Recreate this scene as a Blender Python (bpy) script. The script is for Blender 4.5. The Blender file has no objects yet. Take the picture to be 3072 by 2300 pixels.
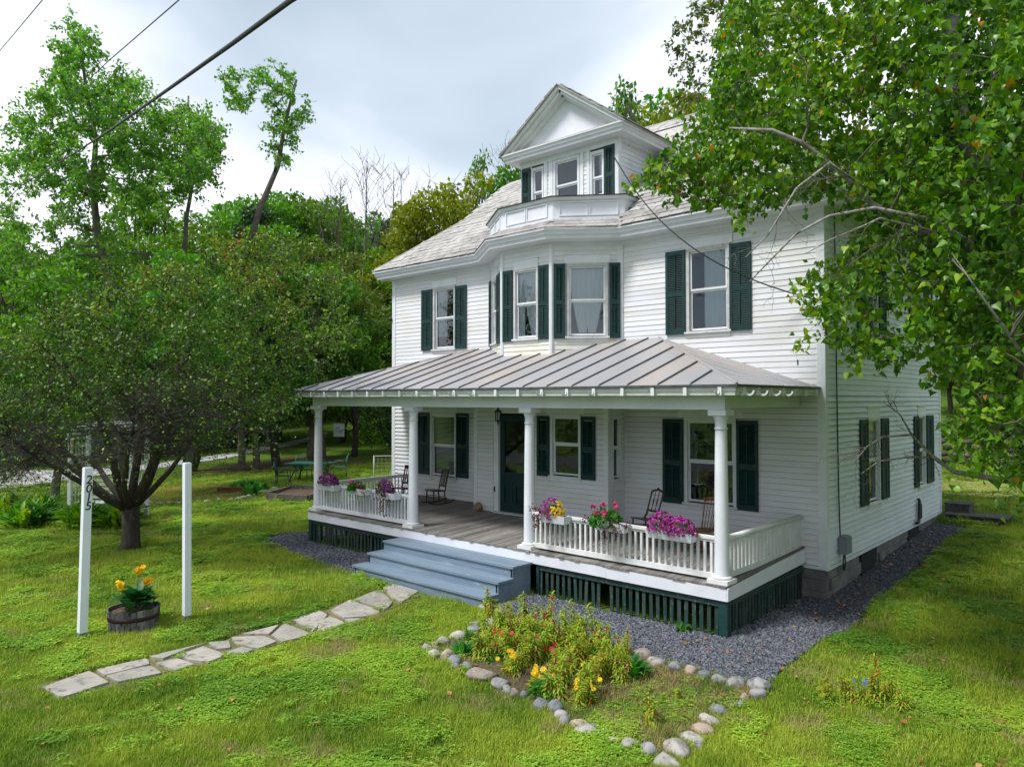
import bpy, math, random
import numpy as np
from mathutils import Vector, Matrix

# ---------------------------------------------------------------- camera, sky, sun, exposure
scene = bpy.context.scene
COL = scene.collection
CAM = Vector((4.2057, -12.4711, 2.7741)); YAW = 0.7315; PITCH = 0.0221; FPX = 2178.7
cam_d = bpy.data.cameras.new('camera'); cam = bpy.data.objects.new('camera', cam_d); COL.objects.link(cam)
cam_d.sensor_width = 36.0; cam_d.lens = 36.0*FPX/3072.0; cam_d.clip_start = 0.05; cam_d.clip_end = 2000
_f0 = Vector((-math.sin(YAW), math.cos(YAW), 0)); _r = Vector((math.cos(YAW), math.sin(YAW), 0)); _z = Vector((0, 0, 1))
_f = _f0*math.cos(PITCH)+_z*math.sin(PITCH); _u = _z*math.cos(PITCH)-_f0*math.sin(PITCH)
cam.matrix_world = Matrix(((_r.x, _u.x, -_f.x, CAM.x), (_r.y, _u.y, -_f.y, CAM.y), (_r.z, _u.z, -_f.z, CAM.z), (0, 0, 0, 1)))
scene.camera = cam
vs = scene.view_settings
scene.display_settings.display_device = 'sRGB'
vs.view_transform = 'Standard'; vs.look = 'None'; vs.exposure = 1.15; vs.gamma = 1.0
try: vs.use_curve_mapping = False
except Exception: pass
SUN_EL = math.radians(58); SUN_AZ = math.radians(-24)      # azimuth measured from -Y towards -X: high, from the street side, left of the camera
world = bpy.data.worlds.new('World'); scene.world = world; world.use_nodes = True
wn = world.node_tree.nodes; wl = world.node_tree.links; wn.clear()
wo = wn.new('ShaderNodeOutputWorld'); bg = wn.new('ShaderNodeBackground'); bg.inputs[1].default_value = 1.0
sky = wn.new('ShaderNodeTexSky'); sky.sky_type = 'NISHITA'; sky.sun_disc = False
sky.sun_elevation = SUN_EL; sky.sun_rotation = math.radians(180+24)
bs = wn.new('ShaderNodeVectorMath'); bs.operation = 'SCALE'; bs.inputs['Scale'].default_value = 0.10
wl.new(sky.outputs[0], bs.inputs[0])
tc = wn.new('ShaderNodeTexCoord'); mp = wn.new('ShaderNodeMapping'); mp.inputs['Scale'].default_value = (1.0, 1.0, 1.9)
mp.inputs['Location'].default_value = (3.1, 2.2, 0.5)
wl.new(tc.outputs['Generated'], mp.inputs[0])
n1 = wn.new('ShaderNodeTexNoise'); n1.inputs['Scale'].default_value = 1.55; n1.inputs['Detail'].default_value = 5; n1.inputs['Roughness'].default_value = 0.42
n1.inputs['Distortion'].default_value = 0.35
wl.new(mp.outputs[0], n1.inputs[0])
rp = wn.new('ShaderNodeValToRGB'); rp.color_ramp.elements[0].position = 0.36; rp.color_ramp.elements[0].color = (0.21, 0.26, 0.31, 1)
rp.color_ramp.elements[1].position = 0.60; rp.color_ramp.elements[1].color = (0.60, 0.605, 0.65, 1)
_e = rp.color_ramp.elements.new(0.48); _e.color = (0.32, 0.37, 0.425, 1)
wl.new(n1.outputs[0], rp.inputs[0])
mx = wn.new('ShaderNodeMixRGB'); mx.inputs[0].default_value = 0.93
wl.new(bs.outputs[0], mx.inputs[1]); wl.new(rp.outputs[0], mx.inputs[2]); wl.new(mx.outputs[0], bg.inputs[0]); wl.new(bg.outputs[0], wo.inputs[0])
sd = bpy.data.lights.new('sun', 'SUN'); sun = bpy.data.objects.new('sun', sd); COL.objects.link(sun)
sd.energy = 1.9; sd.angle = math.radians(11); sd.color = (1.0, 0.975, 0.94)
sdir = Vector((math.sin(SUN_AZ)*math.cos(SUN_EL), -math.cos(SUN_AZ)*math.cos(SUN_EL), math.sin(SUN_EL)))
sun.rotation_euler = sdir.to_track_quat('Z', 'Y').to_euler(); sun.location = sdir*60

R = random.Random(7)

# ---------------------------------------------------------------- object helpers
def tag(o, label=None, cat=None, group=None, kind=None):
    if label: o['label'] = label
    if cat: o['category'] = cat
    if group: o['group'] = group
    if kind: o['kind'] = kind
    return o
def empty(name, loc=(0, 0, 0), rz=0.0):
    o = bpy.data.objects.new(name, None); COL.objects.link(o); o.location = loc; o.rotation_euler = (0, 0, rz); o.empty_display_size = 0.2
    return o
ORG = {}
def thing(name, loc, label, cat, group=None, world_coords=False):
    o = empty(name, loc); tag(o, label, cat, group)
    if world_coords: ORG[o.name] = Vector(loc)
    return o
def inst(name, mesh, parent=None, loc=(0, 0, 0), rot=(0, 0, 0), scale=None):
    o = bpy.data.objects.new(name, mesh); COL.objects.link(o)
    if parent is not None: o.parent = parent
    o.location = loc; o.rotation_euler = rot
    if scale: o.scale = scale
    return o
def copy_tree(o, parent=None):
    c = o.copy(); COL.objects.link(c); c.parent = parent
    if parent is not None: c.matrix_parent_inverse = Matrix()
    for ch in list(o.children): copy_tree(ch, c)
    return c

class MB:
    def __init__(self): self.v = []; self.f = []; self.m = []; self.cur = 0; self.sm = False; self.s = []
    def add(self, vs, fs):
        b = len(self.v); self.v += [tuple(p) for p in vs]
        for f in fs: self.f.append(tuple(i+b for i in f)); self.m.append(self.cur); self.s.append(self.sm)
        return self
    def hexa(self, p):
        return self.add(p, [(0, 3, 2, 1), (4, 5, 6, 7), (0, 1, 5, 4), (1, 2, 6, 5), (2, 3, 7, 6), (3, 0, 4, 7)])
    def box(self, x0, x1, y0, y1, z0, z1):
        return self.hexa([(x0, y0, z0), (x1, y0, z0), (x1, y1, z0), (x0, y1, z0), (x0, y0, z1), (x1, y0, z1), (x1, y1, z1), (x0, y1, z1)])
    def fbox(self, F, a0, a1, z0, z1, o0, o1):
        P = F.pt
        return self.hexa([P(a0, z0, o1), P(a1, z0, o1), P(a1, z0, o0), P(a0, z0, o0), P(a0, z1, o1), P(a1, z1, o1), P(a1, z1, o0), P(a0, z1, o0)])
    def fpoly(self, F, prof, a0, a1):          # profile [(o,z)] extruded along the face
        n = len(prof); vs = [F.pt(a0, z, o) for o, z in prof]+[F.pt(a1, z, o) for o, z in prof]
        return self.add(vs, [tuple(range(n-1, -1, -1)), tuple(range(n, 2*n))]+[(i, (i+1) % n, n+(i+1) % n, n+i) for i in range(n)])
    def prism(self, poly, z0, z1):
        n = len(poly); zf = (lambda p, z: z(p[0], p[1]) if callable(z) else z)
        vs = [(p[0], p[1], zf(p, z0)) for p in poly]+[(p[0], p[1], zf(p, z1)) for p in poly]
        return self.add(vs, [tuple(range(n-1, -1, -1)), tuple(range(n, 2*n))]+[(i, (i+1) % n, n+(i+1) % n, n+i) for i in range(n)])
    def slab(self, pts, t):                    # planar polygon in space given thickness t along its normal
        p = [Vector(q) for q in pts]; nrm = (p[1]-p[0]).cross(p[2]-p[0]).normalized(); n = len(p)
        vs = [q-nrm*t for q in p]+p
        return self.add(vs, [tuple(range(n-1, -1, -1)), tuple(range(n, 2*n))]+[(i, (i+1) % n, n+(i+1) % n, n+i) for i in range(n)])
    def tube(self, pts, rad, n=6, cap=True, smooth=True):
        pts = [Vector(p) for p in pts]; k = len(pts)
        if not hasattr(rad, '__len__'): rad = [rad]*k
        base = len(self.v); vs = []; ref = None
        for i, p in enumerate(pts):
            t = (pts[min(i+1, k-1)]-pts[max(i-1, 0)])
            if t.length < 1e-9: t = Vector((0, 0, 1))
            t.normalize()
            if ref is None: ref = Vector((1, 0, 0)) if abs(t.x) < .8 else Vector((0, 1, 0))
            a = (ref-t*ref.dot(t))
            if a.length < 1e-6: a = t.orthogonal()
            a.normalize(); ref = a; b = t.cross(a)
            for j in range(n):
                w = 2*math.pi*j/n; vs.append(p+(a*math.cos(w)+b*math.sin(w))*rad[i])
        fs = [(i*n+j, i*n+(j+1) % n, (i+1)*n+(j+1) % n, (i+1)*n+j) for i in range(k-1) for j in range(n)]
        o = self.sm; self.sm = smooth; self.add(vs, fs); self.sm = o
        if cap and n > 2:
            for st, rev in ((base, True), (base+(k-1)*n, False)):
                r_ = list(range(st, st+n)); self.f.append(tuple(r_[::-1] if rev else r_)); self.m.append(self.cur); self.s.append(False)
        return self
    def bar(self, p, q, w, d=None, up=(0, 0, 1)):
        p = Vector(p); q = Vector(q); d = d or w; t = (q-p).normalized(); u = Vector(up); a = t.cross(u)
        if a.length < 1e-4: a = t.orthogonal()
        a.normalize(); b = a.cross(t)
        c = [(-1, -1), (1, -1), (1, 1), (-1, 1)]
        return self.hexa([p+a*x*w/2+b*y*d/2 for x, y in c]+[q+a*x*w/2+b*y*d/2 for x, y in c])
    def lathe(self, c, prof, n=20, smooth=True):
        c = Vector(c); vs = []; k = len(prof)
        for r_, z in prof:
            for j in range(n):
                w = 2*math.pi*j/n; vs.append((c.x+r_*math.cos(w), c.y+r_*math.sin(w), c.z+z))
        fs = [(i*n+j, i*n+(j+1) % n, (i+1)*n+(j+1) % n, (i+1)*n+j) for i in range(k-1) for j in range(n)]
        o = self.sm; self.sm = smooth; self.add(vs, fs); self.sm = o
        return self
    def sweep(self, path, prof, closed=False):
        # path: [(x,y)], profile [(out,z)] with out to the right of travel
        n = len(path); P = [Vector((p[0], p[1])) for p in path]; m = len(prof); ring = []
        for i in range(n):
            d0 = (P[i]-P[i-1]).normalized() if (i > 0 or closed) else None
            d1 = (P[(i+1) % n]-P[i]).normalized() if (i < n-1 or closed) else None
            if d0 is None: d0 = d1
            if d1 is None: d1 = d0
            a = Vector((d0.y, -d0.x)); b = Vector((d1.y, -d1.x)); mm = a+b; mm = mm/max(1e-6, mm.length_squared)*2
            for o, z in prof: ring.append((P[i].x+mm.x*o, P[i].y+mm.y*o, z))
        fs = []
        for i in range(n if closed else n-1):
            j = (i+1) % n
            for q in range(m): fs.append((i*m+q, i*m+(q+1) % m, j*m+(q+1) % m, j*m+q))
        if not closed: fs += [tuple(range(m-1, -1, -1)), tuple((n-1)*m+q for q in range(m))]
        return self.add(ring, fs)
    def mesh(self, name, mats, org=(0, 0, 0)):
        me = bpy.data.meshes.new(name); o = org
        me.from_pydata([(p[0]-o[0], p[1]-o[1], p[2]-o[2]) for p in self.v], [], self.f)
        if not isinstance(mats, (list, tuple)): mats = [mats]
        for mt in mats: me.materials.append(mt)
        if len(mats) > 1: me.polygons.foreach_set('material_index', self.m)
        if any(self.s): me.polygons.foreach_set('use_smooth', self.s)
        me.update(); return me
    def build(self, name, mats, parent=None, org=None):
        if org is None: org = root_org(parent)
        return inst(name, self.mesh(name, mats, org), parent, (0, 0, 0) if parent is not None else org)
def root_org(o):
    while o is not None:
        if o.name in ORG: return ORG[o.name]
        o = o.parent
    return (0, 0, 0)
class Face:
    def __init__(self, p, d, n): self.p = Vector((p[0], p[1])); self.d = Vector(d).normalized(); self.n = Vector(n).normalized(); self.rot = math.atan2(self.d.y, self.d.x)
    def pt(self, a, z, o): q = self.p+self.d*a+self.n*o; return (q.x, q.y, z)

# ---------------------------------------------------------------- materials
def hexnode(nt, x): return nt.nodes.new(x)
def M(name, c1, c2=None, scale=4.0, lo=.4, hi=.6, c3=None, s3=20.0, lo3=.6, hi3=.7, rough=.6, bump=0.0, bscale=60.0, stretch=(1, 1, 1), spec=.3, metal=0.0, coord='P', detail=5, rnd=0.0, bstretch=None):
    m = bpy.data.materials.new(name); m.use_nodes = True; nt = m.node_tree; N = nt.nodes; L = nt.links
    b = N['Principled BSDF']; b.inputs['Roughness'].default_value = rough; b.inputs['Specular IOR Level'].default_value = spec; b.inputs['Metallic'].default_value = metal
    def vec(st):
        if coord == 'P': g = N.new('ShaderNodeNewGeometry'); src = g.outputs['Position']
        else: g = N.new('ShaderNodeTexCoord'); src = g.outputs['Object']
        mp_ = N.new('ShaderNodeMapping'); mp_.inputs['Scale'].default_value = st; L.new(src, mp_.inputs[0]); return mp_.outputs[0]
    v = vec(stretch)
    out = None
    def noise(sc, vv, det=detail):
        n = N.new('ShaderNodeTexNoise'); n.inputs['Scale'].default_value = sc; n.inputs['Detail'].default_value = det; n.inputs['Roughness'].default_value = .6; L.new(vv, n.inputs[0]); return n.outputs[0]
    def mix(a, bcol, fac):
        x = N.new('ShaderNodeMixRGB'); L.new(fac, x.inputs[0])
        if isinstance(a, tuple): x.inputs[1].default_value = (*a, 1)
        else: L.new(a, x.inputs[1])
        x.inputs[2].default_value = (*bcol, 1); return x.outputs[0]
    def rng(src, a, c):
        r_ = N.new('ShaderNodeMapRange'); r_.inputs[1].default_value = a; r_.inputs[2].default_value = c; L.new(src, r_.inputs[0]); return r_.outputs[0]
    col = tuple(c1)
    if c2 is not None: col = mix(col, c2, rng(noise(scale, v), lo, hi))
    if c3 is not None: col = mix(col, c3, rng(noise(s3, v, 6), lo3, hi3))
    if rnd > 0:
        oi = N.new('ShaderNodeObjectInfo'); r_ = N.new('ShaderNodeMapRange'); L.new(oi.outputs['Random'], r_.inputs[0]); r_.inputs[3].default_value = 1-rnd; r_.inputs[4].default_value = 1+rnd
        x = N.new('ShaderNodeVectorMath'); x.operation = 'SCALE'; L.new(r_.outputs[0], x.inputs['Scale'])
        if isinstance(col, tuple): x.inputs[0].default_value = col
        else: L.new(col, x.inputs[0])
        col = x.outputs[0]
    if isinstance(col, tuple): b.inputs['Base Color'].default_value = (*col, 1)
    else: L.new(col, b.inputs['Base Color'])
    if bump > 0:
        bp = N.new('ShaderNodeBump'); bp.inputs['Strength'].default_value = 1.0; bp.inputs['Distance'].default_value = bump
        L.new(noise(bscale, vec(bstretch) if bstretch else v, 4), bp.inputs['Height']); L.new(bp.outputs[0], b.inputs['Normal'])
    return m
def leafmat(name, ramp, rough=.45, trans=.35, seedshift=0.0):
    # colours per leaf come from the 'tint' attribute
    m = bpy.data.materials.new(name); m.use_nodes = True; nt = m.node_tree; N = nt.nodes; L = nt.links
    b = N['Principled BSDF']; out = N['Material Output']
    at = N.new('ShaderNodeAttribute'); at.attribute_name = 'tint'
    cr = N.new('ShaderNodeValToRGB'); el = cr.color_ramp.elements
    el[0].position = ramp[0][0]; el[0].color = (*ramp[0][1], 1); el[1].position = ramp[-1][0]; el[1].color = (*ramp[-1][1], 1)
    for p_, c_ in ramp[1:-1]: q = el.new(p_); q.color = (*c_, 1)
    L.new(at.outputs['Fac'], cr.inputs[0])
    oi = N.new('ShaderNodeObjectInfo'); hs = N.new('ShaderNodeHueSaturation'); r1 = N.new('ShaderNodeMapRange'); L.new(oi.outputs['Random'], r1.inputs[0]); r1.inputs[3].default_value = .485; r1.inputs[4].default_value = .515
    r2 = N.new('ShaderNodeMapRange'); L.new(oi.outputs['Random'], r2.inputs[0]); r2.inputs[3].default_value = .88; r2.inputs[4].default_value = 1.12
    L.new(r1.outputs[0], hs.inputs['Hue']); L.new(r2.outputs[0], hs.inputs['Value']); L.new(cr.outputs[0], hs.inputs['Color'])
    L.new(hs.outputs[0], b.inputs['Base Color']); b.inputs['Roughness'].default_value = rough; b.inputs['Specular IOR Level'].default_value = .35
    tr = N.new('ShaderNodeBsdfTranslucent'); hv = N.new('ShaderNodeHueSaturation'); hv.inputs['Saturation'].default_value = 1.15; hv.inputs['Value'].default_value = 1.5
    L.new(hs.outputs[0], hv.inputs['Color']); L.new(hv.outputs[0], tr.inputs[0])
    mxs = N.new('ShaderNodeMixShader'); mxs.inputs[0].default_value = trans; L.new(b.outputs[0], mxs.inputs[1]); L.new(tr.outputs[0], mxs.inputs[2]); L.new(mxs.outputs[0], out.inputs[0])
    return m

WHITE = M('white_paint', (.73, .745, .80), (.66, .68, .735), scale=1.7, c3=(.44, .43, .40), s3=26, lo3=.665, hi3=.72, rough=.5, bump=.0015, bscale=40)
PEEL = M('peeling_white_paint', (.74, .75, .75), (.64, .645, .63), scale=2.5, c3=(.36, .33, .29), s3=17, lo3=.64, hi3=.69, rough=.65, bump=.003, bscale=35)
CLAP = M('clapboard_paint', (.735, .74, .785), (.70, .69, .675), scale=.9, lo=.42, hi=.62, c3=(.46, .45, .42), s3=9, lo3=.63, hi3=.74, rough=.55, bump=.002, bscale=24, stretch=(1, 1, 3), rnd=.04)
CREAM = M('cream_clapboard_paint', (.72, .70, .58), (.74, .73, .68), scale=3, rough=.6, bump=.002, bscale=30)
TRIMB = M('trim_paint', (.74, .77, .80), (.68, .70, .72), scale=3, rough=.45, c3=(.4, .38, .35), s3=30, lo3=.69, hi3=.74)
GREEN = M('dark_green_paint', (.008, .034, .034), (.012, .046, .044), scale=6, c3=(.10, .16, .12), s3=38, lo3=.655, hi3=.70, rough=.5, stretch=(1, 1, 2.5), rnd=.12)
LATT = M('weathered_green_paint', (.012, .045, .038), (.035, .055, .048), scale=7, c3=(.13, .13, .11), s3=30, lo3=.60, hi3=.66, rough=.7, stretch=(1, 1, .4), rnd=.3, bump=.003)
DOORM = M('door_green_paint', (.008, .030, .034), (.012, .038, .042), scale=3, rough=.35)
DECK = M('weathered_deck_board', (.155, .148, .140), (.235, .215, .195), scale=2.3, c3=(.07, .062, .055), s3=11, lo3=.55, hi3=.68, rough=.85, bump=.003, bscale=30, stretch=(9, 1, 1), rnd=.28)
STEP = M('blue_grey_step_paint', (.19, .255, .325), (.155, .215, .28), scale=2.2, c3=(.30, .34, .37), s3=7, lo3=.60, hi3=.72, rough=.6, bump=.003, bscale=22, rnd=.06, stretch=(.35, 2, 2))
SLATE = M('rose_grey_slate', (.385, .37, .35), (.295, .28, .265), scale=1.6, c3=(.22, .17, .19), s3=8, lo3=.57, hi3=.70, rough=.75, bump=.004, bscale=35, rnd=.22)
PAN = M('painted_pan_roof', (.32, .32, .335), (.37, .325, .30), scale=.85, lo=.42, hi=.63, c3=(.46, .27, .19), s3=13, lo3=.685, hi3=.74, rough=.42, spec=.45, bump=.004, bscale=4, rnd=.05)
SEAM = M('dark_roof_seam', (.085, .095, .11), (.05, .055, .06), scale=9, rough=.5, spec=.4)
CEILM = M('porch_ceiling_paint', (.50, .55, .50), (.42, .46, .42), scale=2, rough=.7)
LAPSHADE = M('lap_shadow_backing', (.10, .085, .07), (.06, .05, .045), scale=6, rough=.95)  # dark backing colour stands in for shadow lines between the boards
BLOCK = M('concrete_block', (.21, .205, .195), (.145, .14, .14), scale=3, c3=(.12, .11, .10), s3=14, lo3=.56, hi3=.68, rough=.95, bump=.008, bscale=45, rnd=.12)
BLACK = M('black_metal', (.012, .012, .014), rough=.45, spec=.5)
DARKIN = M('dark_interior', (.018, .02, .022), (.03, .03, .03), rough=.9)  # near-black colour stands in for unlit depth behind windows and openings
WIREM = M('cable_rubber', (.016, .018, .02), rough=.6)
GREYB = M('grey_plastic_box', (.22, .25, .27), (.19, .21, .23), rough=.5)
SILLW = M('storm_window_frame', (.56, .57, .57), (.46, .46, .45), scale=6, rough=.45, c3=(.3, .28, .25), s3=28, lo3=.63, hi3=.68)
RED = M('red_valance_cloth', (.16, .012, .02), (.11, .01, .018), scale=8, rough=.85)
DKWOOD = M('dark_mahogany_varnish', (.028, .013, .010), (.045, .02, .014), scale=12, rough=.35, spec=.5, coord='O')
BRWOOD = M('brown_walnut_varnish', (.085, .035, .017), (.055, .022, .012), scale=12, rough=.35, spec=.5, coord='O')
ORWOOD = M('honey_maple_varnish', (.30, .105, .028), (.20, .065, .02), scale=10, rough=.3, spec=.5, coord='O')
RDWOOD = M('red_chair_paint', (.12, .018, .016), (.08, .014, .012), scale=10, rough=.45, coord='O')
STONES = [M('river_stone_'+n, a, b_, scale=5, c3=c, s3=13, lo3=.5, hi3=.66, rough=.9, bump=.012, bscale=16, rnd=.1) for n, a, b_, c in (
    ('pale', (.40, .37, .34), (.30, .28, .26), (.18, .165, .15)), ('grey', (.22, .22, .225), (.30, .295, .29), (.12, .12, .12)),
    ('tan', (.42, .33, .26), (.34, .27, .22), (.24, .19, .16)), ('slate', (.14, .155, .17), (.20, .21, .22), (.08, .09, .09)), ('brown', (.24, .20, .17), (.32, .28, .24), (.15, .12, .10)))]
FLAG = M('flagstone', (.37, .34, .30), (.28, .265, .24), scale=2.6, c3=(.17, .16, .12), s3=9, lo3=.54, hi3=.68, rough=.85, bump=.006, bscale=18, rnd=.08)
BARKD = M('dark_bark', (.040, .032, .027), (.065, .053, .044), scale=9, c3=(.11, .10, .08), s3=26, lo3=.60, hi3=.70, rough=.95, bump=.02, bscale=22, stretch=(1, 1, .35))
BARKP = M('pale_birch_bark', (.17, .155, .135), (.27, .25, .225), scale=9, c3=(.06, .05, .045), s3=17, lo3=.57, hi3=.64, rough=.85, bump=.008, bscale=30)
BARKG = M('grey_bark', (.10, .085, .07), (.15, .13, .11), scale=6, rough=.95)
TWIG = M('dead_twig', (.085, .07, .06), (.15, .13, .115), scale=10, rough=.9)
CURT = bpy.data.materials.new('sheer_curtain'); CURT.use_nodes = True
def _curt():
    nt = CURT.node_tree; N = nt.nodes; L = nt.links; b = N['Principled BSDF']; b.inputs['Base Color'].default_value = (.88, .91, .95, 1); b.inputs['Roughness'].default_value = .9
    t = N.new('ShaderNodeBsdfTransparent'); x = N.new('ShaderNodeMixShader'); x.inputs[0].default_value = .08; L.new(b.outputs[0], x.inputs[1]); L.new(t.outputs[0], x.inputs[2]); L.new(x.outputs[0], N['Material Output'].inputs[0])
_curt()
GLASS = bpy.data.materials.new('window_glass'); GLASS.use_nodes = True
def _glass():
    nt = GLASS.node_tree; N = nt.nodes; L = nt.links; N.remove(N['Principled BSDF'])
    t = N.new('ShaderNodeBsdfTransparent'); t.inputs[0].default_value = (.96, .98, .98, 1); g = N.new('ShaderNodeBsdfGlossy'); g.inputs['Roughness'].default_value = .02; g.inputs[0].default_value = (.9, .95, 1, 1)
    fr = N.new('ShaderNodeFresnel'); fr.inputs[0].default_value = 1.95
    ns = N.new('ShaderNodeTexNoise'); ns.inputs['Scale'].default_value = 1.6; bp = N.new('ShaderNodeBump'); bp.inputs['Distance'].default_value = .004; geo = N.new('ShaderNodeNewGeometry')
    L.new(geo.outputs['Position'], ns.inputs[0]); L.new(ns.outputs[0], bp.inputs['Height']); L.new(bp.outputs[0], g.inputs['Normal'])
    x = N.new('ShaderNodeMixShader'); L.new(fr.outputs[0], x.inputs[0]); L.new(t.outputs[0], x.inputs[1]); L.new(g.outputs[0], x.inputs[2]); L.new(x.outputs[0], N['Material Output'].inputs[0])
_glass()

# ---------------------------------------------------------------- terrain
def _sm(t): return np.where(t > 0, t*t/(np.abs(t)+2.0), 0)
def hgt(x, y):
    x = np.asarray(x, float); y = np.asarray(y, float)
    return -.55+.05*_sm(y+1.0)+.09*_sm(y-14)+.25*_sm(y-45)
def h(x, y): return float(hgt(x, y))

# ================================================================ HOUSE
W = 11.3; DP = 8.28; ZT = 6.07; EXP = .1009
HORG = (-5.65, 0.0, -.55)
house = thing('house', HORG, 'old white clapboard two-storey house with slate roof, front bay, dormer and wraparound-railed porch', 'house', world_coords=True)
FF = Face((0, 0), (1, 0), (0, -1)); FR = Face((0, 0), (0, 1), (1, 0)); FL = Face((-W, 0), (0, 1), (-1, 0)); FBk = Face((0, DP), (1, 0), (0, 1))
B0, B1, B2, B3 = (-7.68, 0), (-6.48, -.87), (-5.12, -.87), (-3.94, 0)
def face2(a, b):
    d = Vector(b)-Vector(a); d.normalize(); return Face(a, d, (d.y, -d.x))
FB0, FB1, FB2 = face2(B0, B1), face2(B1, B2), face2(B2, B3)
LB0 = (Vector(B1)-Vector(B0)).length; LB1 = 1.36; LB2 = (Vector(B3)-Vector(B2)).length
VX0, VX1, VY = -7.58, -3.93, -.6
FV = Face((0, VY), (1, 0), (0, -1)); FVR = Face((VX1, 0), (0, 1), (1, 0)); FVL = Face((VX0, 0), (0, 1), (-1, 0))

def siding(name, F, a0, a1, z0, z1, holes=(), matc=CLAP, exp=EXP, lim=None, clipf=None, seed=1):
    rr = random.Random(seed)
    wall = MB(); z = z0; boards = []
    while z < z1-.012:
        zt = min(z+exp, z1)
        aa, bb = (a0, a1) if clipf is None else clipf(z)
        segs = [(aa, bb)] if bb > aa+.02 else []
        for (h0, h1, g0, g1) in holes:
            if g0 < zt-.02 and g1 > z+.02:
                ns = []
                for s0, s1 in segs:
                    if h1 <= s0 or h0 >= s1: ns.append((s0, s1)); continue
                    if h0 > s0: ns.append((s0, h0))
                    if h1 < s1: ns.append((h1, s1))
                segs = ns
        if segs:
            for s0, s1 in segs:
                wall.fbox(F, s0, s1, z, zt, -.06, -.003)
                # occasionally a butt joint between two board lengths
                cuts = [s0, s1]
                if s1-s0 > 3 and rr.random() < .35: cuts = [s0, rr.uniform(s0+.8, s1-.8), s1]
                for c0, c1 in zip(cuts[:-1], cuts[1:]):
                    t = (.028 if z < 2.9 else .015)+rr.uniform(-.002, .003); b = MB(); boards.append(b)
                    g_ = .011 if z < 2.9 else .005; b.fpoly(F, [(0, z+g_), (t, z+g_), (.006, zt+.004), (0, zt+.004)], c0+(.0 if c0 == s0 else .0012), c1)  # wider low gaps let the dark backing read as lap shadow
        z += exp
    w = wall.build(name, LAPSHADE, house)
    for b in boards: b.build('clapboard', matc, w)
    return w

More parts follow.
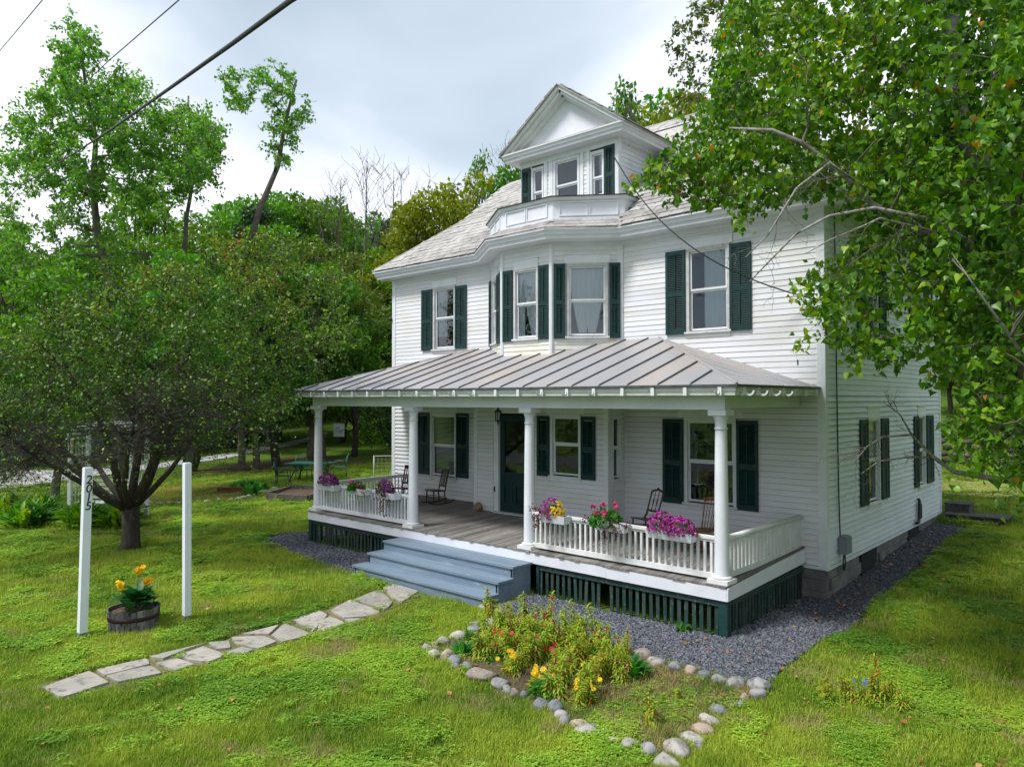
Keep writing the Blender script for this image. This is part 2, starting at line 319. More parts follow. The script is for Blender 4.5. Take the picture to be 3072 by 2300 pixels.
def window(F, a0, a1, z0, z1, name='window', head=.17, headw=.0, curtain=None, mid=.5, casing=.05, frame=SILLW, deep=.45, out=.03, blind=False, valance=None, sill=True, screen=False):
    w = MB()
    # outer storm frame
    w.fbox(F, a0-casing, a0, z0-.02, z1+.03, -.10, out); w.fbox(F, a1, a1+casing, z0-.02, z1+.03, -.10, out)
    w.fbox(F, a0-casing, a1+casing, z1+.03, z1+.06, -.10, out+.004); w.fbox(F, a0, a1, z1-.002, z1+.03, -.10, out-.003)
    zm = z0+(z1-z0)*mid
    w = w.build(name, frame, house)
    s = MB()
    for (q0, q1, dp) in ((zm, z1, -.012), (z0, zm, -.035)):
        s.fbox(F, a0+.001, a0+.04, q0, q1, dp-.03, dp); s.fbox(F, a1-.04, a1-.001, q0, q1, dp-.03, dp)
        s.fbox(F, a0+.04, a1-.04, q1-.035, q1-.001, dp-.03, dp+.001); s.fbox(F, a0+.04, a1-.04, q0+.001, q0+.04, dp-.03, dp+.001)
    s.build('sash', TRIMB, w)
    for (q0, q1, dp) in ((zm, z1, -.027), (z0, zm, -.05)):
        g = MB(); P = F.pt; g.add([P(a0+.04, q0+.04, dp), P(a1-.04, q0+.04, dp), P(a1-.04, q1-.035, dp), P(a0+.04, q1-.035, dp)], [(0, 1, 2, 3)]); g.build('pane', GLASS, w)
    r_ = MB()   # room box right behind the glass, its dimness put into the colour
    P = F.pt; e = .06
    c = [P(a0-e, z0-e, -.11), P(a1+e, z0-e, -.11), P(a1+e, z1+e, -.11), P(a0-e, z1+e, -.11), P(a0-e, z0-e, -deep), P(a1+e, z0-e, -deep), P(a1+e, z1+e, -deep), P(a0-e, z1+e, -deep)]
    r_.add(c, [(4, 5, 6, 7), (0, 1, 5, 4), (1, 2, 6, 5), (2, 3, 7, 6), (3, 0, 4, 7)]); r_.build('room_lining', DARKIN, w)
    if sill:
        q = MB(); q.fbox(F, a0-casing-.03, a1+casing+.03, z0-.055, z0-.021, -.02, out+.035); q.fbox(F, a0-casing-.0, a1+casing+.0, z0-.13, z0-.056, 0.018, out-.005); q.build('sill', PEEL, w)
    if head > 0:
        q = MB(); q.fbox(F, a0-casing-headw, a1+casing+headw, z1+.062, z1+.062+head, .0, .028); q.fbox(F, a0-casing-headw-.012, a1+casing+headw+.012, z1+.063+head, z1+.08+head, .0, .045); q.build('header_board', TRIMB, w)
    if curtain:
        for (u0, u1, zt, tie) in curtain:   # drape from u0..u1 (fractions) gathered towards `tie` at the bottom
            q = MB(); nu, nv = 26, 12; vsx = []; fs = []
            for j in range(nv+1):
                t = j/nv; zz = (z1-.03)*(1-t)+(z0+zt)*t
                for i in range(nu+1):
                    u = i/nu; aa = u0+(u1-u0)*u
                    if tie is not None: k_ = min(1, t**1.7)*.62; aa = aa*(1-k_)+tie*k_
                    ph = u*26+math.sin(t*3)*1.3
                    vsx.append(P(a0+(a1-a0)*aa, zz, -.070+.008*math.sin(ph)+.004*math.sin(ph*2.3+t*4)))
            for j in range(nv):
                for i in range(nu): fs.append((j*(nu+1)+i, j*(nu+1)+i+1, (j+1)*(nu+1)+i+1, (j+1)*(nu+1)+i))
            q.sm = True; q.add(vsx, fs); q.build('curtain', CURT, w)
    if blind:
        q = MB(); zz = z0+.05
        while zz < z1-.04: q.add([P(a0+.045, zz, -.10), P(a1-.045, zz, -.10), P(a1-.045, zz+.016, -.115), P(a0+.045, zz+.016, -.115)], [(0, 1, 2, 3)]); zz += .032
        tag(q.build('blind', TRIMB, w), kind='stuff')
    if valance:
        q = MB(); q.fbox(F, a0+.02, a1-.02, z1-valance, z1, -.12, -.112); q.build('valance', RED, w)
    return w

def shutter(F, a0, a1, z0, z1, closed=False, tilt=0.0, seed=0):
    w = a1-a0; st = .055; zm = z0+(z1-z0)*.48; m = MB()
    o0, o1 = .024, .056
    m.fbox(F, a0, a0+st, z0, z1, o0, o1); m.fbox(F, a1-st, a1, z0, z1, o0, o1)
    for q0, q1 in ((z0, z0+.10), (zm-.045, zm+.045), (z1-.075, z1)): m.fbox(F, a0+st, a1-st, q0, q1, o0, o1-.002)
    s = m.build('shutter', GREEN, house)
    l = MB()
    for q0, q1 in ((z0+.10, zm-.045), (zm+.045, z1-.075)):
        zz = q0+.006
        while zz < q1-.02:
            l.fpoly(F, [(o1-.006, zz), (o1-.002, zz+.004), (o0+.002, zz+.038), (o0-.002, zz+.034)], a0+st-.004, a1-st+.004); zz += .034
        l.fbox(F, (a0+a1)/2-.008, (a0+a1)/2+.008, q0+.02, q1-.02, o1-.001, o1+.010)
    tag(l.build('louvers', GREEN, s), kind='stuff')
    return s

UW = (-2.46, -1.70); UZ = (4.07, 5.57); LWZ = (.86, 2.37)
front_holes = [(-2.53, -1.63, 4.04, 5.61), (-9.70, -8.86, 4.04, 5.61), (-2.60, -1.52, .82, 2.42), (-9.82, -8.79, .82, 2.44)]
# front wall is three stretches: left of the bay, behind it nothing, right of the bay
siding('front_wall', FF, -W, 0, 0.0, ZT-.14, [(B0[0]+.03, B3[0]-.03, 3.6, 7)]+[(VX0+.02, VX1-.02, 0, 3.0)]+front_holes, seed=2)
siding('side_wall', FR, 0, DP, 0.0, ZT-.14, [(2.24, 3.08, .76, 2.44), (6.02, 6.74, .76, 2.44), (2.2, 3.04, 4.02, 5.62), (5.9, 6.62, 4.02, 5.62)], seed=3, matc=M('side_clapboard_shaded', (.70, .735, .80), (.64, .68, .74), scale=1.1, c3=(.48, .48, .48), s3=15, lo3=.70, hi3=.78, rough=.5, bump=.002, bscale=24, stretch=(1, 1, 3), rnd=.03), exp=.1012)  # cooler, darker clapboard paint; the side wall's shade is in the colour
q = MB(); q.fbox(FL, 0, DP, 0, ZT, -.06, 0); q.fbox(FBk, -W, 0, 0, ZT, -.06, 0); q.build('rear_wall', CLAP, house)
z_bay0 = 3.6
siding('bay_wall', FB0, .02, LB0-.02, z_bay0, ZT-.12, [(.30, .98, 4.02, 5.56)], seed=4)
siding('bay_wall', FB1, .02, LB1-.02, z_bay0, ZT-.12, [(.33, 1.03, 4.02, 5.56)], seed=5)
siding('bay_wall', FB2, .02, LB2-.02, z_bay0, ZT-.12, [(.30, 1.16, 4.02, 5.56)], seed=6)
q = MB()
for F, L_ in ((FB0, LB0), (FB1, LB1), (FB2, LB2)):
    zz = z_bay0
    while zz < 3.95: q.fpoly(F, [(.003, zz), (.021, zz), (.009, zz+EXP+.01), (.003, zz+EXP+.01)], .03, L_-.03); zz += EXP
q.build('bay_skirt_board', CREAM, house)
siding('vestibule_wall', FV, VX0, VX1, .26, 2.93, [(-7.0, -5.86, .2, 2.55), (-5.36, -4.56, 1.16, 2.46)], seed=7)
siding('vestibule_wall', FVR, VY, 0, .26, 2.93, [(-.47, -.15, 1.16, 2.46)], seed=8)
siding('vestibule_wall', FVL, VY, 0, .26, 2.93, [], seed=9)

# corner boards and trim
def trimpost(name, F, a0, a1, z0, z1, o0, o1, mt=TRIMB):
    q = MB(); q.fbox(F, a0, a1, z0, z1, o0, o1); return q.build(name, mt, house)
q = MB(); q.box(-.11, .028, -.028, -.0005, -.03, ZT-.13); q.box(.0005, .028, 0.0, .11, -.03, ZT-.13); q.build('corner_board', TRIMB, house)
q = MB(); q.box(-W-.028, -W+.10, -.028, -.0005, -.03, ZT-.13); q.build('corner_board', TRIMB, house)
q = MB(); q.box(.0005, .028, DP-.11, DP+.028, -.03, ZT-.13); q.build('corner_board', TRIMB, house)
for (p, za, zb) in ((B1, 3.55, 5.95), (B2, 3.55, 5.95)):
    q = MB(); q.lathe((p[0], p[1], 0), [(0, za), (.055, za), (.055, zb), (0, zb)], 8, False); q.build('corner_board', TRIMB, house)
trimpost('corner_board', FB2, LB2-.13, LB2-.01, 3.7, 5.95, .0, .03); trimpost('corner_board', FB0, .01, .09, 3.7, 5.95, .0, .03)
q = MB(); q.box(VX1-.08, VX1+.024, VY-.024, VY+.06, .2, 2.93); q.build('corner_board', TRIMB, house)
q = MB(); q.box(VX0-.024, VX0+.08, VY-.024, VY+.06, .2, 2.93); q.build('corner_board', TRIMB, house)
q = MB(); q.box(VX0-.024, VX0+.07, -.05, -.02, 2.92, 2.93); q = MB(); q.fbox(FR, -.02, DP+.02, -.06, -.001, 0, .035); q.build('water_table', TRIMB, house); q = MB(); q.fbox(FF, -.40, .02, -.05, -.001, 0, .03); q.build('water_table', TRIMB, house)

# windows
window(FF, UW[0], UW[1], *UZ, curtain=[(.36, 1.0, .05, None)], headw=.05, casing=.06)
shutter(FF, -2.95, -2.535, 4.02, 5.62); shutter(FF, -1.64, -1.24, 4.02, 5.60)
window(FF, -9.63, -8.92, *UZ, curtain=[(.05, .55, .3, None)], headw=.03, casing=.06)
shutter(FF, -10.11, -9.70, 4.03, 5.60); shutter(FF, -8.85, -8.46, 4.03, 5.58)
window(FF, -2.52, -1.60, *LWZ, headw=.12, casing=.06, frame=TRIMB, deep=.8)
shutter(FF, -3.03, -2.60, .80, 2.40); shutter(FF, -1.53, -1.13, .80, 2.40)
window(FF, -9.73, -8.88, *LWZ, blind=True, casing=.06, headw=.05, frame=TRIMB, deep=.8)
shutter(FF, -10.24, -9.80, .86, 2.44); shutter(FF, -8.81, -8.38, .86, 2.44)
window(FB0, .36, .92, 4.08, 5.50, curtain=[(.05, .9, .1, None)], casing=.05)
shutter(FB0, .06, .29, 4.02, 5.55); shutter(FB0, 1.0, 1.38, 4.02, 5.55)
window(FB1, .39, .97, 4.08, 5.50, curtain=[(.0, .36, .02, None), (.28, 1.0, .02, .92)], casing=.05)
shutter(FB1, .04, .315, 4.02, 5.55); shutter(FB1, 1.045, 1.32, 4.02, 5.55)
window(FB2, .36, 1.10, 4.08, 5.50, curtain=[(.02, .58, .06, .42), (.42, .98, .06, .58)], casing=.05, headw=.04)
shutter(FB2, .05, .285, 4.02, 5.55); shutter(FB2, 1.175, 1.40, 4.02, 5.55)
window(FV, -5.30, -4.62, 1.22, 2.41, casing=.05, head=.22, headw=.10, frame=TRIMB, mid=.53, deep=.5)
shutter(FV, -5.70, -5.375, 1.17, 2.43); shutter(FV, -4.545, -4.20, 1.17, 2.43)
window(FVR, -.43, -.19, 1.22, 2.41, casing=.035, head=.22, frame=TRIMB, deep=.2)
window(FR, 2.30, 3.02, .82, 2.38, casing=.05, frame=TRIMB, valance=.55, curtain=[(.02, .98, .75, None)], head=.19)
shutter(FR, 1.76, 2.23, .80, 2.40); shutter(FR, 3.09, 3.60, .80, 2.40)
window(FR, 6.08, 6.70, .82, 2.38, casing=.05, frame=TRIMB, valance=.55, head=.17)
shutter(FR, 5.64, 6.02, .80, 2.40); shutter(FR, 6.77, 7.43, .80, 2.40)
window(FR, 2.26, 2.98, 4.07, 5.56, casing=.05, frame=TRIMB, head=.17)
shutter(FR, 1.70, 2.19, 4.03, 5.60); shutter(FR, 3.05, 3.52, 4.03, 5.60)
window(FR, 5.96, 6.58, 4.07, 5.56, casing=.05, frame=TRIMB, head=.17)
shutter(FR, 5.36, 5.89, 4.03, 5.60); shutter(FR, 6.65, 7.1, 4.03, 5.60)

# front door
dr = MB(); a0, a1, z0, z1 = -6.83, -5.98, .30, 2.43
F = FV
dr.fbox(F, a0, a0+.13, z0, z1, -.07, -.03); dr.fbox(F, a1-.13, a1, z0, z1, -.07, -.03)
for q0, q1 in ((z0, z0+.22), (1.02, 1.16), (z1-.13, z1)): dr.fbox(F, a0+.13, a1-.13, q0, q1, -.07, -.031)
dr.fbox(F, (a0+a1)/2-.045, (a0+a1)/2+.045, z0+.22, .86, -.07, -.032); dr.fbox(F, a0+.13, a1-.13, .86, 1.02, -.07, -.033)
door = dr.build('front_door', DOORM, house)
for u0, u1, q0, q1 in ((a0+.13, (a0+a1)/2-.045, z0+.22, .86), ((a0+a1)/2+.045, a1-.13, z0+.22, .86)):
    q = MB(); q.fbox(F, u0, u1, q0, q1, -.065, -.055); q.fbox(F, u0+.035, u1-.035, q0+.035, q1-.035, -.055, -.042); q.build('door_panel', DOORM, door)
q = MB(); P = F.pt; q.add([P(a0+.13, 1.16, -.05), P(a1-.13, 1.16, -.05), P(a1-.13, z1-.13, -.05), P(a0+.13, z1-.13, -.05)], [(0, 1, 2, 3)]); q.build('door_glass', GLASS, door)
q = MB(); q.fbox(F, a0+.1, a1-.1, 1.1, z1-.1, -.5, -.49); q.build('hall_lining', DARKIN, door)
q = MB(); q.lathe(F.pt(a1-.06, 1.08, 0), [(0, -.025), (.025, -.015), (.03, 0), (.025, .015), (0, .025)], 10); q.build('door_knob', BLACK, door)
q = MB(); q.fbox(F, a0-.15, a0-.005, .26, 2.47, -.08, .028); q.fbox(F, a1+.005, a1+.12, .26, 2.47, -.08, .028); q.fbox(F, a0-.17, a1+.14, 2.471, 2.62, -.08, .034); q.fbox(F, a0-.24, a1+.2, 2.62, 2.65, 0, .05); q.build('door_casing', TRIMB, house)
q = MB(); q.fbox(F, a0-.1, a1+.08, .262, .30, -.08, .12); q.build('door_sill', SILLW, house)
q = MB(); q.fbox(F, a0-.13, a0-.10, .72, .84, .028, .045); q.build('mail_slot', BLACK, house)

# cornice round the whole house, following the bay
CORN = [(0, 5.92), (.03, 5.92), (.04, 6.00), (.32, 6.01), (.325, 6.075), (.36, 6.09), (.375, 6.15), (.41, 6.17), (.41, 6.2), (0, 6.2)]
q = MB(); q.sweep([(-W, DP), (-W, 0), B0, B1, B2, B3, (0, 0), (0, DP)], CORN, closed=True); cornice = q.build('cornice', WHITE, house)

# main hip roof: pitch .82
S = .82; EO = .41; ZE = 6.205; RH = (DP/2+EO)*S+ZE
RX0, RX1 = -W-EO+(DP/2+EO), EO-(DP/2+EO)
A_, B_, C_, D_ = (-W-EO, -EO), (EO, -EO), (EO, DP+EO), (-W-EO, DP+EO)
q = MB(); yr = DP/2
q.add([(A_[0], A_[1], ZE), (B_[0], B_[1], ZE), (C_[0], C_[1], ZE), (D_[0], D_[1], ZE), (RX0, yr, RH), (RX1, yr, RH)], [(0, 1, 5, 4), (1, 2, 5), (2, 3, 4, 5), (3, 0, 4)])
roof = q.build('roof', SLATE, house)
def zroof(y): return ZE+(y+EO)*S
dorm = (-7.17, -4.43)    # dormer side walls
sl = math.sqrt(1+S*S); slope_len = (DP/2+EO)*sl
slates = []
NSV = 5
slmesh = []
for k in range(NSV):
    rr = random.Random(40+k); b = MB(); w = .262; L_ = .30; t = .013
    j = lambda s_: rr.uniform(-s_, s_)
    b.hexa([(-w/2+j(.003), 0+j(.012), t+.004), (w/2+j(.003), 0+j(.012), t+.004), (w/2, L_, .0), (-w/2, L_, .0), (-w/2, 0, 2*t+.004), (w/2, 0, 2*t+.004), (w/2, L_, t), (-w/2, L_, t)])
    me = b.mesh('slate', SLATE); slmesh.append(me)
RRs = random.Random(5)
# a slate lies in the frame x = along the eave, y = up the slope, z = out of the roof
ex = Vector((1, 0, 0)); ey = Vector((0, 1, S)).normalized(); en = ex.cross(ey)
MR = Matrix((ex, ey, en)).transposed()
cand = []
row = 0; s = 0.0; expo = .185
while s < slope_len-.1:
    y = -EO+s/sl; inset = s/sl
    x = -W-EO+inset+.13+RRs.uniform(0, .14)
    while x < EO-inset-.12:
        yy = y
        skip = False
        if dorm[0]-.05 < x < dorm[1]+.05 and zroof(yy) > 6.9 and yy < 3.6: skip = True
        if -7.75 < x < -3.85 and yy < .52: skip = True
        if not skip: cand.append((x, s, yy))
        x += .272
    s += expo; row += 1
cand.sort(key=lambda c: (Vector((c[0], c[2], zroof(c[2])))-CAM).length)
rest = MB()
for i, (x, s, yy) in enumerate(cand):
    base = Vector((x, yy, zroof(yy)))+en*.004
    rz = RRs.uniform(-.012, .012); lift = RRs.choice((0, 0, 0, .004, .008))
    if RRs.random() < .02: rz *= 5
    if i < 300:
        o = inst('slate', slmesh[i % NSV], roof, base+en*lift-Vector(HORG))
        o.rotation_euler = (MR @ Matrix.Rotation(rz, 3, 'Z')).to_euler()
    else:
        me = slmesh[i % NSV]; mt = MR @ Matrix.Rotation(rz, 3, 'Z')
        vs_ = [mt @ v.co+base+en*lift for v in me.vertices]; rest.add(vs_, [tuple(p.vertices) for p in me.polygons])
tag(rest.build('slates', SLATE, roof), kind='stuff')
q = MB(); q.tube([(A_[0], A_[1], ZE+.01), (RX0, yr, RH+.02), (RX1, yr, RH+.02), (B_[0], B_[1], ZE+.01)], .035, 6, smooth=False); q.build('ridge_cap', SLATE, roof)

# dormer on the left slope (only its top shows past the hip)
q = MB(); xl_, hw_ = -11.0, 1.75
q.add([(xl_, yr-hw_, 8.05), (xl_, yr, 9.45), (xl_, yr+hw_, 8.05), (-7.0, yr-hw_, 8.05), (-7.0, yr, 9.45), (-7.0, yr+hw_, 8.05)], [(0, 3, 4, 1), (1, 4, 5, 2), (0, 1, 2)])
q.add([(xl_+.3, yr-hw_+.3, 6.6), (xl_+.3, yr+hw_-.3, 6.6), (xl_+.3, yr+hw_-.3, 8.1), (xl_+.3, yr-hw_+.3, 8.1), (-9, yr-hw_+.3, 6.6), (-9, yr-hw_+.3, 8.1)], [(0, 1, 2, 3), (0, 3, 5, 4)])
sdm = q.build('side_dormer', SLATE, house)
v1 = Vector((0, hw_, 1.4)).normalized(); e1 = Vector((1, 0, 0)); n1_ = e1.cross(v1); M1 = Matrix((e1, v1, n1_)).transposed()
rest = MB(); s = 0; row = 0; Ls = math.hypot(hw_, 1.4)
while s < Ls-.15:
    x = xl_+.12+(.136 if row % 2 else 0)
    while x < -8.9:
        base = Vector((x, yr-hw_, 8.05))+v1*s+n1_*(.004+RRs.choice((0, .005))); me = slmesh[RRs.randrange(NSV)]
        rest.add([M1 @ v.co+base for v in me.vertices], [tuple(p.vertices) for p in me.polygons]); x += .272
    s += expo; row += 1
tag(rest.build('slates', SLATE, sdm), kind='stuff')

# ---------------- front dormer with closed pediment
DX0, DX1 = dorm; DY = .55; DZ0, DZ1 = 6.95, 8.42; DC = (DX0+DX1)/2
FD = Face((0, DY), (1, 0), (0, -1)); FDR = Face((DX1, 0), (0, 1), (1, 0)); FDL = Face((DX0, 0), (0, 1), (-1, 0))
siding('dormer_wall', FD, DX0, DX1, DZ0, DZ1, [(-6.84, -6.48, 7.2, 8.25), (-6.18, -5.44, 7.2, 8.25), (-5.14, -4.78, 7.2, 8.25)], seed=12)
siding('dormer_wall', FDR, DY, 3.2, 7.0, DZ1, [], seed=13, clipf=lambda z: (DY, max(DY, (z+.02-ZE)/S-EO)), matc=M('dormer_side_paint', (.70, .73, .76), (.63, .65, .67), scale=2, c3=(.12, .11, .11), s3=7, lo3=.66, hi3=.69, rough=.6, bump=.002, bscale=24, stretch=(1, 1, 2), rnd=.03))
q = MB(); q.fbox(FDL, DY, 2.2, 7.0, DZ1, -.04, 0); q.build('dormer_wall', CLAP, house)
window(FD, -6.80, -6.52, 7.24, 8.16, casing=.04, head=0, sill=False, curtain=None, mid=.42, deep=.3, frame=TRIMB)
window(FD, -6.13, -5.49, 7.24, 8.20, casing=.05, head=0, sill=False, mid=.42, deep=.3, frame=TRIMB)
window(FD, -5.10, -4.82, 7.24, 8.16, casing=.04, head=0, sill=False, mid=.42, deep=.3, frame=TRIMB, curtain=[(.5, 1, .1, None)])
shutter(FD, -7.13, -6.87, 7.05, 8.24); shutter(FD, -4.76, -4.50, 7.05, 8.26)
for a_, b_ in ((-7.17, -7.135), (-6.46, -6.37), (-6.30, -6.20), (-5.42, -5.33), (-5.24, -5.16), (-4.49, -4.43)): trimpost('corner_board', FD, a_, b_, DZ0, DZ1-.05, 0, .032)
trimpost('corner_board', FDR, DY-.03, DY+.09, DZ0+.1, DZ1-.05, 0, .03)
trimpost('frieze_board', FD, DX0+.001, DX1-.001, 8.27, 8.40, .003, .036)
q = MB(); q.sweep([(DX0, 3.2), (DX0, DY), (DX1, DY), (DX1, 3.2)], [(0, 8.36), (.03, 8.36), (.04, 8.40), (.28, 8.41), (.285, 8.47), (.32, 8.485), (.33, 8.54), (.36, 8.555), (.36, 8.58), (0, 8.58)]); q.build('dormer_cornice', WHITE, house)
gy = DY-.36; gx0, gx1 = DX0-.36, DX1+.36; PK = 9.82; gz = 8.585
# little pent roof over the horizontal cornice
q = MB(); q.hexa([(gx0, gy, gz), (gx1, gy, gz), (gx1, DY-.02, gz), (gx0, DY-.02, gz), (gx0, gy+.005, gz+.012), (gx1, gy+.005, gz+.012), (gx1-.1, DY-.02, gz+.12), (gx0+.1, DY-.02, gz+.12)]); q.build('pent_roof', SLATE, house)
q = MB(); q.add([(gx0+.2, DY-.05, gz+.05), (gx1-.2, DY-.05, gz+.05), (DC, DY-.05, PK-.1)], [(0, 1, 2)]); q.build('tympanum', WHITE, house)
tp = Vector((DC, 0, PK))
for sx in (-1, 1):
    e0 = Vector((gx0 if sx < 0 else gx1, 0, gz)); dd = tp-e0; L_ = dd.length; dd.normalize(); up = Vector((-dd.z, 0, dd.x))*(1 if sx < 0 else -1)
    if up.z < 0: up = -up
    for k_, (w0, w1, y0_, y1_) in enumerate(((.0, .07, gy+.02, DY), (.07, .14, gy+.09, DY), (.14, .19, gy+.20, DY))):
        q = MB()
        def P3(s_, w_, y_): v = e0+dd*s_-up*w_; return (v.x, y_, v.z)
        st = w1*1.2; en_ = L_
        q.hexa([P3(st, w1, y0_), P3(en_-w1*.6, w1, y0_), P3(en_-w1*.6, w1, y1_), P3(st, w1, y1_), P3(st*.6, w0, y0_), P3(en_, w0, y0_), P3(en_, w0, y1_), P3(st*.6, w0, y1_)]); q.build('rake_board', TRIMB, house)
    # dormer roof slope
    q = MB()
    def RP(s_, y_, k_=0.0): v = e0+dd*s_+up*k_; return (v.x, y_, v.z)
    yb0 = 3.0; yb1 = 4.1
    q.hexa([RP(-.06, gy-.03), RP(L_, gy-.03), RP(L_, yb1), RP(-.06, yb0), RP(-.06, gy-.03, .02), RP(L_+.01, gy-.03, .02), RP(L_+.01, yb1, .02), RP(-.06, yb0, .02)])
    dro = q.build('dormer_roof', SLATE, house)
    rest = MB(); s = 0; row = 0
    while s < L_-.1:
        y = gy+.1+(.136 if row % 2 else 0)
        while y < 3.2:
            v = e0+dd*s+up*(.022+RRs.choice((0, .004)))
            me = slmesh[RRs.randrange(NSV)]; mm = Matrix((Vector((0, -1 if sx < 0 else 1, 0)), dd, up)).transposed()
            rest.add([mm @ w_.co+Vector((v.x, y, v.z)) for w_ in me.vertices], [tuple(p.vertices) for p in me.polygons]); y += .272
        s += .17; row += 1
    tag(rest.build('slates', SLATE, dro), kind='stuff')

# ---------------- parapet over the bay
PZ0, PZ1 = 6.47, 6.93
PB = [(-7.72, .5), (-7.72, .02), (-6.55, -.83), (-5.12, -.83), (-3.92, .02), (-3.92, .52)]
q = MB(); q.sweep(PB, [(0, PZ0-.1), (.0, PZ1), (-.06, PZ1), (-.06, PZ0-.1)]); par = q.build('parapet', WHITE, house)
q = MB(); q.sweep(PB, [(-.09, PZ1), (.085, PZ1), (.10, PZ1+.018), (-.09, PZ1+.03)]); q.build('parapet_cap', SEAM, par)
q = MB(); q.sweep(PB, [(0, PZ1-.07), (.03, PZ1-.06), (.07, PZ1-.002), (0, PZ1-.002)]); q.sweep(PB, [(0, PZ0-.03), (.016, PZ0-.03), (.016, PZ0+.04), (0, PZ0+.04)]); q.build('parapet_moulding', WHITE, par)
q = MB(); q.sweep(PB, [(0, PZ0-.06), (.03, PZ0-.06), (.022, PZ0-.032), (0, PZ0-.032)]); q.build('flashing', M('rusty_flashing', (.16, .07, .045), (.10, .06, .05), scale=6, rough=.7), par)
for i in range(1, 4):
    F = face2(PB[i], PB[i+1]); L_ = (Vector(PB[i+1])-Vector(PB[i])).length
    n_ = 2
    for k_ in range(n_):
        u0 = .12+(L_-.24)*k_/n_+.035; u1 = .12+(L_-.24)*(k_+1)/n_-.035
        q = MB()
        for c in ((u0-.025, u0, PZ0+.07, PZ1-.09), (u1, u1+.025, PZ0+.07, PZ1-.09), (u0, u1, PZ0+.07, PZ0+.095), (u0, u1, PZ1-.115, PZ1-.09)): q.fbox(F, c[0], c[1], c[2], c[3], .0005, .022)
        q.build('parapet_panel', WHITE, par)
# skirt roof between bay cornice and parapet, laid in slates
CP = [(-7.72-.0, -.0), (-6.55, -.83), (-5.12, -.83), (-3.92, -.0)]
path0 = [(-W, 0), B0, B1, B2, B3, (0, 0)]
def offs(path, o):
    n = len(path); out = []
    for i in range(1, n-1):
        d0 = (Vector(path[i])-Vector(path[i-1])).normalized(); d1 = (Vector(path[i+1])-Vector(path[i])).normalized()
        a = Vector((d0.y, -d0.x)); b = Vector((d1.y, -d1.x)); mm = a+b; mm = mm/mm.length_squared*2
        out.append(Vector(path[i])+mm*o)
    return out
OO = offs(path0, .42); II = [Vector((-7.72, .02)), Vector((-6.55, -.83)), Vector((-5.12, -.83)), Vector((-3.92, .02))]
q = MB(); sk = None
base_ = MB()
for i in range(3):
    base_.add([(OO[i].x, OO[i].y, 6.205), (OO[i+1].x, OO[i+1].y, 6.205), (II[i+1].x, II[i+1].y, PZ0), (II[i].x, II[i].y, PZ0)], [(0, 1, 2, 3)])
base_.add([(OO[0].x, OO[0].y, 6.205), (II[0].x, II[0].y, PZ0), (-7.9, .6, zroof(.6)), (OO[0].x-.5, -EO, 6.206)], [(0, 1, 2, 3)])
base_.add([(OO[3].x, OO[3].y, 6.205), (OO[3].x+.5, -EO, 6.206), (-3.7, .6, zroof(.6)), (II[3].x, II[3].y, PZ0)], [(0, 1, 2, 3)])
brf = base_.build('bay_roof', SLATE, house)
for i in range(3):
    a = OO[i]; b = OO[i+1]; c = II[i+1]; d = II[i]; nr = 3
    for r_ in range(nr):
        t0, t1 = r_/nr, (r_+1.25)/nr; t1 = min(t1, 1.0)
        n_ = int((b-a).length/.19)
        for k_ in range(n_):
            u0 = (k_+(.5 if r_ % 2 else 0))/n_; u1 = min(1, u0+1/n_-.004)
            if u0 >= 1: continue
            def PP(u, t, l): pa = a.lerp(b, u); pb = d.lerp(c, u); p_ = pa.lerp(pb, t); return (p_.x, p_.y, 6.208+(PZ0-6.205)*t+l)
            jj = RRs.uniform(-.02, .02)/1.0
            q = MB(); q.hexa([PP(u0, t0+jj, .012), PP(u1, t0+jj, .012), PP(u1, t1, .002), PP(u0, t1, .002), PP(u0, t0+jj, .022), PP(u1, t0+jj, .022), PP(u1, t1, .01), PP(u0, t1, .01)]); q.build('slate', SLATE, brf)

# ---------------- foundation of concrete blocks
fnd = MB(); fnd.box(-W+.03, -.03, .03, DP-.03, -.9, -.02)
found = fnd.build('foundation', BLOCK, house)
bm_ = MB(); bm_.box(0, .392, 0, .05, 0, .192); blk = bm_.mesh('block', BLOCK)
z = -.215; r_ = 0
while z > -1.0:
    y = .0+(.2 if r_ % 2 else 0)-.0
    while y < DP-.4:
        if not (1.75 < y+.2 < 2.85 or 5.0 < y+.2 < 6.1) and z > h(0, y)-.25:
            inst('block', blk, found, Vector((.0+.012, y+.03, z))-Vector(HORG), (0, 0, math.pi/2))
        y += .4
    if z > h(0, 0)-.25: inst('block', blk, found, Vector((-.40, -.0, z))-Vector(HORG))
    z -= .2; r_ += 1
for y0 in (1.85, 5.12):
    q = MB(); q.box(-.02, .012, y0, y0+.95, -.6, -.03); q.build('cellar_opening', DARKIN, found)  # flat panel, the opening's darkness is only its colour
print('house walls/roof done', len(bpy.data.objects))

# ================================================================ PORCH (parts of the house)
PX0, PX1, PY = -10.75, -.34, -2.94
def zf(y): return .30+.0408*min(0.0, y)        # floor falls towards the street
hv = Vector(HORG)
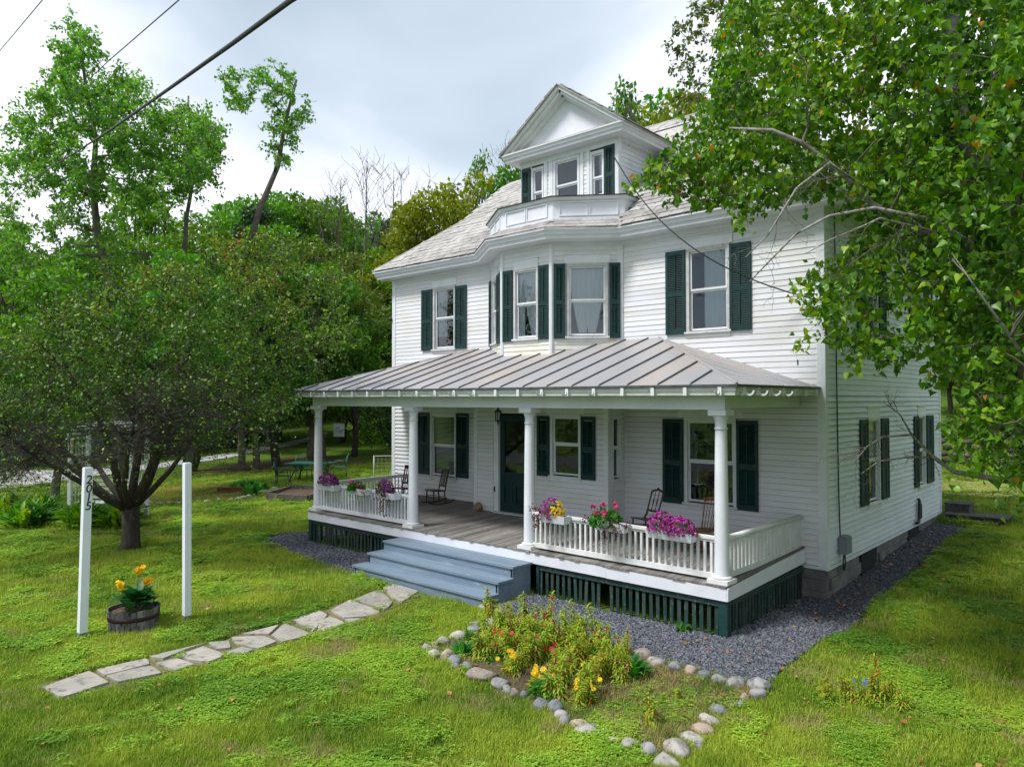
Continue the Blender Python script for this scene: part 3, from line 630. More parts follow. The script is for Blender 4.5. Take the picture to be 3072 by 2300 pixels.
# floor boards, laid front to back
fl = MB(); fl.box(PX0+.03, PX1-.03, PY+.03, -.02, .02, .10); pfloor = fl.build('porch_floor', LATT, house)
bmsh = []
rr = random.Random(21)
bw = .1045; nb = int((PX1-PX0)/bw); bw = (PX1-PX0)/nb
for k in range(4):
    b = MB(); e = rr.uniform(-.012, .018)
    b.hexa([(.002, PY-.035+e, zf(PY)-.026), (bw-.002, PY-.035+e, zf(PY)-.026), (bw-.002, 0, zf(0)-.026), (.002, 0, zf(0)-.026), (.002, PY-.035+e, zf(PY)), (bw-.002, PY-.035+e, zf(PY)), (bw-.002, 0, zf(0)), (.002, 0, zf(0))])
    bmsh.append(b.mesh('floor_board', DECK))
for i in range(nb):
    o = inst('floor_board', bmsh[rr.randrange(4)], pfloor, Vector((PX0+i*bw, -.002, rr.uniform(-.003, .002)))-hv)
# the vestibule and door sill stand on top of these boards
# white fascia
q = MB(); zfa, zfb = zf(PY)-.027, -.02
q.box(PX0, -2.35, PY-.022, PY+.005, zfb, zfa); q.build('fascia', WHITE, house)
q = MB(); q.box(-2.345, PX1+.003, PY-.024, PY+.005, zfb-.004, zfa); q.build('fascia', WHITE, house)
for x0 in (PX0-.0, PX1-.005):
    q = MB(); q.hexa([(x0-.0, PY-.02, zfb), (x0+.028, PY-.02, zfb), (x0+.028, -.05, zfb+.06), (x0, -.05, zfb+.06), (x0, PY-.02, zfa), (x0+.028, PY-.02, zfa), (x0+.028, -.05, zf(0)-.03), (x0, -.05, zf(0)-.03)]); q.build('fascia', WHITE, house)
# skirting: green rail, slats, corner posts
def skirt(p0, p1, n, slat, skip=(), seed=0, zr=(-.12, -.025), base=True, wob=.03, bottom=True):
    a = Vector(p0); b = Vector(p1); L_ = (b-a).length; F = face2(p0, p1); r2 = random.Random(seed)
    q = MB(); q.fbox(F, 0, L_, zr[0], zr[1], -.01, .012); s = q.build('skirt', LATT, house)
    if bottom:
        q = MB(); q.fbox(F, 0, L_, -.60, -.545, -.01, .008); q.build('skirt_rail', LATT, s)
    ms = MB(); ms.box(-slat/2, slat/2, -.009, .009, -.50, 0); me = ms.mesh('slat', LATT)
    for i in range(n):
        if i in skip: continue
        u = (i+.5)/n*L_; p = F.pt(u, zr[0]+.02, -.022)
        o = inst('slat', me, s, Vector(p)-hv, (r2.uniform(-.02, .02), r2.uniform(-wob, wob), F.rot))
    return s
skirt((PX1-.10, PY-.0), (PX1-.10, PY), 0, .05) if False else None
skirt((-3.78, PY+.03), (PX1-.12, PY+.03), 28, .058, skip=(11,), seed=1, wob=.035)
skirt((PX0+.10, PY+.03), (-7.40, PY+.03), 27, .055, skip=(3, 8, 23, 25), seed=2, wob=.07, bottom=False)
skirt((PX1-.03, PY+.12), (PX1-.03, -.03), 25, .062, seed=3, wob=.015)
skirt((PX0+.03, -.03), (PX0+.03, PY+.1), 20, .055, seed=4)
for (x0, x1, y0, y1) in ((PX1-.13, PX1, PY, PY+.12), (PX0, PX0+.10, PY, PY+.1), (-3.80, -3.74, PY+.005, PY+.06)):
    q = MB(); q.box(x0, x1, y0, y1, -.62, -.021); q.build('skirt_post', GREEN, house)
q = MB(); q.box(PX0+.06, PX1-.06, -.62, -.55, -.6, -.1); q.build('crawlspace_shade_sheet', DARKIN, house)  # dark sheet added behind the slats in place of shade under the porch

# steps
for k, (zt, yf, x0, x1) in enumerate(((0.0, -3.47, -7.30, -3.86), (-.185, -3.83, -7.33, -3.85), (-.37, -4.16, -7.36, -3.86))):
    yb = PY-.025 if k == 0 else (-3.47+.03 if k == 1 else -3.83+.03)
    q = MB(); q.box(x0, x1, yf, yb, zt-.035, zt); q.build('step_tread', STEP, house)
    q = MB(); q.box(x0+.03, x1-.03, yf+.03, yf+.055, zt-.185 if k < 2 else -.58, zt-.036); q.build('step_riser', STEP, house)
for x0 in (-7.30, -3.93):
    q = MB(); q.box(x0, x0+.03, -3.44, PY-.03, -.60, -.036); q.box(x0+.0, x0+.03, -3.80, -3.441, -.60, -.221); q.box(x0, x0+.03, -4.13, -3.801, -.60, -.406); q.build('stringer', STEP, house)

# columns
CX = (-.49, -4.07, -7.18, -10.60); CY = -2.79
zt_ = 2.63
for cx in CX:
    zb = zf(CY)
    q = MB(); q.sm = True
    prof = [(.108, .09), (.104, .14), (.1, .6), (.093, 1.4), (.083, 2.14), (.082, 2.16), (.094, 2.165), (.094, 2.185), (.082, 2.19), (.083, 2.28), (.092, 2.30), (.108, 2.34), (.11, 2.36), (0, 2.36)]
    q.lathe((cx, CY, zb), prof, 24); col = q.build('column', WHITE, house)
    q = MB(); q.box(cx-.155, cx+.155, CY-.155, CY+.155, zb-.0, zb+.06); q.lathe((cx, CY, zb), [(.11, .06), (.135, .065), (.14, .08), (.135, .095), (.112, .105)], 24); q.build('column_base', PEEL, col)
    q = MB(); q.box(cx-.135, cx+.135, CY-.135, CY+.135, zb+2.36, zt_-.002); q.build('column_capital', WHITE, col)
# entablature beams
q = MB(); q.box(PX0+.05, PX1-.05, PY+.06, PY+.24, zt_, 2.88); q.build('porch_beam', WHITE, house)
for x0 in (PX0+.05, PX1-.23):
    q = MB(); q.box(x0, x0+.18, PY+.241, -.03, zt_+.02, 2.88); q.build('porch_beam', WHITE, house)
q = MB(); q.box(PX0-.2, PX1+.2, PY-.2, -.02, 2.881, 2.90); q.build('porch_ceiling', CEILM, house)

# porch roof: flat pans with raised seams
EX0, EX1, EY, EZ = -11.03, -.05, -3.22, 2.985
TX0, TX1, TZ = -8.18, -3.13, 3.99
kf = (TZ-EZ)/(-EY)
def zr(x, y):   # height of the roof surface
    zfr = EZ+(y-EY)*kf
    if x > TX1: zfr = min(zfr, EZ+(EX1-x)*(TZ-EZ)/(EX1-TX1))
    if x < TX0: zfr = min(zfr, EZ+(x-EX0)*(TZ-EZ)/(TX0-EX0))
    return zfr
def hipy(x):   # y at which the front slope ends for this x
    if x > TX1: return EY*(x-TX1)/(EX1-TX1)
    if x < TX0: return EY*(TX0-x)/(TX0-EX0)
    return 0.0
base_ = MB()
base_.add([(EX0, EY, EZ-.02), (EX1, EY, EZ-.02), (EX1, 0, EZ-.02), (EX0, 0, EZ-.02), (TX0, 0, TZ-.02), (TX1, 0, TZ-.02)], [(0, 1, 5, 4), (1, 2, 5), (0, 4, 3), (0, 3, 2, 1)])
proof = base_.build('porch_roof', CEILM, house)
xs = [EX0]+[-10.6+.519*i for i in range(21)]+[EX1]
xs = [x for x in xs if EX0 <= x <= EX1]
brk = sorted(set(xs+[TX0, TX1]))
for a, b in zip(xs[:-1], xs[1:]):
    pts = [a]+[x for x in (TX0, TX1) if a < x < b]+[b]
    poly = [(a, EY), (b, EY)]+[(x, hipy(x)) for x in reversed(pts)]
    cl = []
    for p_ in poly:
        if not cl or (Vector(p_)-Vector(cl[-1])).length > .01: cl.append(p_)
    if (Vector(cl[0])-Vector(cl[-1])).length < .01: cl.pop()
    if len(cl) < 3: continue
    q = MB(); q.prism(cl, lambda x, y: EZ+(y-EY)*kf-.015, lambda x, y: EZ+(y-EY)*kf); q.build('roof_panel', PAN, proof)
for x in xs[1:-1]:
    y1 = hipy(x)-.06
    if y1 < EY+.15: continue
    q = MB(); z_ = lambda y: EZ+(y-EY)*kf
    q.hexa([(x-.011, EY-.012, z_(EY)-.001), (x+.011, EY-.012, z_(EY)-.001), (x+.011, y1, z_(y1)), (x-.011, y1, z_(y1)), (x-.009, EY+.01, z_(EY)+.026), (x+.009, EY+.01, z_(EY)+.026), (x+.009, y1, z_(y1)+.028), (x-.009, y1, z_(y1)+.028)]); q.build('roof_seam', SEAM, proof)
ys = [EY+(-EY)*i/6 for i in range(7)]
for side in (0, 1):
    E_, T_ = (EX1, TX1) if side else (EX0, TX0)
    kx = (TZ-EZ)/abs(T_-E_)
    def zs(x): return EZ+abs(E_-x)*kx
    def hx(y): return E_+(T_-E_)*(y-EY)/(-EY)    # x where the side slope meets the hip
    for a, b in zip(ys[:-1], ys[1:]):
        poly = [(E_, a), (E_, b), (hx(b), b)]+([(hx(a), a)] if a > EY+.01 else [])
        if not side: poly = poly[::-1]
        q = MB(); q.prism(poly, lambda x, y: zs(x)-.015, lambda x, y: zs(x)); q.build('roof_panel', PAN, proof)
    for y in ys[1:-1]:
        xe = hx(y)+(.05 if side else -.05)
        q = MB(); q.hexa([(E_, y-.008, zs(E_)), (E_, y+.008, zs(E_)), (xe, y+.008, zs(xe)), (xe, y-.008, zs(xe)), (E_, y-.004, zs(E_)+.018), (E_, y+.004, zs(E_)+.018), (xe, y+.004, zs(xe)+.018), (xe, y-.004, zs(xe)+.018)]); q.build('roof_seam', PAN, proof)
    q = MB(); q.tube([(E_, EY, EZ+.004), (T_, 0, TZ+.004)], .022, 6, smooth=False); q.build('hip_cap', PAN, proof)
# drip edge, eave board, rafter tails and gutter hangers
q = MB(); q.sweep([(EX0+.02, 0), (EX0+.02, EY+.02), (EX1-.02, EY+.02), (EX1-.02, 0)], [(0, EZ-.035), (.028, EZ-.035), (.028, EZ-.004), (0, EZ-.004)]); q.build('drip_edge', SEAM, proof)
q = MB(); q.sweep([(EX0+.07, 0), (EX0+.07, EY+.07), (EX1-.07, EY+.07), (EX1-.07, 0)], [(0, EZ-.15), (.02, EZ-.15), (.02, EZ-.10), (.035, EZ-.095), (.035, EZ-.037), (0, EZ-.037)]); q.build('eave_board', PEEL, proof)
tl = MB(); tl.box(-.028, .028, -.045, 0, -.155, -.04); tlm = tl.mesh('rafter_tail', PEEL)
hk = MB()
pts = [(0, -.04-.062+.062*math.cos(t)*1.0, -.085-.062*math.sin(t)) for t in [math.pi*i/10 for i in range(11)]]
hk.v = []; 
for i in range(10):
    hk.bar(pts[i], pts[i+1], .026, .007, up=(1, 0, 0))
hkm = hk.mesh('gutter_hanger', WHITE)
r3 = random.Random(9)
n_ = 21
for i in range(n_):
    x = EX0+.25+(EX1-EX0-.5)*i/(n_-1)
    t_ = inst('rafter_tail', tlm, proof, Vector((x, EY+.04, EZ))-hv)
    if i in (0, 2, 8, 9, 10, 11, 14, 15, 16, 20): inst('gutter_hanger', hkm, t_, (0, 0, 0))
for i in range(7):
    y = EY+.25+i*.46
    t_ = inst('rafter_tail', tlm, proof, Vector((EX1-.04, y, EZ))-hv, (0, 0, math.pi/2))
    if i < 4: inst('gutter_hanger', hkm, t_, (0, 0, 0))

# railings
def railing(p0, p1, n, z0, z1, roundtop=False, mat_=PEEL, bal=.036):
    a = Vector(p0); b = Vector(p1); L_ = (b-a).length; F = face2(p0, p1)
    q = MB()
    sl_ = (z1-z0)/L_
    def seg(u0, u1, o0, o1, h0, h1):
        P = lambda u, hh, o: F.pt(u, z0+sl_*u+hh, o)
        q.hexa([P(u0, h0, o1), P(u1, h0, o1), P(u1, h0, o0), P(u0, h0, o0), P(u0, h1, o1), P(u1, h1, o1), P(u1, h1, o0), P(u0, h1, o0)])
    if roundtop: q.tube([F.pt(-.0, z0+.53, 0), F.pt(L_, z1+.53, 0)], .042, 10)
    else: seg(0, L_, -.045, .045, .525, .565); 
    seg(0, L_, -.025, .025, .485, .526)
    seg(0, L_, -.03, .03, -.035, .045)
    o = q.build('railing', mat_, house)
    b_ = MB(); b_.hexa([(-bal/2, -bal/2, .045), (bal/2, -bal/2, .045), (bal/2, bal/2, .045), (-bal/2, bal/2, .045), (-bal/2, -bal/2, .486), (bal/2, -bal/2, .486), (bal/2, bal/2, .486), (-bal/2, bal/2, .486)])
    me = b_.mesh('baluster', mat_)
    for i in range(n):
        u = L_*(i+.6)/(n+.2); inst('baluster', me, o, Vector(F.pt(u, z0+sl_*u, 0))-hv, (0, 0, F.rot+r3.uniform(-.06, .06)))
    return o
RZ = .26
railing((CX[1]+.09, CY-.0), (CX[0]-.09, CY), 32, RZ, RZ)
railing((CX[3]+.09, CY), (CX[2]-.09, CY), 30, RZ, RZ, mat_=WHITE)
railing((CX[0], CY+.09), (CX[0]+.08, -.03), 22, RZ, RZ, roundtop=True, bal=.05)
railing((CX[3]-.10, -.03), (CX[3], CY+.09), 24, RZ, RZ, mat_=WHITE, bal=.03)

# small fixtures on the house
q = MB(); q.box(.03, .16, .52, .82, .14, .42); q.box(.0305, .14, .55, .79, .421, .44); q.build('meter_box', GREYB, house)
q = MB(); q.tube([(.04, .46, 6.0), (.04, .47, 4.6), (.042, .48, 3.2), (.045, .50, 2.0), (.045, .52, 1.2), (.05, .56, .42)], .011, 6); q.tube([(.09, .62, .14), (.09, .58, .0), (.1, .55, -.12), (.1, .62, -.14), (.1, .66, .0), (.1, .64, .13)], .012, 6); q.build('meter_cable', WIREM, house)
q = MB(); q.tube([(.05, 5.84, .55), (.08, 5.84, .5), (.08, 5.80, .12), (.09, 5.70, .04), (.09, 5.52, .04)], .035, 8); q.tube([(.05, 5.95, .46), (.08, 5.95, .4), (.08, 5.93, .1)], .03, 8); q.build('vent_pipe', BLACK, house)
q = MB(); q.tube([(-W-.03, -.04, 4.95), (-W-.10, -.09, 4.95)], .04, 8); q.build('wire_insulator', BLACK, house)
q = MB(); q.tube([(.035, .14, 4.38), (.09, .14, 4.40)], .02, 6); q.build('wire_insulator', BLACK, house)
# lantern hanging from the porch ceiling
lt = thing('porch_lantern', (-5.75, -1.8, 2.76), 'black caged lantern hanging on a chain from the porch ceiling by the green door', 'lantern')
q = MB()
for k in range(-4, 5): q.tube([(0.010*math.cos(t)*(1 if k % 2 else .3), .010*math.cos(t)*(.3 if k % 2 else 1), -.03-k*.026+.017*math.sin(t)) for t in [2*math.pi*i/8 for i in range(9)]], .003, 4, cap=False)
q.build('chain', BLACK, lt)
q = MB(); q.lathe((0, 0, 0), [(0, -.15), (.02, -.16), (.03, -.19), (.085, -.225), (.085, -.235), (0, -.235)], 8, False); q.build('lantern_cap', BLACK, lt)
q = MB()
for k in range(6):
    t = math.pi/3*k; q.bar((.062*math.cos(t), .062*math.sin(t), -.235), (.055*math.cos(t), .055*math.sin(t), -.40), .010)
for zz in (-.31, -.36): q.tube([(.066*math.cos(math.pi/3*k), .066*math.sin(math.pi/3*k), zz) for k in range(7)], .005, 4, cap=False)
q.lathe((0, 0, 0), [(0, -.40), (.07, -.40), (.07, -.42), (.02, -.43), (.008, -.50), (0, -.51)], 8, False); q.build('lantern_cage', BLACK, lt)
q = MB(); q.lathe((0, 0, 0), [(0, -.24), (.048, -.24), (.045, -.395), (0, -.395)], 12); q.build('lantern_glass', M('frosted_lantern_glass', (.55, .56, .58), rough=.3), lt)

# ---------------------------------------------------------------- chairs on the porch
def rocker(name, loc, rz, label, wood, style, sc=1.0, deg=0):
    t = thing(name, loc, label, 'rocking chair'); t.rotation_euler = (0, 0, math.radians(deg)); t.scale = (sc*1.04, sc, sc)
    zs = .40
    if style == 'splat':
        q = MB(); q.hexa([(-.25, -.24, zs), (.25, -.24, zs), (.20, .22, zs-.03), (-.20, .22, zs-.03), (-.25, -.24, zs+.03), (.25, -.24, zs+.03), (.20, .22, zs), (-.20, .22, zs)]); q.build('seat', wood, t)
        bt = MB()
        for sx in (-1, 1): bt.tube([(sx*.19, .20, zs-.02), (sx*.185, .25, zs+.25), (sx*.18, .34, zs+.62)], .02, 6)
        bt.bar((-.2, .335, zs+.58), (.2, .335, zs+.58), .028, .11, up=(0, 0, 1)); bt.bar((-.18, .235, zs+.12), (.18, .235, zs+.12), .022, .05)
        b = bt.build('backrest', wood, t)
        for sx, w_ in ((-.11, .03), (0, .11), (.11, .03)):
            q = MB(); q.hexa([(sx-w_/2, .228, zs+.13), (sx+w_/2, .228, zs+.13), (sx+w_/2, .24, zs+.13), (sx-w_/2, .24, zs+.13), (sx-w_/2, .325, zs+.56), (sx+w_/2, .325, zs+.56), (sx+w_/2, .337, zs+.56), (sx-w_/2, .337, zs+.56)]); q.build('splat', wood, b)
    elif style == 'spindle':
        q = MB(); q.hexa([(-.24, -.23, zs+.02), (.24, -.23, zs+.02), (.18, .2, zs-.03), (-.18, .2, zs-.03), (-.24, -.23, zs+.05), (.24, -.23, zs+.05), (.18, .2, zs), (-.18, .2, zs)]); q.build('seat', wood, t)
        bt = MB()
        for sx in (-1, 1): bt.tube([(sx*.185, .12, zs-.03), (sx*.18, .22, zs+.10), (sx*.185, .29, zs+.30), (sx*.19, .40, zs+.60), (sx*.17, .415, zs+.65)], [.024, .026, .02, .022, .02], 6)
        bt.tube([(-.2, .405, zs+.60), (-.12, .42, zs+.655), (-.03, .425, zs+.67), (0, .43, zs+.70), (.03, .425, zs+.67), (.12, .42, zs+.655), (.2, .405, zs+.60)], [.02, .026, .028, .032, .028, .026, .02], 6)
        bt.bar((-.18, .25, zs+.18), (.18, .25, zs+.18), .02, .05)
        b = bt.build('backrest', wood, t)
        for sx in (-.06, .06):
            q = MB(); n = 9; q.tube([(sx, .255+.155*i/n, zs+.19+.46*i/n) for i in range(n+1)], [.008, .012, .007, .016, .019, .016, .007, .012, .008, .007], 6); q.build('spindle', wood, b)
    else:
        q = MB(); q.lathe((0, 0, zs-.03), [(0, 0), (.20, 0), (.235, .012), (.23, .03), (.1, .022), (0, .02)], 20); q.build('seat', wood, t)
        bt = MB(); bt.sm = False
        pts = [(-.24, .30, zs+.53), (-.15, .345, zs+.56), (0, .36, zs+.565), (.15, .345, zs+.56), (.24, .30, zs+.53)]
        for a, b2 in zip(pts[:-1], pts[1:]): bt.bar(a, b2, .022, .075)
        b = bt.build('backrest', wood, t)
        for i in range(7):
            u = (i-3)/3; q = MB(); n = 6; x0, x1 = u*.15, u*.21; y0, y1 = .19-abs(u)*.05, .345-abs(u)*.04
            rr_ = (.012 if abs(u) > .9 else .007)
            q.tube([(x0+(x1-x0)*k/n, y0+(y1-y0)*k/n, zs-.01+.55*k/n) for k in range(n+1)], [rr_, rr_*1.4, rr_*.9, rr_*1.5, rr_, rr_, rr_*.8], 6); q.build('spindle', wood, b)
    for sx in (-1, 1):
        q = MB(); q.tube([(sx*.21, -.19, zs), (sx*.215, -.20, zs-.18), (sx*.22, -.21, .045)], [.02, .022, .014], 6); q.build('leg', wood, t)
        q = MB(); q.tube([(sx*.18, .18, zs-.03), (sx*.19, .20, zs-.2), (sx*.20, .22, .045)], [.02, .022, .014], 6); q.build('leg', wood, t)
        q = MB(); n = 12
        pts = []
        for k in range(n+1):
            u = -0.36+.86*k/n; pts.append((sx*.215, u, .022+.62*(u*u)*.55*(1.0 if u < .2 else 1.0)))
        for a, b2 in zip(pts[:-1], pts[1:]): q.bar(a, b2, .022, .034)
        q.build('rocker', wood, t)
    q = MB(); q.tube([(-.215, -.2, .20), (.215, -.2, .20)], .012, 6); q.tube([(-.19, .2, .17), (.19, .2, .17)], .012, 6)
    for sx in (-1, 1): q.tube([(sx*.215, -.2, .24), (sx*.19, .2, .24)], .011, 6)
    q.build('stretcher', wood, t)
    return t
rocker('rocking_chair', (-8.85, -.66, zf(-.66)), 0, 'dark mahogany rocking chair with tall slatted back beside the blinds window', DKWOOD, 'splat', .80, -14)
rocker('rocking_chair', (-2.93, -.85, zf(-.85)), 0, 'brown rocking chair with turned spindles and arched crest', BRWOOD, 'spindle', .77, -16)
rocker('rocking_chair', (-1.60, -1.22, zf(-1.22)), 0, 'honey-coloured windsor rocker with fan of spindles behind the corner column', ORWOOD, 'windsor', .86, -18)
rc = rocker('rocking_chair', (-9.75, -.95, zf(-.95)), 0, 'dark red chair mostly hidden behind the second column from the left', RDWOOD, 'splat', .85, 8); rc['category'] = 'chair'
# stone by the door
def rock_mesh(name, mt, sx, sy, sz, seed, flat=.5, sub=2, squash=.8):
    import bmesh
    bm = bmesh.new(); bmesh.ops.create_icosphere(bm, subdivisions=sub, radius=1.0); r2 = random.Random(seed)
    dirs = [(Vector((r2.gauss(0, 1), r2.gauss(0, 1), r2.gauss(0, 1))).normalized(), r2.uniform(.55, .92)) for _ in range(14)]
    for v in bm.verts:
        p = v.co.copy()
        for d, c in dirs:
            k = p.dot(d)
            if k > c: p -= d*(k-c)*squash
        v.co = Vector((p.x*sx, p.y*sy, p.z*sz))
    me = bpy.data.meshes.new(name); bm.to_mesh(me); bm.free(); me.materials.append(mt)
    me.polygons.foreach_set('use_smooth', [True]*len(me.polygons)); me.update(); return me
me = rock_mesh('doorstop_rock', M('tan_rock', (.24, .13, .07), (.33, .20, .12), scale=14, rough=.9, bump=.006, bscale=30), .125, .11, .12, 3)
tag(inst('doorstop_rock', me, None, (-7.28, -.80, zf(-.8)+.105)), 'tan rock on the porch floor left of the green door', 'rock')
print('porch done', len(bpy.data.objects))

# ================================================================ GROUND AND PLANTING
def axis(lo, hi, a, b, fine, ratio=1.16):
    pts = list(np.arange(a, b+1e-6, fine)); s = fine; x = b
    while x < hi: s *= ratio; x += s; pts.append(x)
    s = fine; x = a
    while x > lo: s *= ratio; x -= s; pts.insert(0, x)
    return np.array(pts)
gx = axis(-420, 420, -13, 6, .25); gy_ = axis(-420, 420, -12.5, 9, .25)
XX, YY = np.meshgrid(gx, gy_)
ZZ = hgt(XX, YY)
nr = np.random.RandomState(3)
def vnoise(x, y, s, seed=0):
    # smooth value noise
    xi = np.floor(x/s).astype(int); yi = np.floor(y/s).astype(int); fx = x/s-xi; fy = y/s-yi
    fx = fx*fx*(3-2*fx); fy = fy*fy*(3-2*fy)
    def hsh(a, b): v = np.sin(a*127.1+b*311.7+seed*74.7)*43758.5453; return v-np.floor(v)
    return (hsh(xi, yi)*(1-fx)+hsh(xi+1, yi)*fx)*(1-fy)+(hsh(xi, yi+1)*(1-fx)+hsh(xi+1, yi+1)*fx)*fy
ZZ = ZZ+(vnoise(XX, YY, 1.7, 2)-.5)*.03*(np.hypot(XX, YY) < 60)*((YY < -4.8) | (XX > 1.2) | (XX < -13))
Hn, Wn = XX.shape
verts = np.stack([XX, YY, ZZ], -1).reshape(-1, 3)
idx = np.arange(Hn*Wn).reshape(Hn, Wn)
quads = np.stack([idx[:-1, :-1], idx[:-1, 1:], idx[1:, 1:], idx[1:, :-1]], -1).reshape(-1, 4)
def npmesh(name, verts, faces, mats, smooth=False, tint=None, nper=None):
    me = bpy.data.meshes.new(name); n = len(verts); k = faces.shape[1]; m = len(faces)
    me.vertices.add(n); me.vertices.foreach_set('co', np.ascontiguousarray(verts, dtype=np.float32).ravel())
    me.loops.add(m*k); me.loops.foreach_set('vertex_index', np.ascontiguousarray(faces, dtype=np.int32).ravel())
    me.polygons.add(m); me.polygons.foreach_set('loop_start', np.arange(0, m*k, k, dtype=np.int32))
    try: me.polygons.foreach_set('loop_total', np.full(m, k, dtype=np.int32))
    except Exception: pass
    if smooth: me.polygons.foreach_set('use_smooth', np.ones(m, dtype=bool))
    for mt in (mats if isinstance(mats, (list, tuple)) else [mats]): me.materials.append(mt)
    if tint is not None:
        at = me.attributes.new('tint', 'FLOAT', 'POINT'); at.data.foreach_set('value', np.ascontiguousarray(tint, dtype=np.float32))
    me.update(calc_edges=True); return me

def ground_material():
    m = bpy.data.materials.new('lawn_ground'); m.use_nodes = True; nt = m.node_tree; N = nt.nodes; L = nt.links; b = N['Principled BSDF']; b.inputs['Roughness'].default_value = .95; b.inputs['Specular IOR Level'].default_value = .1
    g = N.new('ShaderNodeNewGeometry')
    def noise(sc, det=4, off=0):
        n = N.new('ShaderNodeTexNoise'); n.inputs['Scale'].default_value = sc; n.inputs['Detail'].default_value = det; n.inputs['Roughness'].default_value = .65
        mp_ = N.new('ShaderNodeMapping'); mp_.inputs['Location'].default_value = (off, off*.7, 0); L.new(g.outputs['Position'], mp_.inputs[0]); L.new(mp_.outputs[0], n.inputs[0]); return n.outputs[0]
    def mix(a, c, f_, lo, hi):
        r_ = N.new('ShaderNodeMapRange'); r_.inputs[1].default_value = lo; r_.inputs[2].default_value = hi; L.new(f_, r_.inputs[0])
        x = N.new('ShaderNodeMixRGB'); L.new(r_.outputs[0], x.inputs[0])
        if isinstance(a, tuple): x.inputs[1].default_value = (*a, 1)
        else: L.new(a, x.inputs[1])
        x.inputs[2].default_value = (*c, 1); return x.outputs[0]
    c = mix((.055, .12, .012), (.11, .19, .018), noise(.55), .38, .62)
    c = mix(c, (.16, .135, .055), noise(1.1, 5, 9), .60, .76)
    c = mix(c, (.035, .06, .014), noise(9, 5, 4), .50, .68)
    c = mix(c, (.15, .19, .05), noise(38, 4, 2), .52, .72)
    L.new(c, b.inputs['Base Color'])
    bp = N.new('ShaderNodeBump'); bp.inputs['Distance'].default_value = .03; L.new(noise(34, 5, 1), bp.inputs['Height']); L.new(bp.outputs[0], b.inputs['Normal'])
    return m
GROUND = ground_material()
gme = npmesh('ground', verts, quads, GROUND, smooth=True)
ground = inst('ground', gme); tag(ground, kind='structure')

def inpoly(px, py, poly):
    px = np.asarray(px); py = np.asarray(py); c = np.zeros(px.shape, bool); n = len(poly)
    for i in range(n):
        x1, y1 = poly[i]; x2, y2 = poly[(i+1) % n]
        if y1 == y2: continue
        cond = ((y1 > py) != (y2 > py)) & (px < (x2-x1)*(py-y1)/(y2-y1)+x1); c ^= cond
    return c
def patch(name, poly, mt, lift=.012, step=.25, kind='structure', edge=0.0):
    xs_ = [p[0] for p in poly]; ys_ = [p[1] for p in poly]
    gx_ = np.arange(min(xs_), max(xs_)+step, step); gy2 = np.arange(min(ys_), max(ys_)+step, step); X, Y = np.meshgrid(gx_, gy2)
    k = inpoly(X+vnoise(X, Y, .5, 5)*edge, Y+vnoise(X, Y, .45, 7)*edge, poly)
    idx_ = np.arange(X.size).reshape(X.shape); q_ = np.stack([idx_[:-1, :-1], idx_[:-1, 1:], idx_[1:, 1:], idx_[1:, :-1]], -1).reshape(-1, 4)
    keep = k.ravel()[q_].sum(1) >= 3; q_ = q_[keep]
    V = np.stack([X, Y, hgt(X, Y)+lift], -1).reshape(-1, 3)
    used = np.unique(q_); re_ = -np.ones(len(V), int); re_[used] = np.arange(len(used))
    o = inst(name, npmesh(name, V[used], re_[q_], mt, smooth=True)); tag(o, kind=kind); return o
GRAVEL_POLY = [(-3.8, -2.9), (-3.75, -4.05), (-3.0, -4.35), (-1.0, -4.35), (.7, -4.25), (.75, -3.9), (.68, -2.4), (.85, -1.0), (.70, .5), (.78, 3.0), (.72, 5.5), (.85, 7.4), (0, 7.6), (0, 0), (-.34, 0), (-.34, -2.9)]
GRAVEL2 = [(-10.9, 0), (-11.3, -1.4), (-12.0, -2.7), (-11.9, -3.4), (-11.2, -3.75), (-10.2, -3.85), (-9.2, -3.95), (-8.2, -4.05), (-7.3, -4.05), (-7.3, -2.9), (-10.8, -2.9), (-10.8, 0)]
BED = [(-3.85, -4.1), (-3.2, -4.9), (-3.12, -5.8), (-2.9, -6.1), (-2.0, -6.2), (-1.0, -6.3), (-.2, -6.5), (.75, -6.45), (.7, -5.3), (.72, -4.4), (0, -4.4), (-1.2, -4.35), (-3.0, -4.2)]
PATH_POLY = [(-5.6, -9.9), (-4.85, -9.8), (-4.70, -8.0), (-4.70, -6.4), (-4.85, -5.2), (-5.0, -4.2), (-5.9, -4.1), (-6.1, -4.5), (-5.85, -5.3), (-5.6, -6.6), (-5.55, -8.0), (-5.6, -9.0)]
GRAV = M('crushed_stone', (.06, .066, .08), (.11, .12, .135), scale=30, c3=(.05, .05, .055), s3=60, lo3=.5, hi3=.6, rough=.9, bump=.02, bscale=55)
MULCHX = None
SOIL = M('bed_soil', (.085, .055, .038), (.13, .095, .06), scale=5, c3=(.05, .03, .022), s3=30, lo3=.5, hi3=.62, rough=.95, bump=.03, bscale=30)
DRYG = M('dry_path_soil', (.21, .165, .09), (.14, .15, .06), scale=4, c3=(.12, .085, .05), s3=22, lo3=.55, hi3=.68, rough=.95, bump=.02, bscale=40)
patch('gravel', GRAVEL_POLY, GRAV, .014, .12, edge=.12); patch('gravel', GRAVEL2, GRAV, .014, .12, edge=.12)
patch('flower_bed_soil', BED, SOIL, .018, .1, edge=.1)
path = patch('path', PATH_POLY, DRYG, .008, .1, edge=.2)
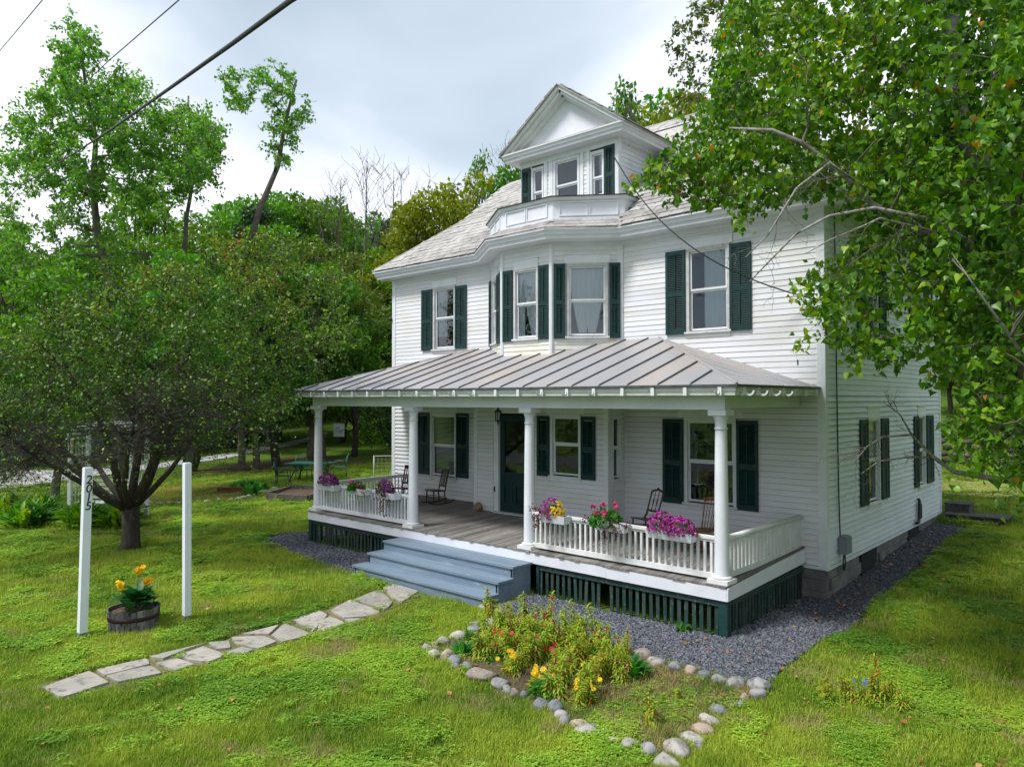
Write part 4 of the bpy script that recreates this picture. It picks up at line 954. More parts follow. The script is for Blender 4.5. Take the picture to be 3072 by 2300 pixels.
# flagstones, each a slab of its own in the path
FLAGS = [[(-5.4, -9.81), (-5.55, -9.29), (-5.01, -9.26), (-4.94, -9.76)], [(-5.54, -9.2), (-5.5, -8.65), (-5.26, -8.7), (-5.27, -9.2)], [(-5.23, -9.2), (-5.2, -8.72), (-4.85, -8.72), (-4.94, -9.17)], [(-5.54, -8.58), (-5.51, -7.85), (-5.46, -8.15), (-5.33, -8.5)], [(-5.22, -8.63), (-5.19, -8.38), (-4.84, -8.33), (-4.81, -8.57)], [(-5.28, -8.29), (-5.40, -7.95), (-4.86, -7.9), (-4.79, -8.17), (-5.03, -8.30)], [(-5.49, -7.83), (-5.35, -7.62), (-5.09, -7.73), (-5.17, -7.88)], [(-4.95, -7.84), (-4.99, -7.62), (-4.77, -7.58), (-4.73, -7.8)], [(-5.47, -7.51), (-5.17, -7.2), (-4.85, -7.2), (-4.78, -7.51), (-5.21, -7.6)], [(-5.50, -7.33), (-5.48, -6.79), (-5.22, -7.1)], [(-5.13, -7.1), (-5.47, -6.7), (-4.75, -6.7), (-4.79, -7.14)], [(-5.59, -6.5), (-5.67, -5.99), (-5.37, -6.04), (-4.88, -6.6)], [(-4.80, -6.58), (-5.22, -6.25), (-5.26, -6.06), (-4.86, -6.08), (-4.69, -6.37)], [(-5.52, -5.86), (-5.80, -5.31), (-4.96, -5.37), (-4.81, -5.52), (-5.08, -5.93)], [(-5.00, -5.98), (-4.85, -5.80), (-4.76, -6.01)], [(-5.79, -5.23), (-5.98, -4.6), (-5.18, -4.92), (-4.95, -5.26)], [(-6.03, -4.45), (-6.11, -4.19), (-5.40, -4.19), (-5.12, -4.78), (-5.43, -4.74)]]
r4 = random.Random(6)
for f_ in FLAGS:
    cx = sum(p[0] for p in f_)/len(f_); cy = sum(p[1] for p in f_)/len(f_)
    pts = []
    for i, p in enumerate(f_):
        q_ = f_[(i+1) % len(f_)]
        for t in (0, .33, .66):
            x = p[0]+(q_[0]-p[0])*t; y = p[1]+(q_[1]-p[1])*t; k = 1+r4.uniform(-.03, .02) if t else .97
            k *= 1.045; pts.append((cx+(x-cx)*k, cy+(y-cy)*k))
    z0_ = h(cx, cy); tx, ty = r4.uniform(-.012, .012), r4.uniform(-.012, .012)
    q = MB(); q.prism(pts, lambda x, y: z0_-.03, lambda x, y: z0_+.036+tx*(x-cx)+ty*(y-cy)); inst('flagstone', q.mesh('flagstone', FLAG), path)

# ---- grass, clover, gravel chips: scattered through geometry nodes
def gn_scatter(name, pts, rot, scl, tmpl, mts=None):
    me = bpy.data.meshes.new(name); me.vertices.add(len(pts)); me.vertices.foreach_set('co', np.ascontiguousarray(pts, dtype=np.float32).ravel())
    a = me.attributes.new('rot', 'FLOAT_VECTOR', 'POINT'); a.data.foreach_set('vector', np.ascontiguousarray(rot, dtype=np.float32).ravel())
    a = me.attributes.new('scl', 'FLOAT', 'POINT'); a.data.foreach_set('value', np.ascontiguousarray(scl, dtype=np.float32))
    me.update(); o = inst(name, me)
    ng = bpy.data.node_groups.new(name, 'GeometryNodeTree'); ng.interface.new_socket('Geometry', in_out='INPUT', socket_type='NodeSocketGeometry'); ng.interface.new_socket('Geometry', in_out='OUTPUT', socket_type='NodeSocketGeometry')
    N = ng.nodes; L = ng.links; gi = N.new('NodeGroupInput'); go = N.new('NodeGroupOutput'); ip = N.new('GeometryNodeInstanceOnPoints'); oi = N.new('GeometryNodeObjectInfo'); oi.inputs['Object'].default_value = tmpl
    na = N.new('GeometryNodeInputNamedAttribute'); na.data_type = 'FLOAT_VECTOR'; na.inputs['Name'].default_value = 'rot'
    nb_ = N.new('GeometryNodeInputNamedAttribute'); nb_.data_type = 'FLOAT'; nb_.inputs['Name'].default_value = 'scl'
    mp_ = N.new('GeometryNodeMeshToPoints')
    L.new(gi.outputs[0], mp_.inputs[0]); L.new(mp_.outputs[0], ip.inputs['Points']); L.new(oi.outputs['Geometry'], ip.inputs['Instance']); L.new(na.outputs[0], ip.inputs['Rotation']); L.new(nb_.outputs[0], ip.inputs['Scale']); L.new(ip.outputs[0], go.inputs[0])
    md = o.modifiers.new('scatter', 'NODES'); md.node_group = ng
    tag(o, kind='stuff'); return o
def tmpl_obj(name, me): return bpy.data.objects.new(name, me)

def blade_material(name, cols, dry, thresh=(.50, .66)):
    m = bpy.data.materials.new(name); m.use_nodes = True; nt = m.node_tree; N = nt.nodes; L = nt.links; b = N['Principled BSDF']; b.inputs['Roughness'].default_value = .6; b.inputs['Specular IOR Level'].default_value = .25
    g = N.new('ShaderNodeNewGeometry'); at = N.new('ShaderNodeAttribute'); at.attribute_name = 'tint'
    n = N.new('ShaderNodeTexNoise'); n.inputs['Scale'].default_value = .75; n.inputs['Detail'].default_value = 4; L.new(g.outputs['Position'], n.inputs[0])
    ad = N.new('ShaderNodeMath'); ad.operation = 'MULTIPLY_ADD'; L.new(at.outputs['Fac'], ad.inputs[0]); ad.inputs[1].default_value = .35; L.new(n.outputs[0], ad.inputs[2])
    cr = N.new('ShaderNodeValToRGB'); e = cr.color_ramp.elements; e[0].position = .42; e[0].color = (*cols[0], 1); e[1].position = .88; e[1].color = (*cols[2], 1); q_ = e.new(.64); q_.color = (*cols[1], 1); L.new(ad.outputs[0], cr.inputs[0])
    n2 = N.new('ShaderNodeTexNoise'); n2.inputs['Scale'].default_value = 1.3; n2.inputs['Detail'].default_value = 6; n2.inputs['Roughness'].default_value = .7
    mp_ = N.new('ShaderNodeMapping'); mp_.inputs['Location'].default_value = (9, 6.3, 0); L.new(g.outputs['Position'], mp_.inputs[0]); L.new(mp_.outputs[0], n2.inputs[0])
    r_ = N.new('ShaderNodeMapRange'); r_.inputs[1].default_value = thresh[0]; r_.inputs[2].default_value = thresh[1]; L.new(n2.outputs[0], r_.inputs[0])
    x = N.new('ShaderNodeMixRGB'); L.new(r_.outputs[0], x.inputs[0]); L.new(cr.outputs[0], x.inputs[1]); x.inputs[2].default_value = (*dry, 1)
    L.new(x.outputs[0], b.inputs['Base Color'])
    tr = N.new('ShaderNodeBsdfTranslucent'); L.new(x.outputs[0], tr.inputs[0]); ms = N.new('ShaderNodeMixShader'); ms.inputs[0].default_value = .3
    L.new(b.outputs[0], ms.inputs[1]); L.new(tr.outputs[0], ms.inputs[2]); L.new(ms.outputs[0], N['Material Output'].inputs[0]); return m
BLADE = blade_material('grass_blades', ((.08, .18, .013), (.235, .36, .026), (.47, .55, .06)), (.42, .36, .15), (.55, .70))
CLOV = blade_material('clover_leaves', ((.09, .23, .02), (.215, .40, .03), (.42, .57, .05)), (.25, .36, .06), (.56, .7))
def tuft(seed, n, hmin, hmax, spread, w, lean=.5):
    r_ = np.random.RandomState(seed); V = []; T = []
    for i in range(n):
        a = r_.uniform(0, 6.283); rr_ = spread*math.sqrt(r_.uniform()); x0, y0 = rr_*math.cos(a), rr_*math.sin(a)
        d = r_.uniform(0, 6.283); hh = r_.uniform(hmin, hmax); ln = r_.uniform(.1, lean)*hh; c, s_ = math.cos(d), math.sin(d); p = d+1.57+r_.uniform(-.5, .5); wx, wy = w*math.cos(p)/2, w*math.sin(p)/2
        V += [(x0-wx, y0-wy, -.005), (x0+wx, y0+wy, -.005), (x0+wx*.7+c*ln*.4, y0+wy*.7+s_*ln*.4, hh*.6), (x0-wx*.7+c*ln*.4, y0-wy*.7+s_*ln*.4, hh*.6), (x0+c*ln+wx*.1, y0+s_*ln+wy*.1, hh), (x0+c*ln-wx*.1, y0+s_*ln-wy*.1, hh)]
        t = r_.uniform(); T += [t]*6
    V = np.array(V); k = np.arange(n)*6; F_ = np.concatenate([np.stack([k, k+1, k+2, k+3], -1), np.stack([k+3, k+2, k+4, k+5], -1)])
    return V, F_, np.array(T)
def clover(seed, n, spread):
    r_ = np.random.RandomState(seed); V = []; F_ = []; T = []
    for i in range(n):
        a = r_.uniform(0, 6.283); rr_ = spread*math.sqrt(r_.uniform()); x, y = rr_*math.cos(a), rr_*math.sin(a); z = r_.uniform(.02, .055); s_ = r_.uniform(.007, .013); t = r_.uniform()
        for k in range(3):
            b = len(V); aa = a+k*2.094+r_.uniform(-.3, .3); c_, sn = math.cos(aa), math.sin(aa); ti = r_.uniform(-.4, .6)
            V += [(x, y, z), (x+(c_*.8-sn*.7)*s_, y+(sn*.8+c_*.7)*s_, z+.3*s_*ti), (x+c_*s_*1.7, y+sn*s_*1.7, z+s_*ti), (x+(c_*.8+sn*.7)*s_, y+(sn*.8-c_*.7)*s_, z+.3*s_*ti)]; F_.append((b, b+1, b+2, b+3)); T += [t]*4
    return np.array(V), np.array(F_), np.array(T)
tufts = []
for k, (n, a, b, sp, w, ln) in enumerate(((26, .025, .055, .07, .0045, .9), (22, .035, .075, .06, .0045, .8), (16, .06, .13, .05, .005, .7))):
    V, F_, T = tuft(60+k, n, a, b, sp, w, ln); tufts.append(tmpl_obj('grass_tuft', npmesh('grass_tuft', V, F_, BLADE, tint=T)))
V, F_, T = clover(70, 34, .075); tufts.append(tmpl_obj('clover_tuft', npmesh('clover_tuft', V, F_, CLOV, tint=T)))
def excluded(x, y):
    k = inpoly(x, y, GRAVEL_POLY) | inpoly(x, y, GRAVEL2)
    k |= (x > -11.2) & (x < .03) & (y > -3.0) & (y < 8.3)
    k |= (x > -7.4) & (x < -3.84) & (y > -4.18) & (y < -2.9)
    return k
rs = np.random.RandomState(12)
P_ = []
fx, fy = _f0.x, _f0.y
# density falls with the distance from the camera
def zone(n, dmin, dmax):
    ang = rs.uniform(-.72, .72, n); d = np.sqrt(rs.uniform(dmin**2, dmax**2, n)); a0_ = math.atan2(fy, fx)
    return CAM.x+d*np.cos(a0_+ang), CAM.y+d*np.sin(a0_+ang)
px_, py_ = [], []
for n, a, b in ((34000, 2.8, 8), (46000, 8, 14), (40000, 14, 24), (16000, 24, 34)):
    x, y = zone(n, a, b); px_.append(x); py_.append(y)
x = np.concatenate(px_); y = np.concatenate(py_)
keep = ~excluded(x, y)
onflag = np.zeros(len(x), bool)
for f_ in FLAGS:
    onflag |= inpoly(x, y, f_)
inbed = inpoly(x, y, BED)
keep &= ~onflag
keep &= ~(inbed & (rs.uniform(size=len(x)) < np.where((x > -.9) & (y < -4.9), .66, .90)))
onpath = inpoly(x, y, PATH_POLY); keep &= ~(onpath & (rs.uniform(size=len(x)) < .93))
bare = vnoise(x, y, .55, 31)*.6+vnoise(x, y, .2, 33)*.4
keep &= ~((bare > .80) & (rs.uniform(size=len(x)) < .85))
x = x[keep]; y = y[keep]
z = hgt(x, y)+(vnoise(x, y, 1.7, 2)-.5)*.03*((y < -4.8) | (x > 1.2) | (x < -13))
cl = vnoise(x, y, .9, 11)*.5+vnoise(x, y, .35, 12)*.5+rs.uniform(-.08, .08, len(x))
tallz = vnoise(x, y, .6, 21)
which = np.where(cl+rs.normal(0, .10, len(cl)) > .68, 3, np.where(tallz > .72, 1, 0)); which = np.where((rs.uniform(size=len(x)) < .03), 2, which)
dcam = np.hypot(x-CAM.x, y-CAM.y)
for k in range(4):
    s_ = which == k; n = int(s_.sum())
    rot = np.stack([rs.normal(0, .06, n), rs.normal(0, .06, n), rs.uniform(0, 6.283, n)], -1)
    sc = rs.uniform(.75, 1.3, n)*(1+np.clip((dcam[s_]-9)/14, 0, 1.0)*.8)
    gn_scatter('lawn_clover' if k == 3 else 'lawn_grass', np.stack([x[s_], y[s_], z[s_]], -1), rot, sc, tufts[k])
# dry straw-coloured tufts in the sparse end of the bed
n = 2600; x = rs.uniform(-3.1, .8, n); y = rs.uniform(-6.5, -4.4, n); keep = inpoly(x, y, BED) & ((x > -1.2) | (rs.uniform(size=n) < .25)); x = x[keep]; y = y[keep]; n = len(x)
V, F_, T = tuft(66, 18, .02, .07, .08, .0045, 1.0); straw = tmpl_obj('straw_tuft', npmesh('straw_tuft', V, F_, blade_material('straw_blades', ((.20, .19, .06), (.36, .29, .12), (.45, .38, .18)), (.16, .24, .04), (.5, .62)), tint=T))
gn_scatter('dry_grass', np.stack([x, y, hgt(x, y)+.018], -1), np.stack([rs.normal(0, .1, n), rs.normal(0, .1, n), rs.uniform(0, 6.28, n)], -1), rs.uniform(.7, 1.4, n), straw)
# crushed stone
CHIPM = M('stone_chip', (.055, .062, .08), (.19, .20, .23), scale=23, lo=.42, hi=.6, c3=(.05, .052, .058), s3=41, lo3=.54, hi3=.6, rough=.85)
chips = [tmpl_obj('stone_chip', rock_mesh('stone_chip', CHIPM, .030, .023, .017, 80+k, sub=1, squash=1.0)) for k in range(3)]
for ch in chips: ch.data.polygons.foreach_set('use_smooth', [False]*len(ch.data.polygons))
n = 36000; x = np.concatenate([rs.uniform(-3.9, .95, n), rs.uniform(-12.1, -7.2, 12000)]); y = np.concatenate([np.where(rs.uniform(size=n) < .72, rs.uniform(-4.5, -1.2, n), rs.uniform(-1.2, 7.6, n)), rs.uniform(-4.1, -1.5, 12000)])
ex1 = x+vnoise(x, y, .5, 5)*.12; ex2 = y+vnoise(x, y, .45, 7)*.12
keep = inpoly(ex1, ex2, GRAVEL_POLY) | inpoly(ex1, ex2, GRAVEL2); keep &= ~((x < -3.84) & (x > -7.4)); x = x[keep]; y = y[keep]
w_ = rs.randint(0, 3, len(x))
for k in range(3):
    s_ = w_ == k; n = int(s_.sum()); gn_scatter('gravel_stones', np.stack([x[s_], y[s_], hgt(x[s_], y[s_])+.02], -1), rs.uniform(0, 6.283, (n, 3)), rs.uniform(.6, 1.5, n), chips[k])

# ---------------------------------------------------------------- leaves
def rotmats(n, hang, rs_):
    # leaf frame: local y = leaf axis, z = normal. `hang`: how strongly tips point down
    d = rs_.normal(size=(n, 3)); d /= np.linalg.norm(d, axis=1)[:, None]; d[:, 2] -= hang; d /= np.linalg.norm(d, axis=1)[:, None]
    u = rs_.normal(size=(n, 3)); u[:, 2] += .8; u -= d*(u*d).sum(1)[:, None]; u /= np.linalg.norm(u, axis=1)[:, None]; r_ = np.cross(d, u)
    return np.stack([r_, d, u], -1)     # columns
LEAF_OVATE = (np.array([(0, 0, 0), (-.36, .28, .10), (-.30, .60, .08), (0, 1.0, -.10), (.30, .60, .08), (.36, .28, .10), (0, .5, -.02)]), np.array([(0, 6, 2, 1), (6, 3, 3, 2), (0, 5, 4, 6), (6, 4, 3, 3)]))
LEAF_HEART = (np.array([(0, .04, 0), (-.40, .02, .06), (-.44, .35, .10), (-.16, .78, .03), (0, 1.08, -.12), (.16, .78, .03), (.44, .35, .10), (.40, .02, .06), (0, .5, -.03)]), np.array([(0, 8, 2, 1), (8, 4, 3, 2), (0, 7, 6, 8), (8, 6, 5, 4)]))
LEAF_DIAM = (np.array([(0, 0, 0), (-.3, .45, .07), (0, 1, -.05), (.3, .45, .07)]), np.array([(0, 2, 1, 1), (0, 3, 2, 2)]))
LEAF_CLUMP = (np.array([(-.5, 0, 0), (.1, -.2, .1), (.5, .3, 0), (.0, .55, .15), (-.35, .5, -.1), (0, 0, -.3), (.3, .2, .3), (-.1, .5, .3)]), np.array([(0, 1, 2, 3), (0, 3, 4, 4), (5, 6, 7, 4)]))
def leaves(name, pos, size, tmpl, mt, parent, org, hang=.4, seed=1, tint=None, stuff=False):
    rs_ = np.random.RandomState(seed); n = len(pos); Rm = rotmats(n, hang, rs_); tv, tf = tmpl; s_ = (size*rs_.uniform(.5, 1.3, n))[:, None, None]
    V = np.einsum('nij,kj->nki', Rm, tv)*s_+pos[:, None, :]-np.array(org)
    k = len(tv); tri = []
    for q_ in tf:
        tri.append((q_[0], q_[1], q_[2]))
        if q_[3] != q_[2] and q_[3] != q_[0]: tri.append((q_[0], q_[2], q_[3]))
    tri = np.array(tri); F_ = (tri[None]+(np.arange(n)*k)[:, None, None]).reshape(-1, 3)
    T = np.repeat(rs_.uniform(size=n) if tint is None else tint, k)
    o = inst(name, npmesh(name, V.reshape(-1, 3), F_, mt, tint=T), parent)
    if stuff: o['kind'] = 'stuff'
    return o
L_BIRCH = leafmat('birch_leaf', [(0, (.025, .085, .008)), (.35, (.07, .175, .010)), (.7, (.16, .29, .014)), (.92, (.31, .40, .02)), (.975, (.55, .42, .02)), (1, (.45, .20, .03))], rough=.34, trans=.30)
L_CRAB = leafmat('crabapple_leaf', [(0, (.022, .06, .008)), (.4, (.05, .15, .012)), (.7, (.125, .28, .02)), (.96, (.30, .38, .03)), (1, (.22, .09, .03))], trans=.22)
L_GRN = leafmat('broad_leaf', [(0, (.025, .09, .010)), (.5, (.07, .20, .016)), (.9, (.15, .31, .025)), (1, (.26, .34, .03))], trans=.33)
L_YEL = leafmat('yellow_green_leaf', [(0, (.08, .13, .008)), (.5, (.17, .235, .01)), (.9, (.28, .33, .016)), (1, (.36, .34, .02))], trans=.35)
L_DRK = leafmat('dark_evergreen', [(0, (.012, .045, .016)), (.6, (.025, .08, .022)), (1, (.06, .13, .025))], trans=.2)
L_TALL = leafmat('hazy_leaf', [(0, (.06, .17, .03)), (.5, (.13, .31, .05)), (.9, (.22, .42, .07)), (1, (.34, .44, .06))], trans=.45)  # paler ramp: haze over the tall trees put into the leaf colour
L_OLV = leafmat('olive_leaf', [(0, (.045, .09, .014)), (.5, (.095, .16, .02)), (.9, (.17, .23, .03)), (1, (.24, .16, .04))], trans=.3)

def limb(q, p0, p1, r0, r1, rnd_, sag=.0, n=6, wob=.05, sides=5):
    p0 = Vector(p0); p1 = Vector(p1); L_ = (p1-p0).length; pts = []; side = Vector((rnd_.gauss(0, 1), rnd_.gauss(0, 1), rnd_.gauss(0, .5)))*wob*L_
    for i in range(n+1):
        t = i/n; p = p0.lerp(p1, t)+side*math.sin(math.pi*t)+Vector((0, 0, sag*L_*math.sin(math.pi*t)))
        if 0 < i < n: p += Vector((rnd_.gauss(0, 1), rnd_.gauss(0, 1), rnd_.gauss(0, 1)))*L_*.018
        pts.append(p)
    q.tube(pts, [r0+(r1-r0)*(i/n)**.8 for i in range(n+1)], sides, cap=False); return pts

def blob_tree(name, base, label, cat, skeleton, blobs, leaf, mt, bark, lpb, twigs=7, lsize=.08, seed=1, hang=.4, limb_r=.03, tmpl=LEAF_DIAM, barken=None, tintf=None, group=None, join=.9, leafname='crown', twig_r=.006, twigfrac=1.0):
    """skeleton: list of (points, radii) main limbs; blobs: sprays (x,y,z,r) fed by thin branches from the nearest limb"""
    t = thing(name, base, label, cat, group, world_coords=True); rnd_ = random.Random(seed); rs_ = np.random.RandomState(seed)
    q = MB(); nodes = []
    for pts, rad in skeleton:
        q.tube(pts, rad, 8)
        P = [Vector(p) for p in pts]
        for a, b, ra, rb in zip(P[:-1], P[1:], rad[:-1], rad[1:]):
            k = max(2, int((b-a).length/.3))
            for i in range(k): nodes.append((a.lerp(b, i/k), ra+(rb-ra)*i/k))
    q.build('trunk', bark, t)
    nb_ = MB(); LP = []; order = sorted(blobs, key=lambda b: min((Vector(b[:3])-n_[0]).length for n_ in nodes))
    grown = list(nodes)
    for bl in order:
        c = Vector(bl[:3]); r_ = bl[3]
        best = min(grown, key=lambda n_: (n_[0]-c).length+ (max(0, n_[0].z-c.z)*.6)+ (.0 if n_[1] > limb_r*.8 else .35))
        r0 = min(limb_r, best[1]*.75); pts = limb(nb_, best[0], c, r0, max(.006, r0*.35), rnd_, sag=.05)
        for i, p in enumerate(pts[2:]): grown.append((p, r0*(1-.1*i)))
        tips = []
        for k in range(twigs):
            d = Vector((rnd_.gauss(0, 1), rnd_.gauss(0, 1), rnd_.gauss(0, .9))).normalized()*r_*rnd_.uniform(.6, 1.1)
            s0 = pts[rnd_.randrange(len(pts)//2, len(pts))]; e = c+d
            tw = limb(nb_, s0, e, twig_r*1.2, twig_r*.4, rnd_, n=4, sides=3, wob=.12, sag=-.03 if hang > .5 else .02); tips.append(tw)
        n_ = int(lpb*(r_/.5)**2)
        if n_ > 0:
            ti = rs_.randint(0, len(tips), n_); u = rs_.uniform(.2, 1, n_)*4
            arr = np.array([[tuple(p) for p in tw] for tw in tips]); i0 = np.clip(u.astype(int), 0, 3); fr = (u-i0)[:, None]
            pos = arr[ti, i0]*(1-fr)+arr[ti, i0+1]*fr+rs_.normal(0, r_*.10, (n_, 3)); LP.append(pos)
    nb_.build('branches', barken or bark, t)
    pos = np.concatenate(LP); tint = rs_.uniform(size=len(pos))**1.0
    if tintf is not None: tint = np.clip(tintf(pos, tint), 0, 1)
    leaves(leafname, pos, lsize, tmpl, mt, t, base, hang=hang, seed=seed+1, tint=tint, stuff=False)
    return t

